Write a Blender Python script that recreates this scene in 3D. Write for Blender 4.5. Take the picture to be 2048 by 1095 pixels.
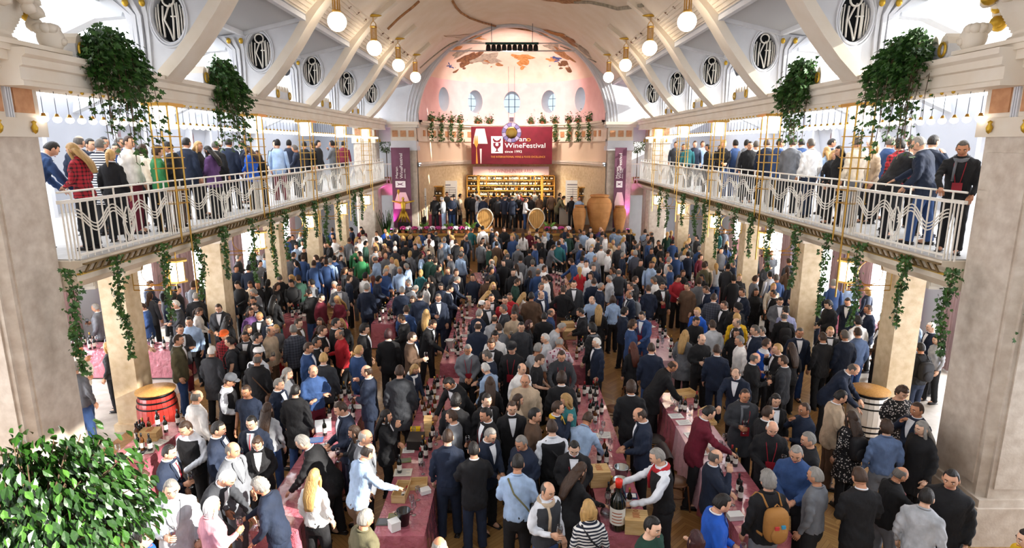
import bpy, math, random
import numpy as np
from mathutils import Vector, Matrix, Euler
random.seed(7); RNG = np.random.RandomState(7)
for o in list(bpy.data.objects): bpy.data.objects.remove(o, do_unlink=True)
scene = bpy.context.scene
COL = scene.collection
PI = math.pi
# ------------------------------------------------------------------ camera
FPX, PITCH, CAMH = 1197.0, math.radians(12.1), 5.8
cd = bpy.data.cameras.new('camera'); cam = bpy.data.objects.new('camera', cd); COL.objects.link(cam)
cd.sensor_width = 36.0; cd.lens = FPX/2048*36.0; cd.clip_end = 200
cam.location = (0, 0, CAMH); cam.rotation_euler = (PI/2-PITCH, 0, 0)
scene.camera = cam
# ------------------------------------------------------------------ world, sun, exposure
w = bpy.data.worlds.new('world'); scene.world = w; w.use_nodes = True
bg = w.node_tree.nodes['Background']; bg.inputs[0].default_value = (0.93, 0.96, 1.0, 1); bg.inputs[1].default_value = 0.62
sd = bpy.data.lights.new('sun', 'SUN'); sd.energy = 8.0; sd.angle = math.radians(0.6); sd.color = (1.0, 0.95, 0.86)
sun = bpy.data.objects.new('sun', sd); COL.objects.link(sun)
sun.rotation_euler = Vector((-0.80, 0.22, -0.385)).to_track_quat('-Z', 'Y').to_euler()
vs = scene.view_settings
vs.view_transform = 'Standard'; vs.look = 'None'; vs.gamma = 1.0; vs.use_curve_mapping = False; vs.exposure = 1.12
SKY_E, WIN_E, GLOBE_E, BULB_E = 2.9, 9.5, 5.0, 3.0
# ------------------------------------------------------------------ pixel helpers (2048 x 1095 frame)
_cp, _sp = math.cos(PITCH), math.sin(PITCH)
def ray(x, y):
    a = (x-1024)/FPX; b = (547.5-y)/FPX
    return a, _cp+b*_sp, -_sp+b*_cp
def at_z(x, y, z):
    a, b, c = ray(x, y); t = (z-CAMH)/c
    return Vector((a*t, b*t, z))
def at_y(x, y, Y):
    a, b, c = ray(x, y); t = Y/b
    return Vector((a*t, Y, CAMH+c*t))
def at_x(x, y, X):
    a, b, c = ray(x, y); t = X/a
    return Vector((X, b*t, CAMH+c*t))
# ------------------------------------------------------------------ materials
def lin(h):
    if isinstance(h, str):
        h = h.lstrip('#'); c = [int(h[i:i+2], 16)/255 for i in (0, 2, 4)]
        return tuple(((v+0.055)/1.055)**2.4 if v > 0.04045 else v/12.92 for v in c)
    return tuple(h)
MATS = {}
def mat(name, col='#888888', rough=0.6, metal=0.0, spec=0.4, col2=None, nscale=4.0, ncon=(0.35, 0.65), bump=0.0, bscale=20.0,
        stretch=None, emit=0.0, coat=0.0, bdist=0.02, objcol=False, attr=None, alpha=None, sheen=0.0, detail=4.0):
    if name in MATS: return MATS[name]
    m = bpy.data.materials.new(name); m.use_nodes = True; MATS[name] = m
    nt = m.node_tree; N = nt.nodes; L = nt.links
    b = N['Principled BSDF']
    b.inputs['Roughness'].default_value = rough; b.inputs['Metallic'].default_value = metal
    b.inputs['Specular IOR Level'].default_value = spec
    b.inputs['Coat Weight'].default_value = coat; b.inputs['Coat Roughness'].default_value = 0.08
    b.inputs['Sheen Weight'].default_value = sheen
    c = lin(col); b.inputs['Base Color'].default_value = (*c, 1)
    src = None
    if objcol:
        oi = N.new('ShaderNodeObjectInfo'); src = oi.outputs['Color']
    if attr:
        at = N.new('ShaderNodeAttribute'); at.attribute_name = attr; src = at.outputs['Color']
    tc = None
    def coord():
        nonlocal tc
        if tc is None:
            t = N.new('ShaderNodeTexCoord'); mp = N.new('ShaderNodeMapping'); L.new(t.outputs['Object'], mp.inputs['Vector'])
            if stretch: mp.inputs['Scale'].default_value = stretch
            tc = mp
        return tc.outputs['Vector']
    if col2 is not None or src is not None:
        nz = N.new('ShaderNodeTexNoise'); nz.inputs['Scale'].default_value = nscale; nz.inputs['Detail'].default_value = detail
        L.new(coord(), nz.inputs['Vector'])
        mr = N.new('ShaderNodeMapRange'); mr.inputs['From Min'].default_value = ncon[0]; mr.inputs['From Max'].default_value = ncon[1]
        L.new(nz.outputs['Fac'], mr.inputs['Value'])
        mx = N.new('ShaderNodeMix'); mx.data_type = 'RGBA'
        if src is not None:
            mx.blend_type = 'MULTIPLY'; mx.inputs['Factor'].default_value = 1.0
            mr.inputs['To Min'].default_value = 0.78; mr.inputs['To Max'].default_value = 1.15
            L.new(src, mx.inputs['A']); L.new(mr.outputs['Result'], mx.inputs['B'])
        else:
            L.new(mr.outputs['Result'], mx.inputs['Factor'])
            mx.inputs['A'].default_value = (*c, 1); mx.inputs['B'].default_value = (*lin(col2), 1)
        L.new(mx.outputs['Result'], b.inputs['Base Color'])
    if bump > 0:
        nb = N.new('ShaderNodeTexNoise'); nb.inputs['Scale'].default_value = bscale; nb.inputs['Detail'].default_value = 3
        L.new(coord(), nb.inputs['Vector'])
        bp = N.new('ShaderNodeBump'); bp.inputs['Strength'].default_value = bump; bp.inputs['Distance'].default_value = bdist
        L.new(nb.outputs['Fac'], bp.inputs['Height']); L.new(bp.outputs['Normal'], b.inputs['Normal'])
    if emit > 0:
        b.inputs['Emission Color'].default_value = (*c, 1); b.inputs['Emission Strength'].default_value = emit
    if alpha is not None: b.inputs['Alpha'].default_value = alpha
    return m
def pattern_mat(name, kind, colb):
    """fabric whose second colour makes stripes / checks / dots, first colour from the object"""
    if name in MATS: return MATS[name]
    m = mat(name, rough=0.85, objcol=True, bump=0.3, bscale=14); nt = m.node_tree; N = nt.nodes; L = nt.links
    b = N['Principled BSDF']; prev = b.inputs['Base Color'].links[0].from_socket
    t = N.new('ShaderNodeTexCoord')
    mx = N.new('ShaderNodeMix'); mx.data_type = 'RGBA'
    def wave(axis, sc, thr):
        wv = N.new('ShaderNodeTexWave'); wv.bands_direction = axis; wv.inputs['Scale'].default_value = sc; L.new(t.outputs['Object'], wv.inputs['Vector'])
        g = N.new('ShaderNodeMath'); g.operation = 'GREATER_THAN'; g.inputs[1].default_value = thr; L.new(wv.outputs['Fac'], g.inputs[0]); return g.outputs[0]
    if kind == 'stripe': fac = wave('Z', 7, 0.5)
    elif kind == 'check':
        a = wave('Z', 5, 0.72); c = wave('X', 5, 0.72); ad = N.new('ShaderNodeMath'); ad.operation = 'ADD'; L.new(a, ad.inputs[0]); L.new(c, ad.inputs[1])
        ml = N.new('ShaderNodeMath'); ml.operation = 'MULTIPLY'; ml.inputs[1].default_value = 0.5; L.new(ad.outputs[0], ml.inputs[0]); fac = ml.outputs[0]
    else:
        v = N.new('ShaderNodeTexVoronoi'); v.inputs['Scale'].default_value = 28 if kind == 'dots' else 16; L.new(t.outputs['Object'], v.inputs['Vector'])
        g = N.new('ShaderNodeMath'); g.operation = 'LESS_THAN'; g.inputs[1].default_value = 0.32; L.new(v.outputs['Distance'], g.inputs[0]); fac = g.outputs[0]
    L.new(fac, mx.inputs['Factor']); L.new(prev, mx.inputs['A']); mx.inputs['B'].default_value = (*lin(colb), 1)
    L.new(mx.outputs['Result'], b.inputs['Base Color'])
    return m
def glass_mat(name, tint='#ffffff', opacity=0.25, rough=0.05):
    if name in MATS: return MATS[name]
    m = bpy.data.materials.new(name); m.use_nodes = True; MATS[name] = m
    nt = m.node_tree; N = nt.nodes; L = nt.links; N.remove(N['Principled BSDF']); out = N['Material Output']
    tr = N.new('ShaderNodeBsdfTransparent'); tr.inputs[0].default_value = (*lin(tint), 1)
    gl = N.new('ShaderNodeBsdfGlossy'); gl.inputs['Roughness'].default_value = rough
    lw = N.new('ShaderNodeLayerWeight'); lw.inputs['Blend'].default_value = opacity
    mx = N.new('ShaderNodeMixShader'); L.new(lw.outputs['Facing'], mx.inputs[0]); L.new(tr.outputs[0], mx.inputs[1]); L.new(gl.outputs[0], mx.inputs[2])
    L.new(mx.outputs[0], out.inputs['Surface']); return m
def pane_mat(name, col, strength, through=0.55):
    """milky daylight pane: glows with the sky behind it and lets sun through"""
    if name in MATS: return MATS[name]
    m = bpy.data.materials.new(name); m.use_nodes = True; MATS[name] = m
    nt = m.node_tree; N = nt.nodes; L = nt.links; N.remove(N['Principled BSDF']); out = N['Material Output']
    tr = N.new('ShaderNodeBsdfTransparent'); tr.inputs[0].default_value = (through, through, through, 1)
    em = N.new('ShaderNodeEmission'); em.inputs[0].default_value = (*lin(col), 1); em.inputs[1].default_value = strength
    ad = N.new('ShaderNodeAddShader'); L.new(tr.outputs[0], ad.inputs[0]); L.new(em.outputs[0], ad.inputs[1]); L.new(ad.outputs[0], out.inputs['Surface'])
    return m
# ------------------------------------------------------------------ mesh kit
class MB:
    def __init__(s): s.v = []; s.f = []; s.m = []
    def add(s, vs_, fs, mi=0):
        o = len(s.v); s.v.extend(tuple(v) for v in vs_); s.f.extend(tuple(i+o for i in f) for f in fs); s.m.extend([mi]*len(fs)); return s
    def box(s, x0, x1, y0, y1, z0, z1, mi=0):
        vs_ = [(x, y, z) for z in (z0, z1) for y in (y0, y1) for x in (x0, x1)]
        return s.add(vs_, [(0,2,3,1),(4,5,7,6),(0,1,5,4),(2,6,7,3),(0,4,6,2),(1,3,7,5)], mi)
    def cbox(s, c, d, mi=0, rz=0.0):
        hx, hy, hz = d[0]/2, d[1]/2, d[2]/2; ca, sa = math.cos(rz), math.sin(rz)
        vs_ = []
        for z in (-hz, hz):
            for y in (-hy, hy):
                for x in (-hx, hx): vs_.append((c[0]+x*ca-y*sa, c[1]+x*sa+y*ca, c[2]+z))
        return s.add(vs_, [(0,2,3,1),(4,5,7,6),(0,1,5,4),(2,6,7,3),(0,4,6,2),(1,3,7,5)], mi)
    def prism(s, poly, a, b, axis='y', mi=0):
        n = len(poly)
        mp = {'y': lambda p, t: (p[0], t, p[1]), 'x': lambda p, t: (t, p[0], p[1]), 'z': lambda p, t: (p[0], p[1], t)}[axis]
        vs_ = [mp(p, a) for p in poly]+[mp(p, b) for p in poly]
        fs = [tuple(range(n)), tuple(range(2*n-1, n-1, -1))]+[(i, i+n, (i+1) % n+n, (i+1) % n) for i in range(n)]
        return s.add(vs_, fs, mi)
    def lathe(s, prof, c=(0,0,0), n=16, mi=0, cap=True):
        vs_ = []; fs = []
        for r, z in prof:
            for k in range(n):
                a = 2*PI*k/n; vs_.append((c[0]+r*math.cos(a), c[1]+r*math.sin(a), c[2]+z))
        for i in range(len(prof)-1):
            for k in range(n):
                k2 = (k+1) % n; fs.append((i*n+k, i*n+k2, (i+1)*n+k2, (i+1)*n+k))
        if cap:
            if prof[0][0] > 1e-4: fs.append(tuple(range(n-1, -1, -1)))
            if prof[-1][0] > 1e-4: fs.append(tuple((len(prof)-1)*n+k for k in range(n)))
        return s.add(vs_, fs, mi)
    def tube(s, pts, r, n=6, mi=0, closed=False, flat=None):
        pts = [Vector(p) for p in pts]; m_ = len(pts); vs_ = []; fs = []
        rs = r if isinstance(r, (list, tuple)) else [r]*m_
        up = None
        for i, p in enumerate(pts):
            if closed: d = pts[(i+1) % m_]-pts[i-1]
            else: d = pts[min(i+1, m_-1)]-pts[max(i-1, 0)]
            if d.length < 1e-9: d = Vector((0, 0, 1))
            d.normalize()
            if up is None:
                up = Vector((0, 0, 1)) if abs(d.z) < 0.9 else Vector((0, 1, 0))
            u = (up-d*up.dot(d))
            if u.length < 1e-6: u = d.orthogonal()
            u.normalize(); w_ = d.cross(u); up = u
            for k in range(n):
                a = 2*PI*k/n; vs_.append(tuple(p+u*(math.cos(a)*rs[i])+w_*(math.sin(a)*rs[i]*(flat or 1))))
        for i in range(m_ if closed else m_-1):
            j = (i+1) % m_
            for k in range(n):
                k2 = (k+1) % n; fs.append((i*n+k, i*n+k2, j*n+k2, j*n+k))
        if not closed: fs.append(tuple(range(n-1, -1, -1))); fs.append(tuple((m_-1)*n+k for k in range(n)))
        return s.add(vs_, fs, mi)
    def ell(s, c, r, nu=12, nv=8, mi=0, fn=None):
        if not isinstance(r, (list, tuple)): r = (r, r, r)
        vs_ = []; fs = []
        for i in range(nv+1):
            th = PI*i/nv
            for k in range(nu):
                a = 2*PI*k/nu; d = (math.sin(th)*math.cos(a), math.sin(th)*math.sin(a), -math.cos(th)); q = fn(d) if fn else 1
                vs_.append((c[0]+r[0]*d[0]*q, c[1]+r[1]*d[1]*q, c[2]+r[2]*d[2]*q))
        for i in range(nv):
            for k in range(nu):
                k2 = (k+1) % nu; fs.append((i*nu+k, i*nu+k2, (i+1)*nu+k2, (i+1)*nu+k))
        return s.add(vs_, fs, mi)
    def grid(s, fn, nu, nv, mi=0, flip=False):
        vs_ = [fn(i/nu, j/nv) for j in range(nv+1) for i in range(nu+1)]
        fs = []
        for j in range(nv):
            for i in range(nu):
                a = j*(nu+1)+i; q = (a, a+1, a+nu+2, a+nu+1); fs.append(q[::-1] if flip else q)
        return s.add(vs_, fs, mi)
    def mesh(s, name, mats=None, smooth=False):
        me = bpy.data.meshes.new(name); me.from_pydata(s.v, [], s.f)
        if mats is not None:
            for m in (mats if isinstance(mats, (list, tuple)) else [mats]): me.materials.append(m)
        if any(s.m): me.polygons.foreach_set('material_index', s.m)
        if smooth: me.polygons.foreach_set('use_smooth', [True]*len(me.polygons))
        me.update(); return me
    def build(s, name, mats, parent=None, smooth=False, loc=None):
        o = bpy.data.objects.new(name, s.mesh(name, mats, smooth)); COL.objects.link(o)
        if parent is not None: o.parent = parent
        if loc is not None: o.location = loc
        return o
def tag(o, label=None, cat=None, group=None, kind=None):
    if label: o['label'] = label
    if cat: o['category'] = cat
    if group: o['group'] = group
    if kind: o['kind'] = kind
    return o
def thing(name, label, cat, loc=(0,0,0), rz=0.0, group=None, kind=None, scale=None):
    o = bpy.data.objects.new(name, None); COL.objects.link(o); o.empty_display_size = 0.1
    o.location = loc; o.rotation_euler = (0, 0, rz)
    if scale: o.scale = (scale,)*3 if not isinstance(scale, (tuple, list)) else scale
    return tag(o, label, cat, group, kind)
def struct(name, mb, m, smooth=False, label=None):
    o = mb.build(name, m, smooth=smooth); o['kind'] = 'structure'
    if label: o['label'] = label
    return o
def obj(name, me, parent=None, loc=None, rot=None, scale=None, color=None):
    o = bpy.data.objects.new(name, me); COL.objects.link(o)
    if parent is not None: o.parent = parent
    if loc is not None: o.location = loc
    if rot is not None: o.rotation_euler = rot
    if scale is not None: o.scale = scale
    if color is not None: o.color = (*color, 1)
    return o
def copy_tree(o, parent=None):
    c = o.copy(); COL.objects.link(c); c.parent = parent
    for ch in list(o.children): copy_tree(ch, c)
    return c
def put(proto, used, loc, rz=0.0, label=None, group=None, scale=None):
    """first call uses the prototype itself, later calls copy it with its parts"""
    o = copy_tree(proto) if used.get(proto.name) else proto
    used[proto.name] = True
    o.location = loc; o.rotation_euler = (0, 0, rz)
    if label: o['label'] = label
    if group: o['group'] = group
    if scale: o.scale = (scale,)*3
    return o
USED = {}
# ------------------------------------------------------------------ shared materials
WHITE = mat('white_plaster', '#d6d7db', 0.7, col2='#cfd0d4', nscale=3)
CREAM = mat('cream_plaster', '#e3d9ca', 0.75, col2='#dccfbc', nscale=2)
PINKP = mat('pink_plaster', '#f0c9c8', 0.75, col2='#eabfbf', nscale=2)
MARBLE = mat('veined_marble', '#d3c7b8', 0.45, col2='#b5a594', nscale=6, ncon=(0.3, 0.72), bump=0.12, bscale=30, detail=9)
MARBLE2 = mat('warm_marble', '#d9c6a6', 0.45, col2='#c1a983', nscale=7, ncon=(0.3, 0.7), bump=0.1, bscale=30, detail=9)
TAN = mat('tan_stone_inlay', '#c9946a', 0.5, col2='#b9825a', nscale=10)
GOLD = mat('polished_brass', '#c9a052', 0.28, metal=1.0)
GOLDP = mat('gilded_plaster', '#c8a13a', 0.4, metal=0.7)
WHITEM = mat('white_painted_metal', '#e8e2d6', 0.4)
BLACK = mat('matt_black', '#111213', 0.5)
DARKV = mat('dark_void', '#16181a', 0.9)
GREYM = mat('grey_painted_metal', '#8d9299', 0.4, metal=0.3)
CURT = mat('mauve_curtain_cloth', '#b89c9c', 0.9, col2='#9d8284', nscale=9, stretch=(1, 6, 0.2))
LEAF = mat('ivy_leaf', '#22421b', 0.5, objcol=False, col2='#456e2a', nscale=9, spec=0.5)
FICUS = mat('ficus_leaf', '#1c3714', 0.3, col2='#31581d', nscale=5, spec=0.6)
FICUS2 = mat('ficus_leaf_young', '#38611f', 0.3, col2='#5d8a33', nscale=5, spec=0.6)
BARK = mat('bark', '#5a4735', 0.9, bump=0.5)
WOOD = mat('pale_crate_wood', '#d8b884', 0.6, col2='#c49e66', nscale=5, stretch=(1, 8, 8))
OAK = mat('oak_staves', '#cf9f5c', 0.55, col2='#b98545', nscale=4, stretch=(8, 8, 1))
DWOOD = mat('dark_wood', '#5b3b23', 0.45, col2='#4a2f1b', nscale=6, stretch=(8, 8, 1))
PAPER = mat('white_paper', '#f1f0ec', 0.7)
SKYPANE = pane_mat('milky_skylight_glass', '#f4f8ff', SKY_E)
APANE = pane_mat('apse_window_glass', '#d3e4f4', 0.62, 0.0)
WINPANE = pane_mat('bright_window_glass', '#f7f9ff', WIN_E, 0.0)
GLOBE = mat('lit_opal_glass', '#fff1dc', 0.3, emit=GLOBE_E)
BULB = mat('lit_bulb_glass', '#fff3e4', 0.3, emit=BULB_E)
# ================================================================== hall shell
GZ = 4.08                       # gallery floor level
STZ = 1.35                      # stage level
YP = 8.45                       # front pillars
YR = [11.75+4.0*k for k in range(5)]
YE = 31.75
BAYS = [(YP+0.30, YR[0])]+[(YR[i], YR[i+1]) for i in range(4)]+[(YR[4], YE-0.4)]
# ---- floor: herringbone parquet in the nave, stone in the aisles
def parquet():
    m = mat('herringbone_parquet', '#8a6238', 0.32, coat=0.25); nt = m.node_tree; N = nt.nodes; L = nt.links; b = N['Principled BSDF']
    t = N.new('ShaderNodeTexCoord'); sx = N.new('ShaderNodeSeparateXYZ'); L.new(t.outputs['Object'], sx.inputs[0])
    def mth(op, a, b_=None, v=None):
        q = N.new('ShaderNodeMath'); q.operation = op
        L.new(a, q.inputs[0])
        if b_ is not None: L.new(b_, q.inputs[1])
        elif v is not None: q.inputs[1].default_value = v
        return q.outputs[0]
    # zig-zag: columns 0.5 m wide, planks slanted up then down
    pp = mth('PINGPONG', sx.outputs['X'], v=0.34)
    zz = mth('ADD', sx.outputs['Y'], pp)
    pl = mth('DIVIDE', zz, v=0.085); fl = mth('FLOOR', pl); fr = mth('FRACT', pl)
    cl = mth('FLOOR', mth('DIVIDE', sx.outputs['X'], v=0.34))
    cb = N.new('ShaderNodeCombineXYZ'); L.new(fl, cb.inputs[0]); L.new(cl, cb.inputs[1])
    wn = N.new('ShaderNodeTexWhiteNoise'); L.new(cb.outputs[0], wn.inputs['Vector'])
    mx = N.new('ShaderNodeMix'); mx.data_type = 'RGBA'; mx.inputs['A'].default_value = (*lin('#8f683c'), 1); mx.inputs['B'].default_value = (*lin('#ad8753'), 1)
    L.new(wn.outputs['Value'], mx.inputs['Factor'])
    gap = mth('LESS_THAN', fr, v=0.06)
    m2 = N.new('ShaderNodeMix'); m2.data_type = 'RGBA'; L.new(gap, m2.inputs['Factor']); L.new(mx.outputs['Result'], m2.inputs['A']); m2.inputs['B'].default_value = (*lin('#5c3f22'), 1)
    L.new(m2.outputs['Result'], b.inputs['Base Color']); return m
struct('floor', MB().box(-8.0, 8.0, -2, 40, -0.12, 0), parquet(), label='herringbone wooden parquet floor of the hall')
STONE = mat('grey_stone_paving', '#b5afa6', 0.4, col2='#9d968c', nscale=3)
for s, nm in ((-1, 'left'), (1, 'right')):
    struct('floor_aisle_'+nm, MB().box(min(s*8.0, s*11.9), max(s*8.0, s*11.9), -2, 40, -0.12, 0), STONE, label='grey stone paving of the side aisle')
def side(poly, s): return [(s*p[0], p[1]) for p in (poly if s > 0 else poly[::-1])]
# ---- galleries
for s, nm in ((-1, 'left'), (1, 'right')):
    prof = [(6.55,4.08),(6.55,4.0),(6.66,3.96),(6.66,3.76),(6.9,3.6),(7.4,3.5),(7.95,3.42),(8.6,3.42),(8.9,3.55),(11.6,3.55),(11.6,4.08)]
    g = struct('gallery_'+nm, MB().prism(side(prof, s), YP+0.5, YE+3.0), mat('gallery_stone', '#ddd0bc', 0.55, col2='#d0c2ab', nscale=3), label='cream stone gallery with curved cantilevered edge')
    MB().box(min(s*6.6, s*11.5), max(s*6.6, s*11.5), YP+0.55, YE+3.0, 4.08, 4.10).build('gallery_paving', mat('gallery_tiles', '#b9b6b2', 0.5, col2='#a9a6a2', nscale=5), g)
    # patterned metal grille strip along the edge
    mb = MB(); mb.box(min(s*6.50, s*6.545), max(s*6.50, s*6.545), YP+0.5, YE-0.4, 4.02, 4.045); mb.box(min(s*6.50, s*6.545), max(s*6.50, s*6.545), YP+0.5, YE-0.4, 3.90, 3.92)
    y = YP+0.5
    while y < YE-0.5:
        mb.prism([(y, 3.92), (y+0.05, 3.92), (y+0.16, 4.02), (y+0.11, 4.02)], s*6.51, s*6.535, axis='x'); y += 0.17
    o = mb.build('edge_grille', mat('bronze_grille', '#7d6642', 0.45, metal=0.6), g)
    MB().box(min(s*6.6, s*6.662), max(s*6.6, s*6.662), YP+0.5, YE-0.4, 3.86, 3.885).build('gilded_moulding', GOLDP, g)
# ---- gallery railings, one panel per bay
def wave_z(u): return 4.73+0.13*math.cos(2*PI*u/0.72)
railm = WHITEM
def rail_panel(s, y0, y1, label, i):
    X = s*6.62; L_ = y1-y0; yc = (y0+y1)/2
    t = thing('railing', label, 'railing', (X, yc, GZ), group='white gallery railing panels')
    def T(name, pts, r, n=6, par=t, m=railm): return MB().tube([(p[0]-X, p[1]-yc, p[2]-GZ) for p in pts], r, n).build(name, m, par)
    a, b = y0+0.28, y1-0.28
    MB().cbox((0, 0, 4.98-GZ), (0.075, b-a, 0.045)).build('handrail', railm, t)
    T('upper_rail', [(X, y0, 5.13), (X, y1, 5.13)], 0.016)
    MB().cbox((0, 0, 4.16-GZ), (0.04, b-a, 0.03)).build('bottom_rail', railm, t)
    n = max(6, int(round((b-a)/0.165)))
    me = MB().box(-0.009, 0.009, -0.009, 0.009, 0.02, 0.90).mesh('baluster', railm)
    for k in range(n+1): obj('baluster', me, t, (0, a+(b-a)*k/n-yc, 0))
    me2 = MB().box(-0.01, 0.01, -0.01, 0.01, 0.90, 1.05).mesh('rail_stay', railm)
    for k in range(0, n+1, 3): obj('rail_stay', me2, t, (0, a+(b-a)*k/n-yc, 0))
    for h in (-1, 1):
        for dz in (0, -0.055, -0.11):
            T('wave_bar', [(X-s*0.03, yc+h*(L_/2-0.28)*(1-u/20*0.965), wave_z(u/20)+dz) for u in range(21)], 0.011, 5)
        ly = [(0.02, 4.78), (0.10, 4.66), (0.15, 4.52), (0.12, 4.38), (0.05, 4.28), (0.07, 4.2)]
        T('lyre_bar', [(X-s*0.035, yc+h*p[0], p[1]) for p in ly], 0.013, 5)
        T('lyre_bar', [(X-s*0.035, yc+h*(p[0]-0.045), p[1]) for p in ly[1:]], 0.010, 5)
    # dense cage of bars beside each column
    for yy, d in ((y0, 1), (y1, -1)):
        for q in range(3): obj('baluster', me, t, (0, yy+d*(0.05+0.08*q)-yc, 0))
        MB().box(-0.03, 0.03, min(yy, yy+d*0.28)-yc, max(yy, yy+d*0.28)-yc, 0.88, 0.93).build('handrail', railm, t)
    return t
BAYW = ['between front pillar and first gold column', 'between first and second gold columns', 'between second and third gold columns',
        'between third and fourth gold columns', 'between fourth and fifth gold columns', 'between fifth gold column and stage']
SIDEW = {-1: 'red barrel side', 1: 'white barrel side'}
for s in (-1, 1):
    for i, (y0, y1) in enumerate(BAYS):
        rail_panel(s, y0, y1, 'white wavy railing panel %s, %s' % (BAYW[i], SIDEW[s]), i)
# ---- lower piers
pm = MB().box(-0.25, 0.25, -0.25, 0.25, 0.16, 3.30).mesh('shaft', MARBLE2)
pb = MB().box(-0.31, 0.31, -0.31, 0.31, 0, 0.16).mesh('plinth', MARBLE2)
pc = MB().box(-0.33, 0.33, -0.33, 0.33, 3.30, 3.44).mesh('capital', CREAM)
ORD = ['first', 'second', 'third', 'fourth', 'fifth', 'sixth']
for s in (-1, 1):
    for i, y in enumerate(YR):
        near = {(-1, 0): ' beside the red barrel', (1, 0): ' beside the white barrel'}.get((s, i), ', %s behind front pillar, %s' % (ORD[i], SIDEW[s]))
        t = thing('stone_pier', 'square marble pier under the gallery'+near, 'pillar', (s*7.92, y, 0))
        for nme, me in (('shaft', pm), ('plinth', pb), ('capital', pc)): obj(nme, me, t)
# ---- great pillars (front pair with basket capitals, end pair)
def pillar(s, y, X, label, front):
    t = thing('great_pillar', label, 'pillar', (s*X, y, 0))
    h = 0.55
    MB().box(-h-0.09, h+0.09, -h-0.09, h+0.09, 0, 0.62).box(-h-0.05, h+0.05, -h-0.05, h+0.05, 0.62, 0.74).build('plinth', MARBLE, t)
    c = 0.10
    oc = [(-h+c,-h),(h-c,-h),(h-c,-h+0.04),(h,-h+c),(h,h-c),(h-c,h),(-h+c,h),(-h,h-c),(-h,-h+c),(-h+c,-h+0.04)]
    MB().prism(oc, 0.74, 5.92, axis='z').build('shaft', MARBLE, t)
    for sx in (-1, 1):
        MB().box(sx*(h+0.005)-0.02, sx*(h+0.005)+0.02, -h+0.16, h-0.16, 0.9, 5.7).build('shaft_panel', MARBLE, t)
    MB().box(-h+0.16, h-0.16, -h-0.025, -h+0.01, 0.9, 5.7).build('shaft_panel', MARBLE, t)
    MB().box(-h-0.05, h+0.05, -h-0.05, h+0.05, 5.92, 6.18).build('neck_band', CREAM, t)
    MB().box(-h, h, -h, h, 6.18, 6.72).build('frieze_block', CREAM, t)
    ti = MB().box(-0.17, 0.17, -0.02, 0.02, -0.2, 0.2).mesh('inlay_panel', TAN)
    for k in (-1, 1):
        obj('inlay_panel', ti, t, (k*0.27, -h-0.005, 6.45)); obj('inlay_panel', ti, t, (-s*(h+0.005), k*0.27, 6.45), (0, 0, PI/2))
    fl = MB()
    for q in range(3): fl.box(-0.055+0.04*q, -0.03+0.04*q, -0.03, 0.02, -0.27, 0.27)
    fm = fl.mesh('fluting', WHITE)
    obj('fluting', fm, t, (0, -h-0.01, 6.45)); obj('fluting', fm, t, (-s*(h+0.01), 0, 6.45), (0, 0, PI/2))
    dm = MB().lathe([(0.0, -0.12), (0.03, -0.09), (0.045, -0.03), (0.02, 0.02), (0.035, 0.05), (0.0, 0.07)], n=8).mesh('gilded_drop', GOLDP, True)
    for k in (-1, 1): obj('gilded_drop', dm, t, (k*0.3, -h-0.09, 6.08)); obj('gilded_drop', dm, t, (-s*(h+0.09), k*0.3, 6.08))
    e = MB()
    for z0, z1, o_ in ((6.72, 6.80, 0.10), (6.80, 6.90, 0.17), (6.90, 7.02, 0.28), (7.02, 7.10, 0.33), (7.10, 7.16, 0.36)): e.box(-h-o_, h+o_, -h-o_, h+o_, z0, z1)
    e.build('entablature', CREAM, t)
    if front:
        pr = [(0.62, 7.16), (0.70, 7.19), (0.66, 7.25), (0.60, 7.28)]
        for k in range(12): pr += [(0.60+0.022*k+0.014, 7.29+0.042*k+0.010), (0.60+0.022*k, 7.29+0.042*k+0.038)]
        MB().lathe(pr+[(0.90, 7.80), (0.90, 7.88)], n=36).build('basket_capital', CREAM, t, True)
        fr = MB().ell((0,0,0), 0.085, 8, 6, fn=lambda d: 1+0.12*math.sin(5*d[0]+3*d[2])).mesh('stone_fruit', CREAM, True)
        fr2 = MB().ell((0,0,0), 0.085, 8, 6).mesh('gilded_fruit', GOLDP, True)
        rr = random.Random(3)
        for k in range(64):
            a = rr.uniform(0, 2*PI); z = 7.86+rr.uniform(-0.34, 0.16)*(1 if k % 3 else 0.4)
            obj('fruit', fr2 if k % 4 == 0 else fr, t, (0.93*math.cos(a), 0.93*math.sin(a), z), scale=(rr.uniform(0.8, 1.35),)*3)
        for sx in (-1, 1):
            for sy in (-1, 1):
                ch = MB().ell((0,0,0.14), (0.15, 0.15, 0.18), 12, 10).ell((0, -0.14, 0.13), (0.03, 0.04, 0.03), 6, 5)
                for q in range(9):
                    a = q*2*PI/9; ch.ell((0.13*math.cos(a), 0.03+0.09*math.sin(a), 0.24), 0.065, 7, 5)
                ch.ell((-0.07, -0.11, 0.10), 0.05, 7, 5).ell((0.07, -0.11, 0.10), 0.05, 7, 5)
                o = ch.build('cherub_head', CREAM, t, True, loc=(sx*0.74, sy*0.74, 7.16)); o.rotation_euler = (0, 0, math.atan2(sx*0.9, -sy*0.9)); o.scale = (1.15,)*3
    return t
pillar(-1, YP, 7.42, 'great marble pillar with fruit basket capital, behind the leafy ficus', True)
pillar(1, YP, 7.42, 'great marble pillar with fruit basket capital, near the white barrel', True)
pillar(-1, YE, 7.55, 'great marble pillar beside the stage, between gallery and golden figure', False)
pillar(1, YE, 7.55, 'great marble pillar beside the stage, between gallery and clay jars', False)
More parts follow.
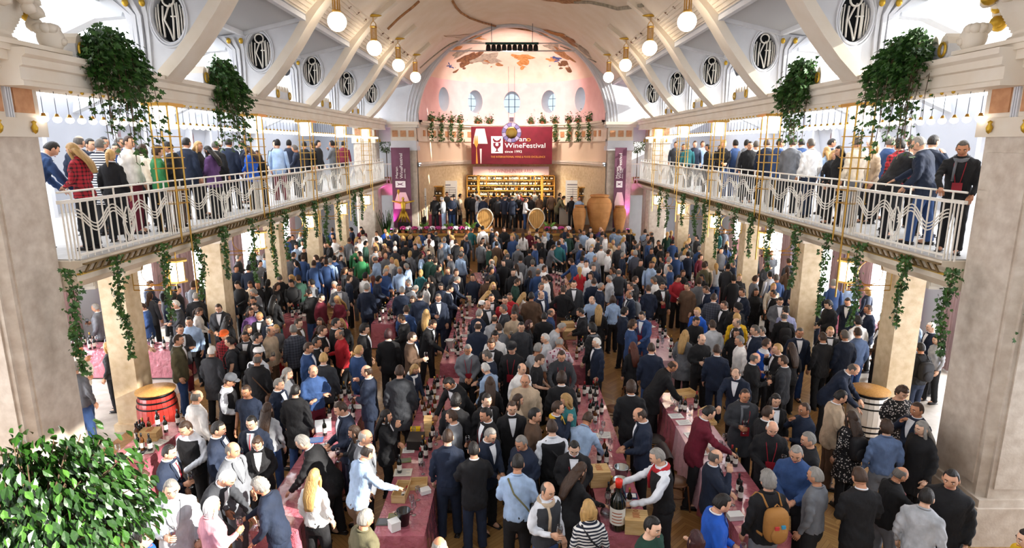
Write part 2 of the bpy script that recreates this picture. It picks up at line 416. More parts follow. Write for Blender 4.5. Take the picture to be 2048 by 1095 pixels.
# ---- upper beams
for s, nm in ((-1, 'left'), (1, 'right')):
    pf = [(6.44,6.58),(7.06,6.58),(7.06,7.06),(6.36,7.06),(6.36,6.98),(6.42,6.94),(6.42,6.84),(6.47,6.82),(6.47,6.66),(6.44,6.64)]
    b = struct('trim_'+('1' if s < 0 else '2'), MB().prism(side(pf, s), YP-0.2, YE-0.4), CREAM, label='moulded cream beam over the gallery edge')
    kn = MB().ell((0,0,0), 0.028, 6, 5).mesh('gilded_boss', GOLDP, True)
    y = YP+0.7
    while y < 24:
        obj('gilded_boss', kn, b, (s*6.48, y, 6.57)); y += 0.24
# ---- fins (rib + panel + monogram grille)
RIB = [(6.42, 7.06), (6.30, 7.18), (6.05, 7.42), (5.72, 7.80), (5.38, 8.24), (5.08, 8.68), (4.80, 9.06), (4.45, 9.46), (4.05, 9.83), (3.6, 10.18)]
def oval_panel(poly, c, rx, rz, ya, yb, n=40):
    """flat panel with an oval hole, outline poly is star shaped about c"""
    def hit(a):
        d = (math.cos(a), math.sin(a)); best = None
        for i in range(len(poly)):
            p, q = poly[i], poly[(i+1) % len(poly)]; ex, ez = q[0]-p[0], q[1]-p[1]
            den = d[0]*ez-d[1]*ex
            if abs(den) < 1e-9: continue
            t = ((p[0]-c[0])*ez-(p[1]-c[1])*ex)/den; u = ((p[0]-c[0])*d[1]-(p[1]-c[1])*d[0])/den
            if t > 0 and -1e-6 <= u <= 1+1e-6 and (best is None or t > best): best = t
        return best or 0.5
    angs = sorted([2*PI*k/n for k in range(n)]+[math.atan2(p[1]-c[1], p[0]-c[0]) % (2*PI) for p in poly])
    mb = MB(); N_ = len(angs); vs_ = []
    for a in angs:
        r = hit(a)
        for y in (ya, yb):
            vs_.append((c[0]+rx*math.cos(a), y, c[1]+rz*math.sin(a))); vs_.append((c[0]+r*math.cos(a), y, c[1]+r*math.sin(a)))
    fs = []
    for k in range(N_):
        i, j = 4*k, 4*((k+1) % N_)
        fs += [(i, i+1, j+1, j), (i+2, j+2, j+3, i+3), (i, j, j+2, i+2), (i+1, i+3, j+3, j+1)]
    return mb.add(vs_, fs)
OC, ORX, ORZ = (6.24, 8.08), 0.29, 0.43
def fin_meshes(s):
    d = {}
    inner = [(x+0.02, z) for x, z in RIB if z < 8.9]
    poly = side(inner+[(4.98, 8.86), (6.6, 8.50), (7.42, 8.40), (7.22, 8.32), (7.04, 8.15), (6.94, 7.7), (6.92, 7.06)], s)
    d['panel'] = (oval_panel(poly, (s*OC[0], OC[1]), ORX, ORZ, -0.15, 0.15).mesh('panel', WHITE), False)
    vs_ = []; fs = []
    for k, (x, z) in enumerate(RIB):
        x2, z2 = RIB[min(k+1, len(RIB)-1)]; x1, z1 = RIB[max(k-1, 0)]
        dx, dz = x2-x1, z2-z1; l = math.hypot(dx, dz); nx, nz = -dz/l, dx/l     # towards the nave
        w_ = 0.27 if k < 6 else 0.27-0.03*(k-5)
        for yy in (-w_, w_):
            vs_.append((s*(x+nx*0.10), yy, z-abs(nz)*0.10)); vs_.append((s*(x-nx*0.10), yy, z+abs(nz)*0.10))
    for k in range(len(RIB)-1):
        i, j = 4*k, 4*(k+1)
        fs += [(i, i+2, j+2, j), (i, j, j+1, i+1), (i+2, i+3, j+3, j+2), (i+1, j+1, j+3, i+3)]
    n_ = 4*(len(RIB)-1)
    fs += [(0, 1, 3, 2), (n_, n_+2, n_+3, n_+1)]
    d['rib'] = (MB().add(vs_, fs).mesh('rib', CREAM), False)
    mb = MB()
    for q in range(4):
        xb, xm, xt = 6.66+0.078*q, 6.63+0.098*q, 6.66+0.20*q; w_ = (0.19, 0.23, 0.23, 0.19)[q]
        mb.prism(side([(xb-0.03, 7.06), (xb+0.025, 7.06), (xm+0.03, 7.7), (xm+0.045, 8.1), (xt+0.05, 8.38), (xt-0.03, 8.40), (xm-0.035, 8.1), (xm-0.03, 7.7)], s), -w_, w_)
    d['fluted_pilaster'] = (mb.mesh('fluted_pilaster', WHITE), False)
    mb = MB()
    for rr in (1.10, 1.22):
        mb.tube([(s*OC[0]+ORX*rr*math.cos(a), -0.155, OC[1]+ORZ*rr*math.sin(a)) for a in [2*PI*k/36 for k in range(36)]], 0.022, 5, closed=True)
    d['oval_moulding'] = (mb.mesh('oval_moulding', WHITE, True), True)
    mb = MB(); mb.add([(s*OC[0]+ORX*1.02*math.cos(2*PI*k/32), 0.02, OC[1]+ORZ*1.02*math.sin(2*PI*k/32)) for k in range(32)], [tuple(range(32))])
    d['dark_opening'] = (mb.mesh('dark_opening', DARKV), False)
    g = MB()
    def bar(pts, r=0.013): g.tube([(s*OC[0]+p[0], -0.10, OC[1]+p[1]) for p in pts], r, 5)
    for xx in (-0.235, -0.19, 0.15, 0.2, 0.245):
        h = ORZ*math.sqrt(max(0, 1-(xx/ORX)**2))*0.97; bar([(xx, -h), (xx*1.06, 0), (xx, h*0.72)])
    bar([(-0.11, 0.20), (-0.13, -0.05), (-0.12, -0.34)], 0.018)            # K
    bar([(0.0, 0.20), (-0.10, -0.04), (-0.03, -0.2), (0.03, -0.40)], 0.018)
    bar([(-0.06, 0.06), (0.03, 0.24)], 0.015)
    bar([(0.06, 0.24), (0.06, -0.05), (0.04, -0.38)], 0.018)               # H
    bar([(0.12, 0.24), (0.13, -0.05), (0.12, -0.36)], 0.018)
    bar([(0.02, 0.02), (0.17, 0.02)], 0.015)
    bar([(0.105*math.cos(a), 0.30+0.105*math.sin(a)) for a in [2*PI*k/14 for k in range(15)]], 0.02)
    d['monogram_grille'] = (g.mesh('monogram_grille', WHITEM, True), True)
    d['gilded_knob'] = (MB().ell((0,0,0), (0.055, 0.055, 0.07), 8, 6).mesh('gilded_knob', GOLDP, True), True)
    return d
for s in (-1, 1):
    FM = fin_meshes(s)
    for i, y in enumerate(YR):
        wl = 'white rib pier with oval KH grille above %s gold column, %s' % (ORD[i], SIDEW[s])
        t = thing('rib_pier', wl, 'rib', (0, y, 0))
        for nme in ('panel', 'rib', 'fluted_pilaster', 'oval_moulding', 'dark_opening', 'monogram_grille'): obj(nme, FM[nme][0], t)
        for k in (0, 1): obj('gilded_knob', FM['gilded_knob'][0], t, (s*(6.62+0.30*k), -0.27, 8.30))
# ---- vault, lunette soffits
VP = [(0, 11.75), (1.2, 11.58), (2.4, 11.08), (3.4, 10.42), (4.2, 9.72), (4.75, 9.18), (5.05, 8.86)]
def vz(x): return float(np.interp(abs(x), [p[0] for p in VP], [p[1] for p in VP]))
xs = sorted(set([round(-5.05+10.1*k/48, 4) for k in range(49)]))
# smooth the polyline
def vzs(x):
    return (vz(x-0.35)+2*vz(x)+vz(x+0.35))/4 if abs(x) < 4.6 else vz(x)
CEIL = mat('vault_plaster', '#e9dccb', 0.8, col2='#e3d3bd', nscale=1.5)
vm = MB().grid(lambda u, v: (xs[int(round(u*48))], 3.0+(YE-3.0)*v, vzs(xs[int(round(u*48))])), 48, 10, flip=True)
ceil = struct('ceiling', vm, CEIL, smooth=True, label='cream painted barrel vault')
for s in (-1, 1):     # fluted plaster band near the springing of the vault
    mb = MB()
    for i, (y0, y1) in enumerate(BAYS[:5]):
        a, b = (y0+0.35, y1-0.35)
        for q in range(9):
            x = 4.95-0.075*q; mb.box(min(s*(x-0.018), s*(x+0.018)), max(s*(x-0.018), s*(x+0.018)), a, b, vz(x)-0.03, vz(x)+0.02)
    mb.build('fluted_band', CEIL, ceil)
    so = MB()
    for i, (y0, y1) in enumerate([(3.0, YR[0])]+BAYS[1:]):
        so.prism(side([(5.0, 8.88), (6.6, 8.51), (7.45, 8.41), (7.45, 8.50), (6.6, 8.62), (5.0, 9.0)], s), y0, y1)
    struct('ceiling_soffit_'+('left' if s < 0 else 'right'), so, mat('soffit_plaster', '#b6b7ba', 0.8), label='flat pale soffit between the rib piers')
    mo = MB()
    for y0, y1 in BAYS: mo.box(min(s*5.0, s*5.12), max(s*5.0, s*5.12), y0+0.1, y1-0.1, 8.76, 8.89); mo.box(min(s*6.55, s*6.65), max(s*6.55, s*6.65), y0+0.1, y1-0.1, 8.42, 8.53); [mo.prism(side([(5.0, 8.89), (6.65, 8.51), (6.65, 8.42), (5.0, 8.78)], s), yy-0.06, yy+0.06) for yy in (y0+0.2, y1-0.2)]
    mo.build('soffit_moulding', WHITE, bpy.data.objects['ceiling_soffit_'+('left' if s < 0 else 'right')])
# ---- sloping skylights over the galleries
RAFT = mat('grey_roof_beam', '#cfd2d6', 0.6)
wn = 0
for s in (-1, 1):
    def rz(x): return 8.46-0.42*(x-7.4)            # roof slope
    for i, (y0, y1) in enumerate([(4.5, YP)]+BAYS):
        wn += 1
        wd = thing('window_%d' % wn, 'milky skylight sloping over the gallery', None, kind='structure')
        nx, ny = 3, 2
        for a in range(nx):
            for b in range(ny):
                xa, xb = 7.5+(3.6)*a/nx, 7.5+3.6*(a+1)/nx; ya, yb = y0+(y1-y0)*b/ny, y0+(y1-y0)*(b+1)/ny
                MB().add([(s*xa, ya, rz(xa)), (s*xb, ya, rz(xb)), (s*xb, yb, rz(xb)), (s*xa, yb, rz(xa))], [(0, 1, 2, 3) if s < 0 else (3, 2, 1, 0)]).build('pane', SKYPANE, wd)
        mb = MB()
        for a in range(nx+1):
            x = 7.5+3.6*a/nx; mb.cbox((s*x, (y0+y1)/2, rz(x)-0.03), (0.06, y1-y0, 0.08))
        mb.prism(side([(7.5, rz(7.5)), (11.1, rz(11.1)), (11.1, rz(11.1)-0.08), (7.5, rz(7.5)-0.08)], s), (y0+y1)/2-0.03, (y0+y1)/2+0.03)
        mb.build('glazing_bar', RAFT, wd)
    mb = MB()
    for y in [5.6, YP]+YR:
        mb.prism(side([(7.0, 8.42), (7.4, 8.46), (11.2, rz(11.2)), (11.2, rz(11.2)-0.30), (7.6, 8.06), (7.1, 8.1)], s), y-0.13, y+0.13)
    struct('trim_%d' % (3 if s < 0 else 4), mb, RAFT, label='grey sloping roof beams over the gallery')
# ---- outer walls: lower windows with curtains, upper attic wall with dormers
nwin = wn
WALLG = mat('pale_grey_wall', '#b4b8c2', 0.8)
FRAME = mat('white_window_frame', '#e6e6e6', 0.5)
for s, nm in ((-1, 'left'), (1, 'right')):
    mb = MB(); x0, x1 = min(s*11.6, s*11.9), max(s*11.6, s*11.9)
    ys = [YP-3.4]+[YP]+YR+[YE]
    spans = [((ys[k]+ys[k+1])/2-1.15, (ys[k]+ys[k+1])/2+1.15) for k in range(len(ys)-1)]
    prev = -2.0
    for a, b in spans:
        mb.box(x0, x1, prev, a, 0, 4.1); mb.box(x0, x1, a, b, 3.3, 4.1); mb.box(x0, x1, a, b, 0, 0.25); prev = b
    mb.box(x0, x1, prev, YE+8, 0, 4.1)
    # attic wall leaning inwards
    mb.prism(side([(11.6, 4.08), (11.9, 4.08), (11.4, 7.05), (11.0, 7.05)], s), -2, YE+3)
    struct('wall_'+nm, mb, WALLG, label='pale outer wall with tall windows')
    for k, (a, b) in enumerate(spans):
        nwin += 1
        wd = thing('window_%d' % nwin, 'tall bright window in the side aisle', None, kind='structure')
        xx = s*11.75
        for q in range(3):
            ya, yb = a+(b-a)*q/3, a+(b-a)*(q+1)/3
            MB().add([(xx, ya, 0.25), (xx, yb, 0.25), (xx, yb, 3.3), (xx, ya, 3.3)], [(0, 1, 2, 3) if s < 0 else (3, 2, 1, 0)]).build('pane', WINPANE, wd)
        fb = MB()
        for q in range(4): fb.cbox((s*11.70, a+(b-a)*q/3, 1.78), (0.08, 0.07, 3.05))
        for z in (0.28, 2.45, 3.27): fb.cbox((s*11.70, (a+b)/2, z), (0.08, b-a, 0.07))
        fb.build('window_frame', FRAME, wd)
        for side_ in (0, 1):
            yy = a-0.35 if side_ == 0 else b-0.35
            cu = MB(); n = 28; pts = []
            for q in range(n+1): pts.append((s*(11.42+0.06*math.sin(q*1.9)), yy+0.7*q/n))
            cu.grid(lambda u, v: (pts[int(round(u*n))][0], pts[int(round(u*n))][1], 0.05+3.35*v), n, 1)
            cu.grid(lambda u, v: (pts[int(round(u*n))][0]-s*0.02, pts[int(round(u*n))][1], 0.05+3.35*v), n, 1, flip=True)
            o = cu.build('curtain', CURT, smooth=True)
            tag(o, 'mauve curtain at the %s aisle window%s, %s' % (['front', 'first', 'second', 'third', 'fourth', 'fifth', 'last'][k], ', end nearer the stage' if side_ else ', end farther from the stage', SIDEW[s]), 'curtain', 'aisle curtains')
    for k, y in enumerate([10.2]+[(YR[q]+YR[q+1])/2 for q in range(4)]):        # dormers of the attic
        dr = thing('door_%d' % (k+1+(5 if s > 0 else 0)), 'dormer opening with curtain in the attic gallery wall', None, kind='structure')
        MB().box(min(s*11.0, s*11.6), max(s*11.0, s*11.6), y-0.75, y-0.62, GZ, 6.45).box(min(s*11.0, s*11.6), max(s*11.0, s*11.6), y+0.62, y+0.75, GZ, 6.45).box(min(s*10.9, s*11.6), max(s*10.9, s*11.6), y-0.8, y+0.8, 6.4, 6.55).build('dormer_frame', WHITE, dr)
        MB().box(min(s*11.35, s*11.4), max(s*11.35, s*11.4), y-0.2, y+0.62, GZ, 6.4).build('pane', mat('dormer_daylight', '#f2f4f8', 0.5, emit=1.4), dr)
        cu = MB().grid(lambda u, v: (s*(11.2+0.04*math.sin(u*40)), y-0.62+0.45*u, GZ+0.05+2.3*v), 20, 1); cu.build('curtain', CURT, dr)
    # gallery end walls
struct('wall_end_left', MB().box(-11.9, -8.1, YE+3.0, YE+3.2, 0, 9.0), WALLG, label='pale wall closing the gallery')
struct('wall_end_right', MB().box(8.1, 11.9, YE+3.0, YE+3.2, 0, 9.0), WALLG, label='pale wall closing the gallery')
# ---- back of the hall behind the photographer
struct('wall_back', MB().box(-11.9, 11.9, -2.3, -2.0, 0, 3.6).box(-11.9, -6.0, -2.3, -2.0, 3.6, 9).box(6.0, 11.9, -2.3, -2.0, 3.6, 9), WHITE, label='plain rear wall')
# ---- stage end: proscenium, apse
AX, AD, AY = 4.95, 6.6, YE+0.35
def ap(t, z, k=0.0): return ((AX+k)*math.sin(t), AY+(AD+k)*math.cos(t), z)
def arch_z(x): return 6.7+math.sqrt(max(0, 4.9**2-x*x)) if abs(x) < 4.9 else 6.7
sp = MB(); xs2 = [-8.3+16.6*k/120 for k in range(121)]
for k in range(120):
    xa, xb = xs2[k], xs2[k+1]
    def top(x): return min(vz(x)+0.5, 12.4) if abs(x) < 5.05 else 9.4
    if abs(xa) >= 4.9 or abs(xb) >= 4.9:
        za = zb = 6.7
    else: za, zb = arch_z(xa), arch_z(xb)
    ta, tb = top(xa), top(xb)
    sp.add([(xa, YE, za), (xb, YE, zb), (xb, YE, tb), (xa, YE, ta), (xa, YE+0.35, za), (xb, YE+0.35, zb), (xb, YE+0.35, tb), (xa, YE+0.35, ta)], [(0, 1, 2, 3), (4, 7, 6, 5), (0, 4, 5, 1)])
wf = struct('wall_front', sp, WHITE, label='white arch wall framing the stage apse')
for r_, d_ in ((4.98, 0.05), (5.14, 0.04), (5.3, 0.035), (5.46, 0.03)):
    MB().tube([(r_*math.cos(a), YE-0.01, 6.7+r_*math.sin(a)) for a in [PI*k/48 for k in range(49)] if 6.7+r_*math.sin(a) < vz(r_*math.cos(a))+0.1 or abs(r_*math.cos(a)) > 3.6], d_, 5).build('arch_moulding', WHITE, wf, True)
# apse wall: pink upper zone with five oval windows
z0, z1 = 7.1, 9.55; ow = []
TW = [math.radians(a) for a in (-53, -27, 0, 27, 53)]; zc = 8.42
up = MB()
edges = [-PI/2, math.radians(-40), math.radians(-13.5), math.radians(13.5), math.radians(40), PI/2]
for k, tc_ in enumerate(TW):
    t0, t1 = edges[k], edges[k+1]
    loc_r = math.hypot(AX*math.cos(tc_), AD*math.sin(tc_)); rt = 0.52/loc_r; rzz = 0.68
    n = 48; vs_ = []
    for q in range(n):
        a = 2*PI*q/n; c_, s_ = math.cos(a), math.sin(a)
        bt = min(((t1-tc_) if c_ > 0 else (tc_-t0))/abs(c_) if abs(c_) > 1e-6 else 9, ((z1-zc) if s_ > 0 else (zc-z0))/abs(s_) if abs(s_) > 1e-6 else 9)
        P0 = ap(tc_+rt*c_, zc+rzz*s_); P1 = ap(tc_+bt*c_, zc+bt*s_)
        M1 = ap(tc_+(rt*0.6+bt*0.4)*c_, zc+(rzz*0.6+bt*0.4)*s_)
        P2 = ap(tc_+rt*0.86*c_, zc+rzz*0.86*s_, 1.1)
        vs_ += [P0, M1, P1, P2]
    fs = []
    for q in range(n):
        i, j = 4*q, 4*((q+1) % n)
        fs += [(i, i+1, j+1, j), (i+1, i+2, j+2, j+1)]
    up.add(vs_, fs)
    # corners of the cell
    nwin += 1
    wd = thing('window_%d' % nwin, 'oval window in the pink apse wall', None, kind='structure')
    fs2 = [(4*q, 4*((q+1) % n), 4*((q+1) % n)+3, 4*q+3) for q in range(n)]
    MB().add(vs_, fs2).build('reveal', WHITE, wd, True)
    MB().add([vs_[4*q+3] for q in range(n)], [tuple(range(n))]).build('pane', APANE, wd)
    gb = MB()
    for dt in (-0.3, 0.3): gb.tube([ap(tc_+rt*dt, zc-0.56, 1.05), ap(tc_+rt*dt, zc+0.56, 1.05)], 0.014, 4)
    for dz in (-0.2, 0.25): gb.tube([ap(tc_-rt*0.8, zc+dz, 1.05), ap(tc_+rt*0.8, zc+dz, 1.05)], 0.014, 4)
    gb.build('glazing_bar', BLACK, wd)
up.grid(lambda u, v: ap(-PI/2+PI*u, 9.3+0.3*v, 0.02), 40, 1)
up.grid(lambda u, v: ap(-PI/2+PI*u, 6.9+0.3*v, 0.02), 40, 1)
# fill behind the cell corners
for k in range(5):
    t0, t1 = edges[k], edges[k+1]; tc_ = TW[k]
    for ta, tb in ((t0, t0+(tc_-t0)*0.42), (tc_+(t1-tc_)*0.58, t1)):
        up.grid(lambda u, v: ap(ta+(tb-ta)*u, z0+(z1-z0)*v, 0.02), 6, 1)
wa = struct('wall_apse', up, PINKP, smooth=True, label='pink curved apse wall')
dome = MB().grid(lambda u, v: ((AX*math.sin(-PI/2+PI*u))*math.cos(v*PI/2), AY-0.02+AD*math.cos(-PI/2+PI*u)*math.cos(v*PI/2), 9.55+2.35*math.sin(v*PI/2)), 48, 16)
struct('ceiling_apse', dome, mat('apse_plaster', '#eed9c8', 0.8, col2='#e6cbb8', nscale=1.5), smooth=True, label='cream half dome over the stage')
low = MB()
low.grid(lambda u, v: ap(-PI/2+PI*u, STZ+3.35*v, 0), 48, 1)
lw_ = struct('wall_stage', low, MARBLE2, smooth=True, label='marble wall behind the stage')
MB().grid(lambda u, v: ap(-PI/2+PI*u, 4.9+1.15*v, 0.02), 48, 1).build('plain_band', mat('beige_plaster', '#ddc6ad', 0.8), lw_, True)
for za, zb, k in ((4.70, 4.80, -0.10), (4.80, 4.92, -0.16), (6.02, 6.12, -0.06), (6.80, 6.88, -0.08), (6.88, 7.0, -0.2), (7.0, 7.1, -0.28)):
    m_ = MB().grid(lambda u, v: ap(-PI/2+PI*u, za+(zb-za)*v, k), 48, 1)
    m_.grid(lambda u, v: ap(-PI/2+PI*u, zb, k+(0.3)*v), 48, 1); m_.grid(lambda u, v: ap(-PI/2+PI*u, za, k+(0.3)*v), 48, 1, flip=True)
    m_.build('cornice', CREAM, lw_, True)
MB().grid(lambda u, v: ap(-PI/2+PI*u, 6.12+0.70*v, 0.0), 48, 1).build('frieze', CREAM, lw_, True)
for k in range(-12, 13):
    t = k*math.radians(6.4); p = ap(t, 6.46, -0.02); q = MB().box(-0.14, 0.14, -0.03, 0.03, -0.16, 0.16).build('inlay_panel', TAN, lw_, loc=p); q.rotation_euler = (0, 0, -t)
# proscenium piers beside the apse with frieze
for s in (-1, 1):
    t = thing('proscenium_pier', 'white pier with tan frieze behind the tall violet banner, %s' % ('near the golden figure' if s < 0 else 'behind the clay jars'), 'pillar', (s*5.62, YE+0.1, 0))
    MB().box(-0.62, 0.62, -0.1, 0.8, 0, 5.55).build('shaft', MARBLE, t)
    MB().box(-0.70, 0.70, -0.2, 0.85, 5.55, 5.78).box(-0.66, 0.66, -0.15, 0.82, 5.78, 6.05).build('capital', WHITE, t)
    MB().box(-0.64, 0.64, -0.12, 0.8, 6.05, 6.72).build('frieze_block', CREAM, t)
    MB().box(-0.75, 0.75, -0.25, 0.85, 6.72, 6.85).box(-0.82, 0.82, -0.33, 0.85, 6.85, 7.0).build('cornice', CREAM, t)
    for k in (-1, 0, 1): MB().box(-0.14, 0.14, -0.03, 0.03, -0.16, 0.16).build('inlay_panel', TAN, t, loc=(k*0.42, -0.13, 6.4))
    # frieze strip from pier to great pillar with small balcony wall behind
    f = struct('wall_wing_'+('left' if s < 0 else 'right'), MB().box(min(s*6.2, s*8.3), max(s*6.2, s*8.3), YE+2.6, YE+2.8, 0, 6.7).box(min(s*6.2, s*7.1), max(s*6.2, s*7.1), YE+0.3, YE+0.6, 6.0, 7.0), WHITE, label='white wall of the stage wing')
    b = thing('small_balcony', 'small balcony with wavy white bars beside the stage, %s' % ('near the golden figure' if s < 0 else 'near the clay jars'), 'balcony', (s*6.68, YE+0.9, 3.55))
    MB().box(-0.5, 0.5, -0.55, 1.4, 0, 0.28).build('slab', mat('gallery_stone'), b)
    MB().prism([(-0.5, 0), (0.5, 0), (0.3, -0.35), (-0.3, -0.35)], -0.4, 1.2).build('corbel', mat('gallery_stone'), b)
    MB().cbox((0, -0.5, 1.3), (1.0, 0.06, 0.05)).build('handrail', WHITEM, b)
    me = MB().tube([(0, -0.5+0.02*math.sin(z*0), 0.28+z*0.1) if False else (0, -0.5-0.10*math.sin(z/10*PI), 0.28+1.0*z/10) for z in range(11)], 0.014, 5).mesh('bar', WHITEM)
    for k in range(8): obj('bar', me, b, (-0.46+0.92*k/7, 0, 0))
# ---- stage
st = MB().box(-6.3, 6.3, YE-1.2, YE+7.0, 0, STZ)
so_ = struct('floor_stage', st, mat('stage_front_stone', '#b98a57', 0.55, col2='#a87a4a', nscale=4), label='raised stage with warm stone front')
MB().box(-6.3, 6.3, YE-1.15, YE+7.0, STZ, STZ+0.02).build('stage_boards', DWOOD, so_)
MB().box(-6.35, 6.35, YE-1.27, YE-1.15, STZ-0.08, STZ+0.03).build('stage_edge', mat('brass_edge', '#c69a4e', 0.4, metal=0.5), so_)
# ---- painted decoration of the ceilings (thin painted patches that follow the plaster)
PB = {'br': mat('fresco_brown', '#8c5f3c', 0.9, col2='#b98a5e', nscale=6), 'gy': mat('fresco_grey', '#8f8678', 0.9, col2='#b0a592', nscale=6), 'dk': mat('fresco_umber', '#5d3d2b', 0.9, col2='#86603f', nscale=6),
      'bl': mat('fresco_blue', '#4a5a8c', 0.9), 'oc': mat('fresco_ochre', '#b97b3f', 0.9, col2='#d19a5e', nscale=6)}
def surf_hit(px, py):
    """where the view ray meets vault or apse dome"""
    a, b, c = ray(px, py)
    t = 5.0
    while t < 60:
        x, y, z = a*t, b*t, CAMH+c*t
        if y <= YE:
            if abs(x) < 5 and z > vzs(x)-0.03: return Vector((x, y, z))
        else:
            q = (x/AX)**2+((y-AY)/AD)**2
            if z > 9.55 and q < 1 and z > 9.55+2.35*math.sqrt(1-q)-0.03: return Vector((x, y, z))
            if q >= 1: return Vector((x, y, z))
        t += 0.03
    return Vector((a*t, b*t, CAMH+c*t))
def blob(name, cx, cy, rx, ry, ang, m, seed, n=22):
    rr = random.Random(seed); ph = [rr.uniform(0, 6.28) for _ in range(4)]
    pts = []
    for k in range(n):
        a = 2*PI*k/n; r = 1+0.22*math.sin(3*a+ph[0])+0.16*math.sin(5*a+ph[1])+0.10*math.sin(8*a+ph[2])
        x, y = rx*r*math.cos(a), ry*r*math.sin(a)
        pts.append(surf_hit(cx+x*math.cos(ang)-y*math.sin(ang), cy+x*math.sin(ang)+y*math.cos(ang)))
    c = surf_hit(cx, cy)
    MB().add([c]+pts, [(0, 1+k, 1+(k+1) % n) for k in range(n)]).build(name, PB[m], ceil)
def ribbon(name, pix, w_, m):
    P = [surf_hit(*p) for p in pix]
    MB().tube(P, w_, 5, flat=1).build(name, PB[m], ceil, True)
FIG = [(935, 74, 35, 4, 0.05, 'oc'), (940, 83, 26, 3, 0.02, 'gy'), (908, 96, 14, 7, -0.3, 'oc'), (922, 106, 20, 5, -0.4, 'gy'), (938, 118, 26, 10, -0.5, 'dk'), (920, 136, 16, 8, -0.7, 'dk'), (974, 118, 27, 11, -0.1, 'gy'), (985, 128, 18, 7, 0.1, 'br'),
       (900, 132, 7, 5, 0.4, 'bl'), (896, 142, 8, 4, -0.7, 'dk'), (1046, 116, 20, 8, 0.1, 'oc'), (1046, 130, 10, 11, 0, 'oc'), (1050, 144, 8, 8, 0, 'br'), (1034, 146, 8, 3, -0.2, 'bl'), (1070, 149, 12, 4, 0.2, 'bl'),
       (1106, 94, 16, 7, 0.3, 'gy'), (1125, 108, 24, 6, 0.6, 'br'), (1112, 118, 10, 5, 0.2, 'bl'), (1130, 134, 18, 9, 0.6, 'dk'), (1100, 136, 4, 6, 0.2, 'bl'), (1105, 120, 12, 4, 0.2, 'oc'), (1100, 67, 28, 5, 0.1, 'oc'), (1140, 82, 18, 5, 0.6, 'br'), (1165, 100, 20, 4, 0.7, 'gy'), (1130, 3, 34, 4, 0.05, 'br')]
for k, (cx, cy, rx, ry, an, m_) in enumerate(FIG): blob('painted_figure', cx, cy, rx, ry, an, m_, k)
ribbon('painted_garland', [(905, 2), (912, 14), (922, 25), (940, 36), (965, 45), (990, 52), (1020, 55), (1055, 60), (1085, 66)], 0.05, 'br')
ribbon('painted_garland', [(840, 136), (860, 118), (880, 102), (900, 88), (915, 82)], 0.035, 'gy')
ribbon('painted_garland', [(838, 2), (825, 14), (812, 24), (795, 38), (775, 58)], 0.05, 'br')
ribbon('painted_garland', [(1150, 4), (1180, 4), (1210, 10), (1235, 17), (1260, 14), (1285, 10)], 0.07, 'gy')
ribbon('painted_garland', [(1120, 92), (1150, 104), (1180, 118), (1192, 124)], 0.035, 'gy')
for s in (-1, 1):
    for (x, y) in ((700, 15), (716, 27), (731, 40), (765, 68), (776, 77), (785, 85), (808, 105), (815, 110)):
        blob('painted_leaf', x if s < 0 else 2048-x, y, 4, 1.6, 0.7*(-1 if s < 0 else 1), 'dk', x, 10)
# ================================================================== fixtures of the hall
def text_mesh(name, body, size, m, extrude=0.004, align='LEFT'):
    c = bpy.data.curves.new(name, 'FONT'); c.body = body; c.size = size; c.extrude = extrude; c.align_x = align
    o = bpy.data.objects.new(name, c); COL.objects.link(o)
    dg = bpy.context.evaluated_depsgraph_get(); me = bpy.data.meshes.new_from_object(o.evaluated_get(dg))
    bpy.data.objects.remove(o, do_unlink=True); bpy.data.curves.remove(c)
    me.materials.clear(); me.materials.append(m); return me
# ---- globe lamps
for s in (-1, 1):
    for i, y in enumerate(YR[1:]):
        t = thing('globe_lamp', 'opal globe lamp in brass cage hanging below the %s rib, %s' % (ORD[i+1], SIDEW[s]), 'lamp', (s*4.22, y-0.36, 8.72), group='opal globe lamps of the vault')
        MB().ell((0,0,0), 0.225, 24, 16).build('globe', GLOBE, t, True)
        cg = MB().lathe([(0.10, 0.20), (0.11, 0.23), (0.10, 0.26)], n=14).lathe([(0.10, 0.58), (0.12, 0.60), (0.10, 0.63)], n=14)
        for k in range(8): cg.tube([(0.085*math.cos(k*PI/4), 0.085*math.sin(k*PI/4), 0.24), (0.085*math.cos(k*PI/4), 0.085*math.sin(k*PI/4), 0.60)], 0.011, 5)
        cg.build('brass_cage', GOLD, t)
        MB().tube([(0.09, 0, 0.62), (0.06, 0, 0.72), (0, 0, 0.78), (-0.06, 0, 0.72), (-0.09, 0, 0.62)], 0.012, 5).build('brass_yoke', GOLD, t)
        MB().tube([(0, 0, 0.78), (0, 0, vz(4.22)-8.72-0.02)], 0.012, 5).build('chain', GOLD, t)
        MB().ell((0, 0, vz(4.22)-8.72-0.05), (0.28, 0.12, 0.04), 10, 6).build('gilded_leaf_rose', GOLDP, t, True)
# ---- pendant bulbs under the beams
bm1 = MB().tube([(0, 0, 0.06), (0, 0, 0.40)], 0.005, 4).mesh('cord', BLACK)
bm2 = MB().lathe([(0.0, 0.085), (0.022, 0.08), (0.03, 0.05), (0.045, 0.035), (0.0, 0.03)], n=8).mesh('brass_cap', GOLD, True)
bm3 = MB().ell((0, 0, 0), (0.058, 0.058, 0.05), 10, 7).mesh('bulb', BULB, True)
for s in (-1, 1):
    for bi, (y0, y1) in enumerate(BAYS):
        n = int((y1-y0-0.3)/0.26)
        for k in range(n):
            t = thing('pendant_bulb', 'small white bulb under the beam %s, %s' % (BAYW[bi], SIDEW[s]), 'lamp',
                      (s*6.78, y0+0.2+0.26*k, 6.18), group='pendant bulbs, %s side, bay %d' % ('red barrel' if s < 0 else 'white barrel', bi+1))
            for nm, me in (('cord', bm1), ('brass_cap', bm2), ('bulb', bm3)): obj(nm, me, t)
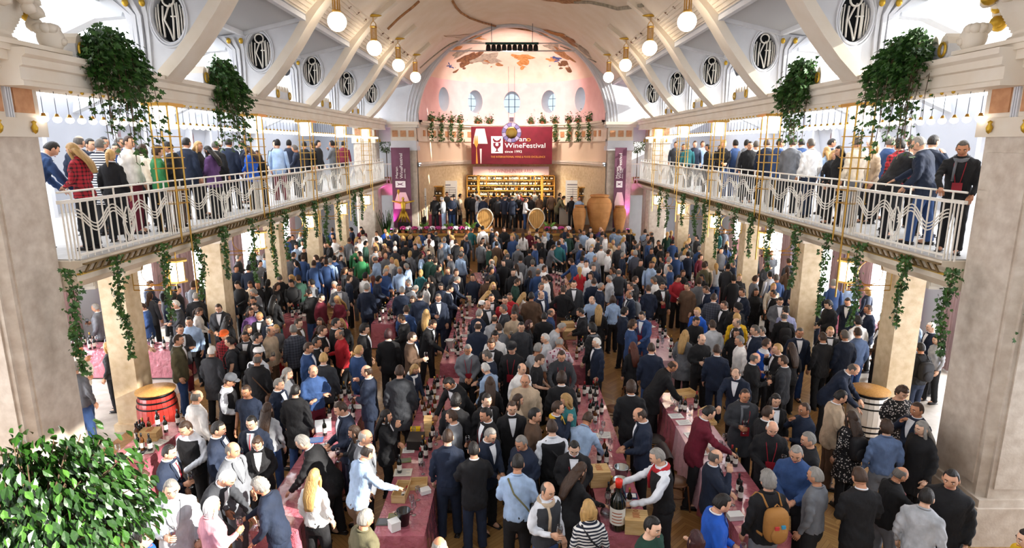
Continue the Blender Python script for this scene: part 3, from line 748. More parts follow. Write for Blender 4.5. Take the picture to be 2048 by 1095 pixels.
# ---- brass trellis columns and lanterns
LGL = mat('lit_lantern_glass', '#fff4e2', 0.4, emit=2.2)
def trellis(s, y, i):
    t = thing('brass_trellis', 'slender brass trellis column, %s from the front pillar, %s' % (ORD[i], SIDEW[s]), 'column', (s*6.62, y, 2.95), group='brass trellis columns')
    h = 0.17
    for sx in (-1, 1):
        for sy in (-1, 1):
            MB().tube([(sx*h, sy*h, -0.1 if sy*sx > 0 else 1.0), (sx*h, sy*h, 3.6)], 0.017, 6).build('post', GOLD, t)
    for z in (1.75, 2.0, 2.42, 2.62, 2.82, 3.02):
        mb = MB(); e = h+0.05
        for a in (-1, 1): mb.cbox((0, a*h, z), (2*e, 0.016, 0.016)); mb.cbox((a*h, 0, z), (0.016, 2*e, 0.016))
        mb.build('ring', GOLD, t)
    MB().box(-0.26, 0.26, -0.26, 0.26, 3.57, 3.63).build('top_plate', GOLD, t)
    MB().box(-0.13, 0.13, -0.13, 0.13, 3.16, 3.56).build('lit_glass', LGL, t)
    l = thing('brass_lantern', 'brass lantern with white glass under the %s brass trellis column, %s' % (ORD[i], SIDEW[s]), 'lantern', (s*6.72, y, 3.12), group='brass lanterns under the gallery')
    MB().lathe([(0.14, 0.04), (0.14, 0.42)], n=6, cap=False).build('glass', LGL, l)
    MB().lathe([(0.13, 0.0), (0.20, 0.0), (0.20, 0.035), (0.13, 0.035)], n=6, cap=False).build('bottom_ring', GOLD, l); MB().lathe([(0.13, 0.42), (0.22, 0.42), (0.22, 0.455), (0.0, 0.455)], n=6, cap=False).build('top_ring', GOLD, l)
    mb = MB()
    for k in range(6): mb.tube([(0.15*math.cos(k*PI/3), 0.15*math.sin(k*PI/3), 0.02), (0.15*math.cos(k*PI/3), 0.15*math.sin(k*PI/3), 0.44)], 0.011, 4)
    mb.build('corner_bar', GOLD, l)
    MB().tube([(0, 0, 0.45), (0, 0, 0.70)], 0.012, 5).build('hanger', GOLD, l)
    f = thing('ring_ornament', 'thin brass ornament with a ring beside the %s brass lantern, %s' % (ORD[i], SIDEW[s]), 'ornament', (s*7.18, y-0.02, 2.95), group='brass ring frames under the gallery')
    mb = MB()
    for z in (0.0, 0.10, 0.62): mb.tube([(-0.44, 0, z), (0.44, 0, z)], 0.011, 4)
    for x in (-0.44, 0.44): mb.tube([(x, 0, 0), (x, 0, 0.62)], 0.011, 4)
    mb.build('bar', GOLD, f)
    MB().tube([(0.25*math.cos(2*PI*k/24), 0, 0.36+0.25*math.sin(2*PI*k/24)) for k in range(24)], 0.010, 4, closed=True).build('ring', GOLD, f)
for s in (-1, 1):
    for i, y in enumerate(YR): trellis(s, y, i)
# ---- leaves
def leaf_shape(l, w_=0.45, fold=0.15):
    """closed pointed leaf, stem at the origin, tip along +Y"""
    return ([(0, 0, 0), (w_*0.42, l*0.30, fold*w_), (w_*0.5, l*0.5, fold*w_), (w_*0.3, l*0.78, fold*w_*0.6), (0, l, -fold*w_*0.5), (-w_*0.3, l*0.78, fold*w_*0.6), (-w_*0.5, l*0.5, fold*w_), (-w_*0.42, l*0.30, fold*w_), (0, l*0.5, 0)],
            [(0, 1, 8), (1, 2, 8), (2, 3, 8), (3, 4, 8), (4, 5, 8), (5, 6, 8), (6, 7, 8), (7, 0, 8)])
def ivy_shape(l):
    return ([(0, 0, 0), (l*0.45, l*0.05, 0.05*l), (l*0.30, l*0.40, 0), (l*0.5, l*0.6, -0.05*l), (l*0.2, l*0.62, 0), (0, l, -0.12*l), (-l*0.2, l*0.62, 0), (-l*0.5, l*0.6, -0.05*l), (-l*0.30, l*0.40, 0), (-l*0.45, l*0.05, 0.05*l)],
            [(0, 1, 2), (2, 3, 4), (0, 2, 4, 5), (0, 5, 6, 8), (6, 7, 8), (0, 8, 9)])
def leaf_cloud(pts, size, rr, shape=ivy_shape, droop=0.6, var=0.4):
    """numpy built cloud of leaves at pts (position, outward dir)"""
    vs_, fs = shape(1.0); V = np.array(vs_); nv = len(V); n = len(pts)
    out = np.zeros((n*nv, 3)); F = []
    for i, (p, d) in enumerate(pts):
        d = Vector(d)+Vector((rr.uniform(-.5, .5), rr.uniform(-.5, .5), rr.uniform(-.3, .3)-droop)); d.normalize()
        q = d.to_track_quat('Y', 'Z'); R = np.array(q.to_matrix()) @ np.array(Matrix.Rotation(rr.uniform(-1.3, 1.3), 3, 'Y'))
        s_ = size*rr.uniform(1-var, 1+var)
        out[i*nv:(i+1)*nv] = (V*s_) @ R.T+np.array(p)
        F.extend(tuple(a+i*nv for a in f) for f in fs)
    mb = MB(); mb.v = [tuple(v) for v in out]; mb.f = F; mb.m = [0]*len(F); return mb
# ---- parapet planters with ivy on the beams
def planter(s, y, label, ivy=None):
    t = thing('parapet_planter', label, 'planter', (s*6.72, y, 7.06), group='scalloped planters on the beams')
    mb = MB()
    mb.box(-0.16, 0.16, -0.55, 0.55, 0, 0.24)
    mb.build('trough', WHITE, t)
    for k in range(5):
        MB().prism([(-0.10, 0.24), (0.10, 0.24), (0.06, 0.34), (0.0, 0.40), (-0.06, 0.34)], -0.15, 0.15, axis='x').build('scallop', CREAM, t, loc=(0, -0.42+0.21*k, 0))
    for k in (-1, 1): MB().tube([(-s*0.19, k*0.45+0.07*math.cos(a*PI/6), 0.16+0.1*math.sin(a*PI/6)) for a in range(13)], 0.02, 5).build('gilded_garland', GOLDP, t)
for s in (-1, 1):
    for i, (y0, y1) in enumerate(BAYS[:5]):
        planter(s, (y0+y1)/2+(0.1 if i else -0.2), 'scalloped white planter on the beam %s, %s' % (BAYW[i], SIDEW[s]))
def ivy_basket(s, y, z, rw, up, hang, label, seed):
    rr = random.Random(seed); t = thing('trailing_ivy', label, 'plant', (s*6.55, y, 7.05), group='big trailing ivy plants')
    stems = []
    for k in range(52):       # arching, then hanging runners
        a = rr.uniform(-1, 1); l = rr.random(); yy = a*rw*0.46
        topz = up*(1-a*a*0.6)*rr.uniform(0.2, 0.85)
        ox = -s*rr.uniform(0.0, 0.36)
        dn = hang*rr.uniform(0.05, 1.0)**1.3*1.25
        P = [Vector((-s*0.02, yy*0.6, 0.2)), Vector((ox*0.4, yy*0.85, topz*0.9+0.2)), Vector((ox*0.8, yy*1.15, topz*0.75+0.1)), Vector((ox, yy*1.45, 0.0)), Vector((ox*1.05-s*0.05, yy*1.5+rr.uniform(-.06, .06), -dn*0.5)), Vector((ox*1.05-s*0.05, yy*1.5+rr.uniform(-.1, .1), -dn))]
        stems.append(P)
    mb = MB(); pts = []
    for P in stems:
        mb.tube(P, 0.006, 3)
        for q in range(62):
            u = rr.random()**0.85*(len(P)-1); i = min(int(u), len(P)-2); f = u-i; p = P[i].lerp(P[i+1], f)
            thin = 1 if p.z > -0.25 else 0.55
            if rr.random() > thin: continue
            p = p+Vector((rr.gauss(0, .05), rr.gauss(0, .06), rr.gauss(0, .05)))
            pts.append((p, (p.x*1.5-s*0.2, p.y, 0.2)))
    o = leaf_cloud(pts, 0.085, rr).build('foliage', LEAF, t); o['kind'] = 'stuff'
    mb.build('stems', BARK, t)
ivy_basket(-1, 10.15, 7.05, 1.0, 0.62, 1.25, 'large trailing ivy over the beam next to the front pillar, red barrel side', 1)
ivy_basket(-1, 14.0, 7.05, 0.85, 0.60, 1.15, 'bushy trailing ivy on the beam past the first gold column, red barrel side', 2)
ivy_basket(1, 10.3, 7.05, 1.0, 0.55, 1.2, 'large trailing ivy over the beam next to the front pillar, white barrel side', 3)
ivy_basket(1, 13.9, 7.05, 0.8, 0.62, 1.05, 'bushy trailing ivy on the beam past the first gold column, white barrel side', 4)
# ---- vines hanging from the gallery edge
def vine_mesh(l, seed, wd=0.10, dens=210):
    rr = random.Random(seed); pts = []
    for q in range(int(dens*l)):
        u = rr.random()**1.15; z = -l*u; r = wd*(1-0.55*u)
        pts.append((Vector((rr.gauss(0, r*0.55)+0.04*math.sin(u*7+seed), rr.gauss(0, r*0.55), z)), (rr.uniform(-1, 1), rr.uniform(-1, 1), 0)))
    st_ = MB().tube([(0.04*math.sin(u/8*7+seed), 0, -l*u/8) for u in range(9)], 0.007, 4)
    return leaf_cloud(pts, 0.06, rr, droop=0.9).mesh('foliage', LEAF), st_.mesh('stem', BARK)
VM = [vine_mesh(l, k) for k, l in enumerate((1.6, 1.35, 1.75, 1.2, 1.45))]
VL = [125, 225, 322, 391, 445, 502, 543, 570, 609, 632, 653, 679, 710, 726]
VR = [1912, 1816, 1722, 1658, 1596, 1540, 1502, 1470, 1435, 1409, 1389, 1363, 1332, 1317]
for s, lst in ((-1, VL), (1, VR)):
    for k, px in enumerate(lst):
        p = at_x(px, 470 if k > 2 else 500, s*6.46); f_, st_ = VM[(k*2+(s > 0)) % 5]
        NTH = ['first', 'second', 'third', 'fourth', 'fifth', 'sixth', 'seventh', 'eighth', 'ninth', 'tenth', 'eleventh', 'twelfth', 'thirteenth', 'fourteenth']
        t = thing('hanging_vine', 'leafy vine on the gallery edge, %s from the front pillar, %s' % (NTH[k], SIDEW[s]), 'vine', (s*6.43, p.y, 4.06), group='vines on the gallery edge')
        t.rotation_euler = (0, 0, k*1.3)
        o = obj('foliage', f_, t); o['kind'] = 'stuff'; obj('stem', st_, t)
# ---- theatre spotlights between the ribs
sp_b = MB().lathe([(0.0, -0.26), (0.10, -0.26), (0.115, -0.2), (0.115, 0.12), (0.13, 0.14), (0.13, 0.26), (0.12, 0.26), (0.11, 0.16), (0.0, 0.16)], n=14).mesh('housing', mat('spot_grey', '#6d737a', 0.4, metal=0.4), True)
sp_y = MB().tube([(-0.14, 0, 0), (-0.14, 0, 0.22), (0, 0, 0.30), (0.14, 0, 0.22), (0.14, 0, 0)], 0.014, 5).mesh('yoke', BLACK)
sp_r = MB().box(-0.09, 0.09, -0.10, 0.10, 0.10, 0.26).mesh('lamp_box', BLACK)
for s in (-1, 1):
    for bi, n in ((2, 3), (3, 2), (4, 2)):
        y0, y1 = BAYS[bi]; yc = (y0+y1)/2
        rail = thing('lighting_bar', 'dark bar holding spotlights %s, %s' % (BAYW[bi], SIDEW[s]), 'light bar', (s*6.75, yc, 8.3))
        MB().tube([(0, -1.2, 0.05), (0, 1.2, 0.05)], 0.02, 6).build('pipe', BLACK, rail)
        for k in (-1, 1): MB().tube([(0, k*0.9, 0.05), (0, k*0.9, 0.56)], 0.014, 5).build('hanger', BLACK, rail)
        for k in range(n):
            t = thing('theatre_spotlight', 'grey spotlight on the bar %s, %s' % (BAYW[bi], SIDEW[s]), 'spotlight', (s*6.72, yc-0.55+0.5*k, 7.98), group='spotlights %s %s' % (bi, s))
            q = obj('housing', sp_b, t, rot=(0, -s*math.radians(112), math.radians(-20))); obj('yoke', sp_y, t, rot=(0, 0, PI/2)); obj('lamp_box', sp_r, t, loc=(s*0.14, 0, -0.05))
# stage wash from the spotlights of the batten
for k in (-1, 0, 1):
    ld = bpy.data.lights.new('stage_wash', 'SPOT'); ld.energy = 600; ld.color = (1, .86, .72); ld.spot_size = math.radians(75); ld.spot_blend = .8; ld.shadow_soft_size = .3
    lo = bpy.data.objects.new('stage_wash', ld); COL.objects.link(lo); lo.location = (k*1.0, 30.9, 10.25); lo.rotation_euler = Vector((k*.15, .72, -.68)).to_track_quat('-Z', 'Y').to_euler()
ld = bpy.data.lights.new('apse_wash', 'SPOT'); ld.energy = 1500; ld.color = (1, .80, .76); ld.spot_size = math.radians(95); ld.spot_blend = .8; ld.shadow_soft_size = .3
lo = bpy.data.objects.new('apse_wash', ld); COL.objects.link(lo); lo.location = (0, 31.3, 10.2); lo.rotation_euler = Vector((0, 1, -.22)).to_track_quat('-Z', 'Y').to_euler()
# black stage-light batten on the ceiling in front of the apse
t = thing('stage_light_batten', 'row of black stage lights on a batten below the painted ceiling', 'stage lights', (0, 31.0, 10.62))
MB().cbox((0, 0, 0.06), (2.6, 0.12, 0.10)).build('batten', mat('dark_teal_metal', '#1d4a44', 0.5), t)
lm = MB().lathe([(0.0, 0.0), (0.10, -0.04), (0.13, -0.26), (0.10, -0.30), (0.0, -0.30)], n=10).mesh('lamp_head', BLACK, True)
for k in range(10): obj('lamp_head', lm, t, (-1.16+0.258*k, -0.02, 0.02), rot=(0.25, 0, 0))
for k in (-1, 1): MB().tube([(k*1.0, 0, 0.1), (k*1.0, 0, 1.1)], 0.012, 4).build('suspension', BLACK, t)
# ---- big festival banner
BAN = mat('burgundy_banner_cloth', '#6c1225', 0.8, col2='#5f0f1f', nscale=2)
LETW = mat('white_print', '#f3ece6', 0.8); LETG = mat('gold_print', '#d2933f', 0.8); LETP = mat('pale_pink_print', '#ecc8c6', 0.8)
YB = 36.0
bl, br_ = at_y(943, 328, YB), at_y(1105, 253, YB)
BW, BH = br_.x-bl.x, br_.z-bl.z
t = thing('festival_banner', 'wide burgundy banner reading Merano WineFestival since 1992 above the stage', 'banner', (bl.x, YB, bl.z))
MB().grid(lambda u, v: (BW*u, 0.015*math.sin(u*9)*math.sin(v*5), BH*v), 20, 8).grid(lambda u, v: (BW*u, 0.03, BH*v), 1, 1, flip=True).build('cloth', BAN, t, True)
def flat(name, pts, m, par, y=-0.03):
    """flat printed shape on a hanging cloth, pts as (x, z)"""
    n = len(pts); return MB().add([(p[0], y, p[1]) for p in pts]+[(p[0], y+0.004, p[1]) for p in pts], [tuple(range(n)), tuple(range(2*n-1, n-1, -1))]).build(name, m, par)
def P(u, v): return (u*BW/162.0, BH-v*BH/75.0)
flat('printed_glass', [P(10, 4), P(27, 4), P(33, 34), P(4, 34), P(5, 24)], LETP, t)
flat('printed_glass_stem', [P(17, 44), P(21, 44), P(20, 74), P(18, 74)], LETP, t)
flat('printed_fork', [P(6, 18), P(7, 18), P(8, 30), P(9, 18), P(10, 18), P(11, 30), P(12, 18), P(13, 18), P(14, 34), P(11, 42), P(13, 74), P(9, 74), P(10, 42), P(6, 34)], LETG, t, -0.045)
flat('logo_square', [P(40, 19), P(63, 19), P(63, 53), P(40, 53)], LETW, t)
gobl = MB()
for pts in ([P(44, 22), P(47, 26), P(51.5, 28), P(56, 26), P(59, 22), P(60, 26), P(57, 31), P(46, 31), P(43, 26)], [P(44, 32), P(59, 32), P(59, 38), P(55, 43), P(53, 44), P(53, 48), P(57, 50), P(46, 50), P(50, 48), P(50, 44), P(48, 43), P(44, 38)]):
    n = len(pts); gobl.add([(p[0], -0.04, p[1]) for p in pts], [tuple(range(n))])
gobl.build('logo_goblet', BAN, t)
MB().add([(P(51.5, 35.5)[0]+0.09*math.cos(a*PI/8), -0.05, P(51.5, 35.5)[1]+0.09*math.sin(a*PI/8)) for a in range(16)], [tuple(range(16))]).build('logo_eye', LETW, t)
def btext(body, u, v, hpx, m, wpx=None, par=None, bw=None):
    me = text_mesh('lettering', body, 1.0, m); xs_ = [q.co.x for q in me.vertices]; w0 = max(xs_)-min(xs_)
    k = hpx*BH/75.0/0.7; o = obj('lettering', me, t, (P(u, v)[0], -0.03, P(u, v)[1]), (PI/2, 0, 0), ((wpx*BW/162.0)/w0 if wpx else k, k, 1)); return o
btext('Meran', 67, 29, 9, LETW, 42); btext('o', 110, 29, 9, LETG, 8)
btext('WineFestival', 67, 42, 9.5, LETW, 81); btext('since 1992', 67, 52, 5, LETW, 34)
btext('THE INTERNATIONAL WINE & FOOD EXCELLENCE', 39, 62, 3.6, LETG, 109)
# ---- hanging disc emblem
c = at_y(1023, 265, 33.2)
t = thing('hanging_emblem', 'round emblem with lavender segments and gold centre hanging before the banner', 'emblem', tuple(c))
LAV = mat('lavender_enamel', '#7b6fa3', 0.5); LAV2 = mat('pale_lavender_enamel', '#a99dc0', 0.5); RIMG = mat('dark_rim', '#5a4a58', 0.5)
for k in range(12):
    a0, a1 = 2*PI*k/12+0.03, 2*PI*(k+1)/12-0.03
    pts = [(0.33*math.cos(a0), 0.33*math.sin(a0)), (0.51*math.cos(a0), 0.51*math.sin(a0)), (0.51*math.cos((a0+a1)/2), 0.51*math.sin((a0+a1)/2)), (0.51*math.cos(a1), 0.51*math.sin(a1)), (0.33*math.cos(a1), 0.33*math.sin(a1))]
    MB().prism(pts, -0.03, 0.03).build('segment', LAV if k % 2 else LAV2, t)
MB().prism([(0.54*math.cos(2*PI*k/36), 0.54*math.sin(2*PI*k/36)) for k in range(36)], 0.0, 0.025).build('rim', RIMG, t)
MB().ell((0, -0.02, 0), (0.30, 0.04, 0.30), 20, 10, fn=lambda d: 1+0.06*math.sin(9*d[0])*math.sin(8*d[2])).build('gold_centre', GOLD, t, True)
MB().box(-0.12, 0.12, -0.03, 0.03, 0.56, 0.80).build('hanger_plate', RIMG, t)
for k in (-1, 1): MB().tube([(k*0.16, 0, 0.45), (k*0.16, 0, 3.4)], 0.008, 4).build('wire', BLACK, t)
# ---- tall side banners
VIO = mat('violet_banner_cloth', '#74495c', 0.8, col2='#694152', nscale=2)
for s, x0, x1 in ((-1, 788, 819), (1, 1225, 1254)):
    a, b = at_y(x0, 455, YE-0.25), at_y(x1, 295, YE-0.25); W_, H_ = b.x-a.x, b.z-a.z
    t = thing('tall_banner', 'tall narrow violet banner with white lettering and glass print, %s' % ('behind the golden figure' if s < 0 else 'behind the clay jars'), 'banner', (a.x, YE-0.25, a.z))
    MB().grid(lambda u, v: (W_*u, 0.012*math.sin(v*11), H_*v), 4, 16).grid(lambda u, v: (W_*u, 0.03, H_*v), 1, 1, flip=True).build('cloth', VIO, t, True)
    for body, uu, sz, wd in (('Meran', 0.34, 0.19, 0.14), ('WineFestival', 0.60, 0.23, 0.31), ('since 1992', 0.74, 0.10, 0.12)):
        me = text_mesh('lettering', body, 1.0, LETW); xs_ = [q.co.x for q in me.vertices]
        o = obj('lettering', me, t, (W_*uu, -0.03, H_*0.62), scale=(wd*H_/(max(xs_)-min(xs_)), sz, 1)); o.rotation_euler = (Matrix.Rotation(-PI/2, 4, 'Y') @ Matrix.Rotation(PI/2, 4, 'X')).to_euler()
    flat('logo_square', [(W_*0.18, H_*0.51), (W_*0.72, H_*0.51), (W_*0.72, H_*0.59), (W_*0.18, H_*0.59)], LETW, t)
    flat('logo_goblet', [(W_*0.25, H_*0.53), (W_*0.42, H_*0.545), (W_*0.65, H_*0.53), (W_*0.5, H_*0.55), (W_*0.65, H_*0.575), (W_*0.42, H_*0.555), (W_*0.25, H_*0.575), (W_*0.35, H_*0.55)], VIO, t, -0.045)
    flat('printed_glass', [(W_*0.08, H_*0.24), (W_*0.92, H_*0.24), (W_*0.92, H_*0.32), (W_*0.72, H_*0.45), (W_*0.28, H_*0.45), (W_*0.08, H_*0.32)], LETP, t)
    flat('printed_glass_stem', [(W_*0.42, H_*0.05), (W_*0.55, H_*0.05), (W_*0.58, H_*0.20), (W_*0.40, H_*0.20)], LETP, t)
# magenta uplights at the foot of the side banners
MAG = mat('magenta_lamp', '#ff3fd0', 0.4, emit=6)
for s, px in ((-1, 783), (1, 1255)):
    p = at_y(px, 448, YE-0.3)
    t = thing('uplight', 'magenta floor uplight at the foot of the tall banner, %s' % ('by the golden figure' if s < 0 else 'by the clay jars'), 'uplight', (p.x, YE-0.42, STZ+0.03))
    MB().box(-0.08, 0.08, -0.06, 0.06, 0, 0.12).build('housing', BLACK, t); MB().box(-0.06, 0.06, -0.04, 0.04, 0.12, 0.13).build('lens', MAG, t)
    ld = bpy.data.lights.new('magenta_spot', 'SPOT'); ld.energy = 150; ld.color = (1.0, 0.12, 0.75); ld.spot_size = math.radians(55); ld.spot_blend = 0.6; ld.shadow_soft_size = 0.05
    lo = bpy.data.objects.new('magenta_spot', ld); COL.objects.link(lo); lo.parent = t; lo.location = (0, 0, 0.2); lo.rotation_euler = Vector((0.12*(-s), 0.16, 1)).to_track_quat('-Z', 'Y').to_euler()
# ---- plants on the apse cornice
rr = random.Random(11)
for k, (px, hang) in enumerate([(866, 1), (885, 1), (905, 1), (924, 1), (957, 0), (980, 0), (1061, 0), (1084, 0), (1109, 1), (1134, 1), (1153, 1), (1175, 1)]):
    X_over_Y = ray(px, 245)[0]/ray(px, 245)[1]
    tt = min((abs(ap(q/200*PI-PI/2, 7, -0.3)[0]-X_over_Y*ap(q/200*PI-PI/2, 7, -0.3)[1]), q) for q in range(201))[1]/200*PI-PI/2
    p = ap(tt, 7.1, -0.22)
    t = thing('cornice_plant', 'small leafy plant %s, %s from the golden figure side' % ('trailing over the apse cornice' if hang else 'above the burgundy banner', ['first', 'second', 'third', 'fourth', 'fifth', 'sixth', 'seventh', 'eighth', 'ninth', 'tenth', 'eleventh', 'last'][k]), 'plant', p, group='plants on the apse cornice')
    pts = [(Vector((rr.gauss(0, .12), rr.gauss(0, .08), abs(rr.gauss(0, .2))+0.05)), (rr.uniform(-1, 1), -0.5, 0.6)) for _ in range(150)]
    if hang: pts += [(Vector((rr.gauss(0, .075), -0.22+rr.gauss(0, .05), -rr.random()*1.05)), (rr.uniform(-1, 1), -0.8, 0)) for _ in range(170)]
    o = leaf_cloud(pts, 0.09, rr).build('foliage', LEAF, t); o['kind'] = 'stuff'
    MB().lathe([(0.09, 0), (0.13, 0.16), (0.12, 0.16), (0.0, 0.14)], n=10).build('pot', mat('terracotta', '#a5603d', 0.8), t)
# ================================================================== on the stage
BOTG = mat('dark_bottle_glass', '#10150f', 0.08, spec=0.7, coat=0.5); BOTA = mat('amber_bottle_glass', '#5a3312', 0.1, spec=0.7)
LABW = mat('white_bottle_label', '#e9e4d8', 0.7); CAPR = mat('red_capsule', '#9c1f22', 0.4); CAPK = mat('black_capsule', '#1a1a1c', 0.4); CAPG = mat('gold_capsule', '#b48a3c', 0.35, metal=0.7)
SHELFW = mat('honey_shelf_wood', '#d3a04e', 0.5, col2='#c18c3c', nscale=4, stretch=(1, 8, 8))
def shelf(name, label, x0, x1, ztop, Y, rows, seed, depth=0.34, zbot=STZ+0.4):
    t = thing(name, label, 'shelf', (x0, Y, zbot)); W_ = x1-x0; H_ = ztop-zbot
    MB().box(0, W_, depth-0.03, depth, 0, H_).build('back_panel', SHELFW, t)
    for x in (0, W_-0.05): MB().box(x, x+0.05, 0, depth, 0, H_).build('side_panel', SHELFW, t)
    MB().box(0, W_, 0, depth, H_-0.05, H_).build('top_board', SHELFW, t)
    rr = random.Random(seed); bots = MB(); labs = MB()
    for r in range(rows):
        z = H_*r/rows
        MB().box(0.05, W_-0.05, 0.02, depth-0.03, z, z+0.035).build('shelf_board', SHELFW, t)
        x = 0.12
        while x < W_-0.12:
            if rr.random() > 0.06:
                h = rr.uniform(0.26, 0.33); rr_ = rr.uniform(0.034, 0.042); yy = 0.12+rr.uniform(-.04, .05)
                bots.lathe([(rr_, 0), (rr_, h*0.58), (0.014, h*0.74), (0.015, h)], (x, yy, z+0.037), n=7)
                if rr.random() > 0.35: labs.lathe([(rr_+0.003, h*0.16), (rr_+0.003, h*0.48)], (x, yy, z+0.037), n=7, cap=False)
            x += rr.uniform(0.078, 0.095)
    o = bots.build('wine_bottles', BOTG); o.location = (x0, Y, zbot); tag(o, 'rows of dark wine bottles crowding the '+label, 'bottles', kind='stuff')
    labs.build('bottle_labels', LABW, o)
    return t
YS = 37.2
a, b = at_y(957, 350, YS), at_y(1084, 350, YS)
shelf('wine_shelf', 'wide central honey-wood wine shelf behind the stage crowd', a.x, b.x, a.z, YS, 7, 1)
a2 = at_y(933, 350, YS-0.1); shelf('wine_shelf', 'narrow honey-wood wine shelf joined to the golden figure end of the wide shelf', a2.x, a.x-0.02, a.z, YS-0.1, 7, 2)
b2 = at_y(1110, 350, YS-0.1); shelf('wine_shelf', 'narrow honey-wood wine shelf joined to the clay jar end of the wide shelf', b.x+0.02, b2.x, a.z, YS-0.1, 7, 3)
p = at_y(868, 374, 34.8); shelf('wine_shelf', 'small tall bottle cabinet beside the marble wall near the golden figure', p.x-0.7, p.x+0.55, at_y(868, 372, 34.8).z, 34.8, 4, 4, zbot=STZ)
p = at_y(1172, 374, 35.4); shelf('wine_shelf', 'small bottle shelf behind the large clay jar', p.x-0.45, p.x+0.55, p.z, 35.4, 4, 5, zbot=STZ)
# sign over the shelf
a, b = at_y(946, 350, YS-0.02), at_y(1098, 333, YS-0.02)
t = thing('shelf_sign', 'pink sign board reading THE WINEHUNTER AREA above the wine shelf', 'sign', (a.x, YS-0.02, a.z))
SW_, SH_ = b.x-a.x, b.z-a.z
MB().box(0, SW_, 0, 0.05, 0, SH_).build('board', mat('pale_pink_board', '#eacbd3', 0.7), t)
me = text_mesh('lettering', 'THE WINEHUNTER AREA', 1.0, mat('rose_print', '#b96a7c', 0.7)); xs_ = [q.co.x for q in me.vertices]
obj('lettering', me, t, (SW_*0.2, -0.01, SH_*0.28), (PI/2, 0, 0), (SW_*0.6/(max(xs_)-min(xs_)), SH_*0.6, 1))
# info boards
INK = mat('grey_print', '#8d8a92', 0.8)
def board(label, x0, y0, x1, y1, Y, tilt=0.0, lines=14):
    a, b = at_y(x0, y1, Y), at_y(x1, y0, Y)
    zb = max(STZ+0.02, a.z); t = thing('info_board', label, 'notice board', (a.x, Y, STZ+0.02), tilt)
    W_, H_ = b.x-a.x, b.z-STZ
    MB().box(0, W_, 0, 0.04, 0, H_).build('panel', PAPER, t)
    mb = MB()
    for k in range(lines):
        z = H_*(0.88-0.8*k/lines); mb.box(W_*0.08, W_*(0.92 if k else 0.7), -0.008, 0.0, z, z+(0.03 if k else 0.07))
    for k in range(1, 4): mb.box(W_*(0.08+0.28*k), W_*(0.08+0.28*k)+0.02, -0.008, 0, H_*0.08, H_*0.8)
    mb.build('print', INK, t)
board('wide white list board standing behind the small tall bottle cabinet', 872, 362, 914, 440, 36.0, 0.05)
board('wide white list board standing beside the small bottle shelf', 1130, 361, 1171, 440, 36.2, -0.08)
board('narrow white board with small pictures beside the marble pier', 836, 377, 852, 436, 33.4, 0.0, 8)
# amphorae
CLAY = mat('ochre_clay', '#b98148', 0.75, col2='#a56f3a', nscale=2.5, bump=0.2, bscale=16)
def amphora(px, ytop, ybot, wpx, Y, label):
    p = at_y(px, ybot, Y); k = Y/FPX; h = (ybot-ytop)*k/1.0; r = wpx*k/2
    t = thing('clay_jar', label, 'jar', (p.x, Y, STZ+0.02)); h = at_y(px, ytop, Y).z-STZ-0.02
    pr = [(0.50, 0.0), (0.55, 0.02), (0.72, 0.20), (0.90, 0.45), (1.0, 0.66), (0.99, 0.76), (0.88, 0.86), (0.70, 0.92), (0.66, 0.945)]
    MB().lathe([(r*a_, h*b_) for a_, b_ in pr], n=36).build('body', CLAY, t, True)
    MB().lathe([(r*0.66, h*0.94), (r*0.76, h*0.955), (r*0.76, h*0.985), (r*0.70, h*1.0), (0, h*1.0)], n=36).build('lid', CLAY, t, True)
    mb = MB()
    for zz, rr_ in ((0.30, 0.795), (0.55, 0.953), (0.80, 0.955)): mb.lathe([(r*rr_, h*zz-0.012), (r*rr_+0.012, h*zz), (r*rr_, h*zz+0.012)], n=36, cap=False)
    mb.build('raised_ring', CLAY, t, True)
amphora(1197, 389, 462, 50, 31.25, 'huge ochre clay jar, tallest of the three jars on the stage')
amphora(1158, 410, 462, 27, 31.0, 'smaller ochre clay jar on the stage, between the huge jar and the barrel')
amphora(1238, 411, 462, 26, 31.15, 'smaller ochre clay jar on the stage, between the huge jar and the violet banner')
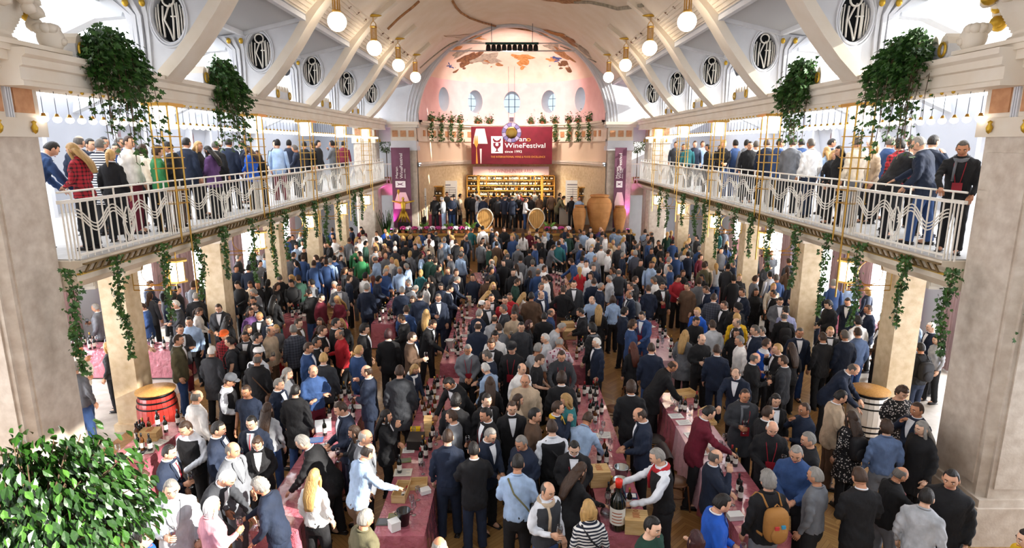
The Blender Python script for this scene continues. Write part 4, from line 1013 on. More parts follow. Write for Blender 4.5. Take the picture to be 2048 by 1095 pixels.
# egg-shaped barrels seen head on
def egg_barrel(px, py, label):
    Y = 31.4; c = at_y(px, py, Y); R = 17*Y/FPX
    t = thing('oval_barrel', label, 'barrel', (c.x, Y, STZ+0.02)); H_ = 45*Y/FPX
    def eg(a, k): 
        z = math.sin(a); w_ = math.cos(a)*(1.0+0.06*z if z > 0 else 1.0+0.42*z); return (R*k*w_, H_*0.56+H_*0.48*k*z)
    N_ = 28
    MB().prism([eg(2*PI*k/N_, 0.84) for k in range(N_)], 0.0, 0.9).build('body', OAK, t, True)
    for q in range(-3, 4):     # head boards
        x0, x1 = R*0.88*(q-0.5)/3.5+0.004, R*0.88*(q+0.5)/3.5-0.004
        def zr(x): 
            best = [eg(2*PI*k/180, 0.90) for k in range(180)]; near = [z for xx, z in best if abs(xx-x) < R*0.05]; return (min(near), max(near)) if near else (H_*0.45, H_*0.6)
        (l0, h0), (l1, h1) = zr(x0), zr(x1)
        MB().prism([(x0, l0), (x1, l1), (x1, h1), (x0, h0)], -0.05, 0.0).build('head_board', OAK, t)
    vs_ = []
    for k in range(N_):
        o_, i_ = eg(2*PI*k/N_, 1.0), eg(2*PI*k/N_, 0.9)
        vs_ += [(o_[0], -0.09, o_[1]), (i_[0], -0.09, i_[1]), (o_[0], 0.1, o_[1]), (i_[0], -0.02, i_[1])]
    fs = []
    for k in range(N_):
        i, j = 4*k, 4*((k+1) % N_); fs += [(i, j, j+1, i+1), (i, i+2, j+2, j), (i+1, j+1, j+3, i+3)]
    MB().add(vs_, fs).build('rim', mat('pale_bent_oak', '#d9cbb4', 0.6), t, True)
    MB().prism([(-R*0.8, 0), (R*0.8, 0), (R*0.8, 0.2), (R*0.35, 0.12), (-R*0.35, 0.12), (-R*0.8, 0.2)], -0.1, 0.8).build('cradle', OAK, t)
egg_barrel(970, 435, 'oval oak barrel on the stage, the one nearer the golden figure')
egg_barrel(1073, 438, 'oval oak barrel on the stage, the one nearer the clay jars')
# golden figure
p = at_y(811, 448, YE-0.05)
t = thing('golden_figure', 'golden sculpture of a figure with spread arms before the violet banner', 'sculpture', (p.x, YE-0.5, STZ+0.02))
MB().box(-0.3, 0.3, -0.09, 0.12, 0, 0.5).build('pedestal', BLACK, t)
g = MB(); g.tube([(0, 0, 1.0), (0, 0, 1.25), (0, 0, 1.5), (0, 0, 1.62)], [0.12, 0.10, 0.14, 0.06], 10); g.ell((0, 0, 1.72), (0.07, 0.08, 0.10), 10, 8)
for k in (-1, 1):
    g.tube([(k*0.08, 0, 1.05), (k*0.2, 0, 0.75), (k*0.32, 0, 0.5)], [0.08, 0.06, 0.04], 8); g.tube([(k*0.12, 0, 1.52), (k*0.35, 0, 1.56), (k*0.58, 0, 1.62)], [0.055, 0.045, 0.03], 8); g.tube([(k*0.03, 0, 1.0), (k*0.06, 0, 0.75), (k*0.07, 0, 0.5)], [0.08, 0.06, 0.04], 8)
g.build('figure', GOLDP, t, True)
MB().tube([(-0.22, 0, 1.62), (-0.22, 0, 1.95)], 0.015, 6).lathe([(0.02, 1.95), (0.08, 2.1), (0.05, 2.2)], (-0.22, 0, 0), n=10).build('goblet', GOLDP, t)
# bar counters and burgundy cubes on stage
t = thing('bar_counter', 'grey bar counter on the stage near the clay jars', 'counter', (3.6, 34.4, STZ+0.02))
MB().box(-0.9, 0.9, -0.3, 0.3, 0, 1.0).build('body', mat('grey_counter', '#9a9389', 0.6), t); MB().box(-0.95, 0.95, -0.35, 0.35, 1.0, 1.05).build('worktop', DWOOD, t)
t = thing('stage_table', 'low table under a burgundy cloth on the stage', 'table', (at_y(876, 440, 32.6).x, 32.6, STZ+0.02))
MB().box(-0.45, 0.45, -0.3, 0.3, 0, 0.72).build('tablecloth', mat('rose_cloth', '#a04458', 0.6), t); MB().box(-0.47, 0.47, -0.32, 0.32, 0.72, 0.74).build('tabletop', mat('rose_cloth'), t)
# chairs at the wing: dark armchair
t = thing('dark_armchair', 'dark upholstered armchair beside the narrow white board', 'chair', (at_y(838, 445, 32.9).x, 32.9, STZ+0.02))
DF = mat('dark_upholstery', '#231d2b', 0.8)
MB().box(-0.28, 0.28, -0.28, 0.2, 0.18, 0.42).build('seat', DF, t); MB().box(-0.28, 0.28, 0.2, 0.32, 0.18, 0.95).build('backrest', DF, t)
for k in (-1, 1): MB().box(k*0.32-0.05, k*0.32+0.05, -0.28, 0.3, 0.0, 0.6).build('armrest', DF, t)
# flower boxes along the stage edge
FLM = [mat('magenta_petals', '#b5397f', 0.7), mat('white_petals', '#efe6ec', 0.7), mat('rose_petals', '#d27fae', 0.7)]
rr = random.Random(5)
nfl = 0
for rng, nn in (((806, 935), 12), ((1096, 1136), 4)):
    for k in range(nn):
        px = rng[0]+(rng[1]-rng[0])*k/(nn-1); p = at_y(px, 458, YE-0.95); ci = (k*7+k//2) % 3
        t = thing('potted_flower', '%s flowering pot plant on the stage edge, %s' % (['magenta', 'white', 'rose pink'][ci], 'golden figure end' if rng[0] < 900 else 'clay jar end'), 'flowers', (p.x, YE-0.95, STZ+0.03), group='flower pots on the stage edge, %s %s' % (ci, rng[0]))
        MB().lathe([(0.08, 0), (0.12, 0.14), (0.11, 0.14), (0.0, 0.12)], n=10).build('pot', mat('terracotta'), t)
        mb = MB()
        for q in range(26):
            a_, e_ = rr.uniform(0, 2*PI), rr.uniform(0, 1.3); r_ = 0.15
            mb.ell((r_*math.cos(a_)*math.cos(e_), r_*math.sin(a_)*math.cos(e_)*0.9, 0.2+r_*math.sin(e_)*0.8), 0.045, 6, 4)
        mb.build('blossoms', FLM[ci], t)
        leaf_cloud([(Vector((rr.gauss(0, .1), rr.gauss(0, .1), 0.16)), (rr.uniform(-1, 1), rr.uniform(-1, 1), .4)) for _ in range(14)], 0.10, rr, leaf_shape).build('leaves', LEAF, t)
# spiky green plants and palms
GRASS = mat('bright_green_blade', '#6f9a3a', 0.5, col2='#4f7d2c', nscale=3)
def spiky(loc, h, n, label, m=GRASS, w_=0.05, pot=True, sp=(0.2, 0.65)):
    t = thing('leafy_plant', label, 'plant', loc); rr = random.Random(int(loc[0]*97)+n); mb = MB()
    for k in range(n):
        a = rr.uniform(0, 2*PI); l = h*rr.uniform(0.6, 1); o_ = l*rr.uniform(*sp); P_ = [(0, 0, 0.12), (o_*0.4*math.cos(a), o_*0.4*math.sin(a), l*0.6), (o_*math.cos(a), o_*math.sin(a), l), (o_*1.3*math.cos(a), o_*1.3*math.sin(a), l*0.88)]
        mb.tube(P_, [w_*0.6, w_, w_*0.6, w_*0.1], 4, flat=0.2)
    mb.build('blades', m, t)
    if pot: MB().lathe([(0.10, 0), (0.15, 0.2), (0.14, 0.2), (0, 0.17)], n=10).build('pot', mat('terracotta'), t)
for px, lb in ((846, 'beside the dark armchair'), (898, 'in front of the stage guests'), (942, 'next to the oval barrel near the flowers'), (1098, 'next to the oval barrel near the clay jars')):
    p = at_y(px, 455, YE-0.9); spiky((p.x, YE-0.85, STZ+0.03), 0.55, 26, 'bright green plant on the stage edge '+lb)
p = at_y(772, 452, YE-1.0); spiky((p.x, YE-0.9, 0.0), 2.6, 46, 'tall palm with arching leaves beside the stage, golden figure side', mat('dark_palm_leaf', '#39602c', 0.5), 0.07, True, (0.05, 0.22))
# standard trees on the small balconies
for s, px in ((-1, 766), (1, 1278)):
    rr = random.Random(20+s); t = thing('standard_tree', 'small round-headed potted tree on the small balcony, %s' % ('golden figure side' if s < 0 else 'clay jar side'), 'tree', (s*6.68, YE+0.75, 3.83))
    MB().lathe([(0.14, 0), (0.2, 0.32), (0.18, 0.32), (0, 0.28)], n=12).build('pot', mat('terracotta'), t); MB().tube([(0, 0, 0.28), (0, 0, 1.7)], 0.025, 6).build('trunk', BARK, t)
    pts = []
    for q in range(700):
        d = Vector((rr.gauss(0, 1), rr.gauss(0, 1), rr.gauss(0, 1))).normalized(); pts.append((d*0.42*rr.uniform(0.5, 1)+Vector((0, 0, 2.0)), d))
    o = leaf_cloud(pts, 0.09, rr, leaf_shape, droop=0).build('foliage', mat('olive_leaf', '#5d7550', 0.5, col2='#7f9270', nscale=6), t); o['kind'] = 'stuff'
# stage supply lamp glow over the shelf
for px in (985, 1060):
    p = at_y(px, 345, 36.6); ld = bpy.data.lights.new('shelf_downlight', 'AREA'); ld.energy = 45; ld.color = (1, 0.80, 0.50); ld.size = 1.2; lo = bpy.data.objects.new('shelf_downlight', ld); COL.objects.link(lo); lo.location = (p.x, 36.0, 3.9); lo.rotation_euler = (math.radians(25), 0, 0)
# ================================================================== tables and what stands on them
CLOTH = mat('glossy_rose_cloth', '#b96a77', 0.2, col2='#ad5d6a', nscale=3, bump=1.0, bscale=9, coat=1.0, bdist=0.05)
CLOTHW = mat('pale_rose_cloth', '#dcb4bd', 0.4, col2='#d3a5b1', nscale=3, bump=1.0, bscale=9, coat=0.7, bdist=0.04)
TZ = 0.76
TABLES = []          # x0, x1, y0, y1, phrase
_tm = {}
def table_meshes(w_, l):
    k = (round(w_, 2), round(l, 2))
    if k in _tm: return _tm[k]
    top = MB().box(-w_/2+.01, w_/2-.01, -l/2+.01, l/2-.01, TZ-.045, TZ-.012).mesh('tabletop', DWOOD)
    leg = MB().tube([(0, 0, 0), (0, 0, TZ-.04)], .02, 6).mesh('leg', GREYM)
    c = MB(); hx, hy = w_/2+.012, l/2-.002
    c.grid(lambda u, v: (-hx+2*hx*u, -hy+2*hy*v, TZ+.003*math.sin(u*9+v*5)*math.sin(v*13)), 8, 14)
    per = []
    n = 60
    for q in range(n):
        t = q/n*(2*(2*hx+2*hy))
        if t < 2*hx: p = (-hx+t, -hy)
        elif t < 2*hx+2*hy: p = (hx, -hy+t-2*hx)
        elif t < 4*hx+2*hy: p = (hx-(t-2*hx-2*hy), hy)
        else: p = (-hx, hy-(t-4*hx-2*hy))
        per.append(p)
    vs_ = []
    for r_, z in ((0, TZ), (.006, TZ-.03), (.015, .5), (.03, .25), (.04, .04)):
        for q, p in enumerate(per):
            f = r_*(1+.9*math.sin(q*2.1)); sx = 1 if abs(p[0]) > hx-.001 else 0; sy = 1 if abs(p[1]) > hy-.001 else 0
            vs_.append((p[0]+math.copysign(f, p[0])*sx, p[1]+math.copysign(min(f, .004), p[1])*sy, z))
    c.add(vs_, [(i*n+q, (i+1)*n+q, (i+1)*n+(q+1) % n, i*n+(q+1) % n) for i in range(4) for q in range(n)])
    _tm[k] = (top, leg, c.mesh('tablecloth', CLOTH, True), c.mesh('tablecloth', CLOTHW, True)); return _tm[k]
def table(xc, y0, y1, w_, phrase, pale=False, along='y'):
    l = y1-y0; top, leg, cl, clw = table_meshes(w_, l)
    loc = (xc, (y0+y1)/2, 0)
    t = thing('banquet_table', 'folding banquet table under a rose cloth, '+phrase, 'table', loc, group='cloth-covered tasting tables')
    obj('tabletop', top, t)
    for sx in (-1, 1):
        for sy in (-1, 1): obj('leg', leg, t, (sx*(w_/2-.06), sy*(l/2-.08), 0))
    c = obj('tablecloth', clw if pale else cl, loc=loc); tag(c, ('pale pink' if pale else 'glossy rose')+' cloth draped over the table '+phrase, 'tablecloth', 'rose tablecloths')
    TABLES.append((xc-w_/2, xc+w_/2, y0, y1, phrase))
def row(xc, ys, w_, phrases, pale=()):
    for k in range(len(ys)-1):
        table(xc, ys[k]+.004, ys[k+1]-.004, w_, phrases[k], k in pale)
row(-1.50, [7.0, 8.85, 10.7, 12.5], .66, ['with the black ice bucket', 'with the dark bottle case', 'with the yellow box'])
row(1.54, [7.05, 8.75, 10.45, 12.1], .62, ['with the giant bottle', 'with three tall bottles', 'with the bottle group'])
row(3.36, [7.0, 8.6, 10.2, 11.7], .68, ['with the tissue pack', 'with the wooden carrier', 'with the sample case'], (1,))
row(-3.20, [7.1, 8.7, 10.2, 11.6], .62, ['with the lying bottle', 'with the open leaflets', 'with the blue white box'])
row(-6.32, [8.95, 10.35], .62, ['beside the front pillar'])
row(-1.38, [13.4, 15.2, 17.0, 18.8], .62, ['with the pink bowl', 'with the white bucket', 'with the tall cartons'])
row(-1.25, [20.2, 22.0, 23.8], .62, ['with many bottles near the hall middle', 'with bottle crates toward the stage'])
row(1.75, [13.3, 15.0, 16.8], .62, ['with the crate tower', 'with the small wooden rack'])
row(1.8, [18.2, 20.0, 21.8, 23.6], .62, ['behind the crate tower', 'with dark bottles toward the stage', 'closest to the stage barrels'])
row(3.9, [13.6, 15.3, 17.0], .64, ['with the white wine box', 'with the serving tray'], (0,))
row(4.1, [19.0, 20.8, 22.6], .62, ['under the fourth rib', 'toward the clay jars'])
row(-3.75, [16.6, 18.2, 19.8], .62, ['with the bottle cluster', 'with blue glasses'])
row(-6.5, [16.9, 17.8], .9, ['below the gallery near the second pier'])
row(6.3, [13.9, 15.6], .66, ['near the first pier of the white barrel side'], (0,))
row(6.4, [17.6, 19.4], .66, ['between the second and third piers'], (0,))
row(-9.0, [14.3, 15.0], 1.5, ['in the aisle behind the red barrel'], ())
row(-10.75, [14.3, 15.0], 1.3, ['in the aisle below the mauve curtain'], ())
row(7.3, [21.4, 22.2], 1.8, ['in front of the third pier'], ())
row(10.2, [18.0, 18.8], 1.8, ['in the aisle behind the second pier'], ())
row(-6.2, [21.0, 22.6], .66, ['near the fourth pier'], ())
row(0.2, [25.6, 26.3], 1.8, ['before the stage'], ())
def on(px, py, dz=0): p = at_z(px, py, TZ); return Vector((p.x, p.y, TZ+.006+dz))
def tphrase(p):
    best = min(TABLES, key=lambda t: max(t[0]-p[0], p[0]-t[1], 0)**2+max(t[2]-p[1], p[1]-t[3], 0)**2); return best
def snap(p, m_=.05):
    t = tphrase(p); return Vector((min(max(p[0], t[0]+m_), t[1]-m_), min(max(p[1], t[2]+m_), t[3]-m_), p[2] if len(p) > 2 else TZ+.006)), t[4]
# ---- bottles
bprof = [(.036, 0), (.0375, .008), (.0375, .185), (.030, .212), (.0145, .238), (.0138, .30), (.0155, .302), (.0155, .312), (0, .312)]
def bottle_meshes():
    return dict(glass=MB().lathe(bprof, n=14).mesh('glass', BOTG, True), amber=MB().lathe(bprof, n=14).mesh('glass', BOTA, True), label=MB().lathe([(.0382, .055), (.0382, .145)], n=14, cap=False).mesh('label', LABW, True),
                capr=MB().lathe([(.0152, .25), (.0165, .312), (0, .314)], n=10).mesh('capsule', CAPR, True), capk=MB().lathe([(.0152, .25), (.0165, .312), (0, .314)], n=10).mesh('capsule', CAPK, True), capg=MB().lathe([(.0152, .25), (.0165, .312), (0, .314)], n=10).mesh('capsule', CAPG, True))
BM = bottle_meshes(); rb = random.Random(31); OCC = []
def free(p, r): return all((p[0]-q[0])**2+(p[1]-q[1])**2 > (r+q[2])**2 for q in OCC)
CAPN = {'capr': 'red', 'capk': 'black', 'capg': 'gold'}
def bottle(p, amber=False, k=1.0):
    p, ph = snap(p, .06)
    if not free(p, .037*k): return
    OCC.append((p.x, p.y, .037*k)); cp = rb.choice(['capk', 'capr', 'capk', 'capg'])
    t = thing('wine_bottle', '%s wine bottle with %s capsule, table %s' % ('amber' if amber else 'dark', CAPN[cp], ph), 'bottle', p, rb.uniform(0, 6), group='%s bottles, %s caps, %s' % ('amber' if amber else 'dark', CAPN[cp], ph), scale=k)
    obj('glass', BM['amber' if amber else 'glass'], t); obj('label', BM['label'], t); obj('capsule', BM[cp], t)
GLS = glass_mat('clear_wine_glass', '#f4f8fa', .35); WINE = mat('red_wine', '#4a0814', .1, spec=.6)
gprof = [(0, 0), (.033, .001), (.033, .004), (.006, .010), (.0042, .03), (.0042, .085), (.012, .095), (.034, .125), (.040, .155), (.036, .19), (.031, .215), (.0295, .215), (.0345, .19), (.0385, .155), (.0325, .127), (.010, .098), (0, .096)]
GM = MB().lathe(gprof[:6]+[(.0, .090)], n=10).mesh('stem', GLS, True), MB().lathe([(.0042, .085)]+gprof[6:], n=14).mesh('bowl', GLS, True), MB().lathe([(0, .098), (.030, .126), (.0352, .138), (0, .138)], n=12).mesh('wine', WINE, True)
def glass(p, label=None, group=None, wine=False, k=1.0, rot=None):
    if label is None:
        p, ph = snap(p, .05)
        if not free(p, .036): return
        OCC.append((p.x, p.y, .036)); label = 'clear stemmed wine glass %son the table %s' % ('with red wine ' if wine else '', ph); group = 'wine glasses %s%s' % ('with wine ' if wine else '', ph)
    t = thing('wine_glass', label, 'glass', p, group=group, scale=k)
    obj('stem', GM[0], t); obj('bowl', GM[1], t)
    if wine: obj('wine', GM[2], t)
# ---- crates, boxes, papers, buckets
BRAND = mat('burnt_brand_mark', '#a8552e', .8)
def crate(p, w_, d, h, label, rz=0.0, open_=False, mark=True):
    p, ph = snap(p, max(w_, d)*.3); OCC.append((p.x, p.y, max(w_, d)*.55))
    t = thing('wooden_wine_crate', label, 'crate', p, rz)
    if open_:
        MB().box(-w_/2, w_/2, -d/2, d/2, 0, .012).build('base', WOOD, t)
        for k in (-1, 1):
            MB().box(min(k*w_/2, k*(w_/2-.012)), max(k*w_/2, k*(w_/2-.012)), -d/2, d/2, .012, h).build('side_board', WOOD, t)
            MB().box(-w_/2+.012, w_/2-.012, min(k*d/2, k*(d/2-.012)), max(k*d/2, k*(d/2-.012)), .012, h).build('end_board', WOOD, t)
    else:
        MB().box(-w_/2, w_/2, -d/2, d/2, 0, h*.5-.002).build('lower_boards', WOOD, t); MB().box(-w_/2, w_/2, -d/2, d/2, h*.5+.002, h).build('upper_boards', WOOD, t)
        MB().box(-w_/2-.004, w_/2+.004, -d/2-.004, d/2+.004, h, h+.012).build('lid', WOOD, t)
        if mark:
            mb = MB()
            for q in range(5): mb.box(-.05, .05-.012*(q % 2), -.06+.026*q, -.048+.026*q, h+.012, h+.014)
            mb.tube([(.03*math.cos(a*PI/8), .095+.02*math.sin(a*PI/8), h+.013) for a in range(17)], .004, 4); mb.build('brand_mark', BRAND, t)
    return t, p
def box(p, w_, d, h, col, label, rz=0.0, name='carton', cat='box'):
    p, ph = snap(p, max(w_, d)*.3); OCC.append((p.x, p.y, max(w_, d)*.5)); t = thing(name, label, cat, p, rz); m_ = mat('card_'+col.strip('#'), col, .6)
    MB().box(-w_/2, w_/2, -d/2, d/2, 0, h*.85).build('body', m_, t); MB().box(-w_/2-.003, w_/2+.003, -d/2-.003, d/2+.003, h*.85, h).build('lid', m_, t); return t
def paper(p, w_, d, label, rz=0.0, col='#f1f0ec'):
    p, ph = snap(p, .08); t = thing('leaflet', label+' on the table '+ph, 'paper', p, rz, group='leaflets '+ph)
    MB().box(-w_/2, w_/2, -d/2, d/2, 0, .006).build('sheet', mat('paper_'+col.strip('#'), col, .6), t)
    mb = MB()
    for q in range(6): mb.box(-w_*.38, w_*(.38-.2*(q % 3 == 2)), d*(.36-.13*q)-.004, d*(.36-.13*q)+.004, .006, .0068)
    mb.build('print', INK, t)
STEEL = mat('brushed_steel', '#b9c4c6', .25, metal=1.0)
def bucket(p, m_, label, r=.10, h=.21):
    p, ph = snap(p, r); OCC.append((p.x, p.y, r)); t = thing('ice_bucket', label, 'bucket', p)
    MB().lathe([(0, 0), (r*.72, 0), (r*.98, h), (r*1.04, h), (r*1.04, h+.012), (r*.92, h+.012), (r*.68, .015), (0, .015)], n=22).build('pail', m_, t, True)
    for k in (-1, 1): MB().tube([(k*r*.95, -.03, h*.8), (k*(r*.95+.03), -.02, h*.86), (k*(r*.95+.03), .02, h*.86), (k*r*.95, .03, h*.8)], .006, 5).build('handle', m_, t)
BLKP = mat('black_bucket', '#141416', .25, coat=.4)
# table with the black ice bucket and its neighbours
bucket(on(808, 1048), BLKP, 'black glossy ice bucket on the rose table behind the white cube', .095, .2)
box(on(789, 1058), .13, .13, .13, '#efeeea', 'white paper cube beside the black ice bucket', .6)
t, p = crate(on(803, 990), .20, .42, .12, 'narrow open wooden bottle crate on the rose table', -.05, True)
bt = thing('wine_bottle', 'dark bottle lying in the narrow open wooden crate', 'bottle', (p.x+.045, p.y-.17, p.z+.055), -.05); bt.rotation_euler = (-PI/2, 0, -.05)
for nm, k in (('glass', 'glass'), ('label', 'label'), ('capsule', 'capr')): obj(nm, BM[k], bt)
crate(on(838, 972), .26, .22, .09, 'shallow open wooden tray behind the narrow crate', .1, True)
box(on(850, 985), .15, .12, .06, '#e9e6e3', 'white tissue pack near the shallow wooden tray', .5, 'tissue_pack', 'tissues')
paper(on(806, 945), .28, .22, 'open cream booklet', .05, '#e6e0d2'); paper(on(766, 1044), .20, .16, 'dark picture leaflet', 0, '#5c5d57'); paper(on(788, 1035), .16, .2, 'olive green leaflet', .1, '#8c8a4c'); paper(on(810, 921), .2, .14, 'green picture leaflet', .2, '#7d8a58')
paper(on(816, 900), .2, .2, 'white sheet', .1); paper(on(815, 873), .1, .14, 'yellow flyer', .1, '#e3b91e')
box(on(831, 860), .17, .10, .05, '#e8c21c', 'flat yellow box on the rose table', .05)
for x, y in ((832, 890), (838, 880)): box(on(x, y), .26, .36, .16, '#2a2522', 'dark open bottle case on the rose table', 0, 'bottle_case', 'case') if x == 832 else None
crate(on(857, 868), .14, .2, .30, 'upright wooden bottle crate beside the dark bottle case', .1, False, False)
for x, y in ((850, 835), (858, 828), (866, 838), (846, 822), (870, 820), (861, 812), (846, 905), (852, 915), (842, 930), (786, 945)): bottle(on(x, y), rb.random() < .2)
for x, y in ((846, 948), (848, 900), (836, 1000), (824, 1018), (828, 1030), (856, 890)): glass(on(x, y))
# table with the giant bottle
p = on(1236, 1062); p, _ = snap(p, .12); OCC.append((p.x, p.y, .13))
t = thing('giant_wine_bottle', 'giant dark wine bottle with red wax cap and cream label', 'bottle', p)
G = 2.25; MB().lathe([(r_*G*1.25, z*G) for r_, z in bprof], n=28).build('glass', BOTG, t, True)
lb_ = MB(); lb_.grid(lambda u, v: (.0382*G*1.25*math.cos(PI*1.02+u*PI*.8), .0382*G*1.25*math.sin(PI*1.02+u*PI*.8), G*(.045+.105*v)), 14, 1); lb_.build('label', LABW, t, True)
mb = MB()
for q in range(4): mb.grid(lambda u, v: (.0385*G*1.25*math.cos(PI*1.2+u*PI*.42), .0385*G*1.25*math.sin(PI*1.2+u*PI*.42), G*(.06+.02*q+.006*v)), 8, 1)
mb.build('label_print', BRAND, t)
MB().lathe([(.019*G, .272*G), (.022*G, .30*G), (.022*G, .318*G), (0, .322*G)], n=16).build('red_wax_cap', mat('red_wax', '#e0301f', .35), t, True)
crate(on(1273, 1064), .30, .26, .20, 'pale wooden wine crate with brand mark beside the giant bottle', -.12); crate(on(1197, 966), .30, .26, .24, 'pale wooden wine crate with brand mark before the steel buckets', .1)
bucket(on(1242, 958), STEEL, 'steel ice bucket on the giant bottle table, nearer the stage', .11, .2); bucket(on(1240, 984), STEEL, 'steel ice bucket on the giant bottle table, nearer the giant bottle', .11, .2)
p = on(1200, 1030); p, _ = snap(p, .1); OCC.append((p.x, p.y, .1)); t = thing('glass_decanter', 'clear glass decanter beside the giant bottle', 'decanter', p)
MB().lathe([(0, 0), (.09, .004), (.105, .04), (.09, .09), (.035, .16), (.022, .22), (.035, .27), (.032, .27), (.019, .22), (.032, .16), (.086, .09), (.1, .04), (0, .01)], n=20).build('vessel', GLS, t, True)
p = on(1262, 992); p, _ = snap(p, .06); t = thing('price_frame', 'blue framed card on the giant bottle table', 'sign', p, -.1)
MB().box(-.09, .09, -.07, .07, 0, .012).build('frame', mat('blue_frame', '#2b3c63', .4), t); MB().box(-.07, .07, -.05, .05, .012, .014).build('card', PAPER, t)
for x, y in ((1216, 1003), (1222, 990), (1258, 1015), (1198, 925), (1208, 912), (1213, 930), (1186, 825), (1194, 832), (1180, 830), (1203, 828), (1190, 845), (1215, 1045), (1180, 800), (1186, 790)): bottle(on(x, y), rb.random() < .2)
for x, y in ((1205, 955), (1214, 1012), (1220, 900), (1202, 880), (1206, 865), (1250, 1040), (1190, 860)): glass(on(x, y))
paper(on(1185, 872), .25, .2, 'white sheet', .1); paper(on(1210, 870), .2, .25, 'white sheet', -.1); paper(on(1180, 780), .3, .3, 'white list', 0)
# rows at the third line
t, p = crate(on(1416, 845), .34, .24, .06, 'wooden bottle carrier with arched handle on the pale pink cloth', .1, True)
MB().tube([(-.15, 0, .05), (-.15, 0, .26), (0, 0, .33), (.15, 0, .26), (.15, 0, .05)], .012, 6).build('handle', WOOD, t)
crate(on(1371, 790), .42, .30, .08, 'open wooden sample case with rows of vials', .3, True)
box(on(1424, 897), .16, .12, .07, '#eceae6', 'white tissue pack beside the wooden carrier', .2, 'tissue_pack', 'tissues'); box(on(1462, 1036), .2, .13, .07, '#eceae6', 'white tissue pack at the table end by the backpack wearer', .1, 'tissue_pack', 'tissues')
for x, y in ((1462, 925), (1470, 932), (1455, 940), (1476, 985), (1480, 1000), (1400, 800), (1392, 812)): bottle(on(x, y))
for x, y in ((1440, 905), (1448, 890), (1455, 960), (1466, 1010), (1380, 830), (1362, 815)): glass(on(x, y), wine=(x % 2 == 0))
for x, y in ((1368, 845), (1385, 870), (1400, 905), (1440, 970), (1352, 832)): paper(on(x, y), .26, .2, 'white sheet', .1)
# rows on the red barrel side
box(on(637, 858), .28, .22, .14, '#d9dde4', 'white and blue leaflet box on the rose table', .3); paper(on(628, 880), .24, .2, 'blue picture leaflet', .2, '#4a6ea8'); paper(on(640, 895), .3, .24, 'scattered white sheet', .4); paper(on(620, 1000), .25, .18, 'white sheet', .1)
for x, y in ((540, 1048), (520, 1060), (650, 870), (660, 840), (668, 815), (660, 800), (676, 790)): bottle(on(x, y))
for x, y in ((500, 1075), (655, 905), (664, 860), (672, 830)): glass(on(x, y))
crate(on(302, 878), .30, .24, .16, 'wooden crate at the end of the table beside the front pillar', .15); paper(on(272, 905), .3, .25, 'white plate and booklet', .2); paper(on(296, 900), .22, .28, 'grey picture sheet', .3, '#9a948c')
for x, y in ((205, 876), (218, 868), (242, 866), (252, 872), (262, 868), (275, 880), (282, 866), (230, 880)): bottle(on(x, y), rb.random() < .3)
# everything further back: scattered bottles, glasses, sheets and cartons along the rows
for t_ in TABLES:
    if t_[2] < 8.8 and abs(t_[0]) < 8: continue
    a_ = (t_[1]-t_[0])*(t_[3]-t_[2]); n = 7 if t_[2] < 19 else 6
    for k in range(n):
        x = rb.uniform(t_[0]+.08, t_[1]-.08); y = rb.uniform(t_[2]+.1, t_[3]-.1)
        bottle((x, y, TZ+.006), rb.random() < .15)
    for k in range(4 if t_[2] < 19 else 2): glass((rb.uniform(t_[0]+.08, t_[1]-.08), rb.uniform(t_[2]+.1, t_[3]-.1), TZ+.006))
    if t_[2] < 19 and rb.random() < .7: paper((rb.uniform(t_[0]+.12, t_[1]-.12), rb.uniform(t_[2]+.2, t_[3]-.2), TZ+.006), .28, .2, 'white sheet', rb.uniform(-.4, .4))
for px, py, lb in ((1136, 676, 'stack of pale wooden bottle boxes under a white lid'), (1135, 660, 'pale wooden box on the crate tower table')):
    crate(on(px, py), .34, .26, .22, lb, .1, False, False)
box(on(1283, 660), .14, .14, .34, '#e9dcc4', 'tall cream carton on the rose table'); box(on(1345, 588), .34, .2, .2, '#efece6', 'white wine box on the pale pink cloth'); box(on(940, 600), .16, .14, .28, '#e3d2ae', 'tall cream carton in the long middle row')
bucket(on(896, 695), mat('white_bucket', '#e9e7e4', .4), 'white ice bucket in the long middle row', .1, .2)
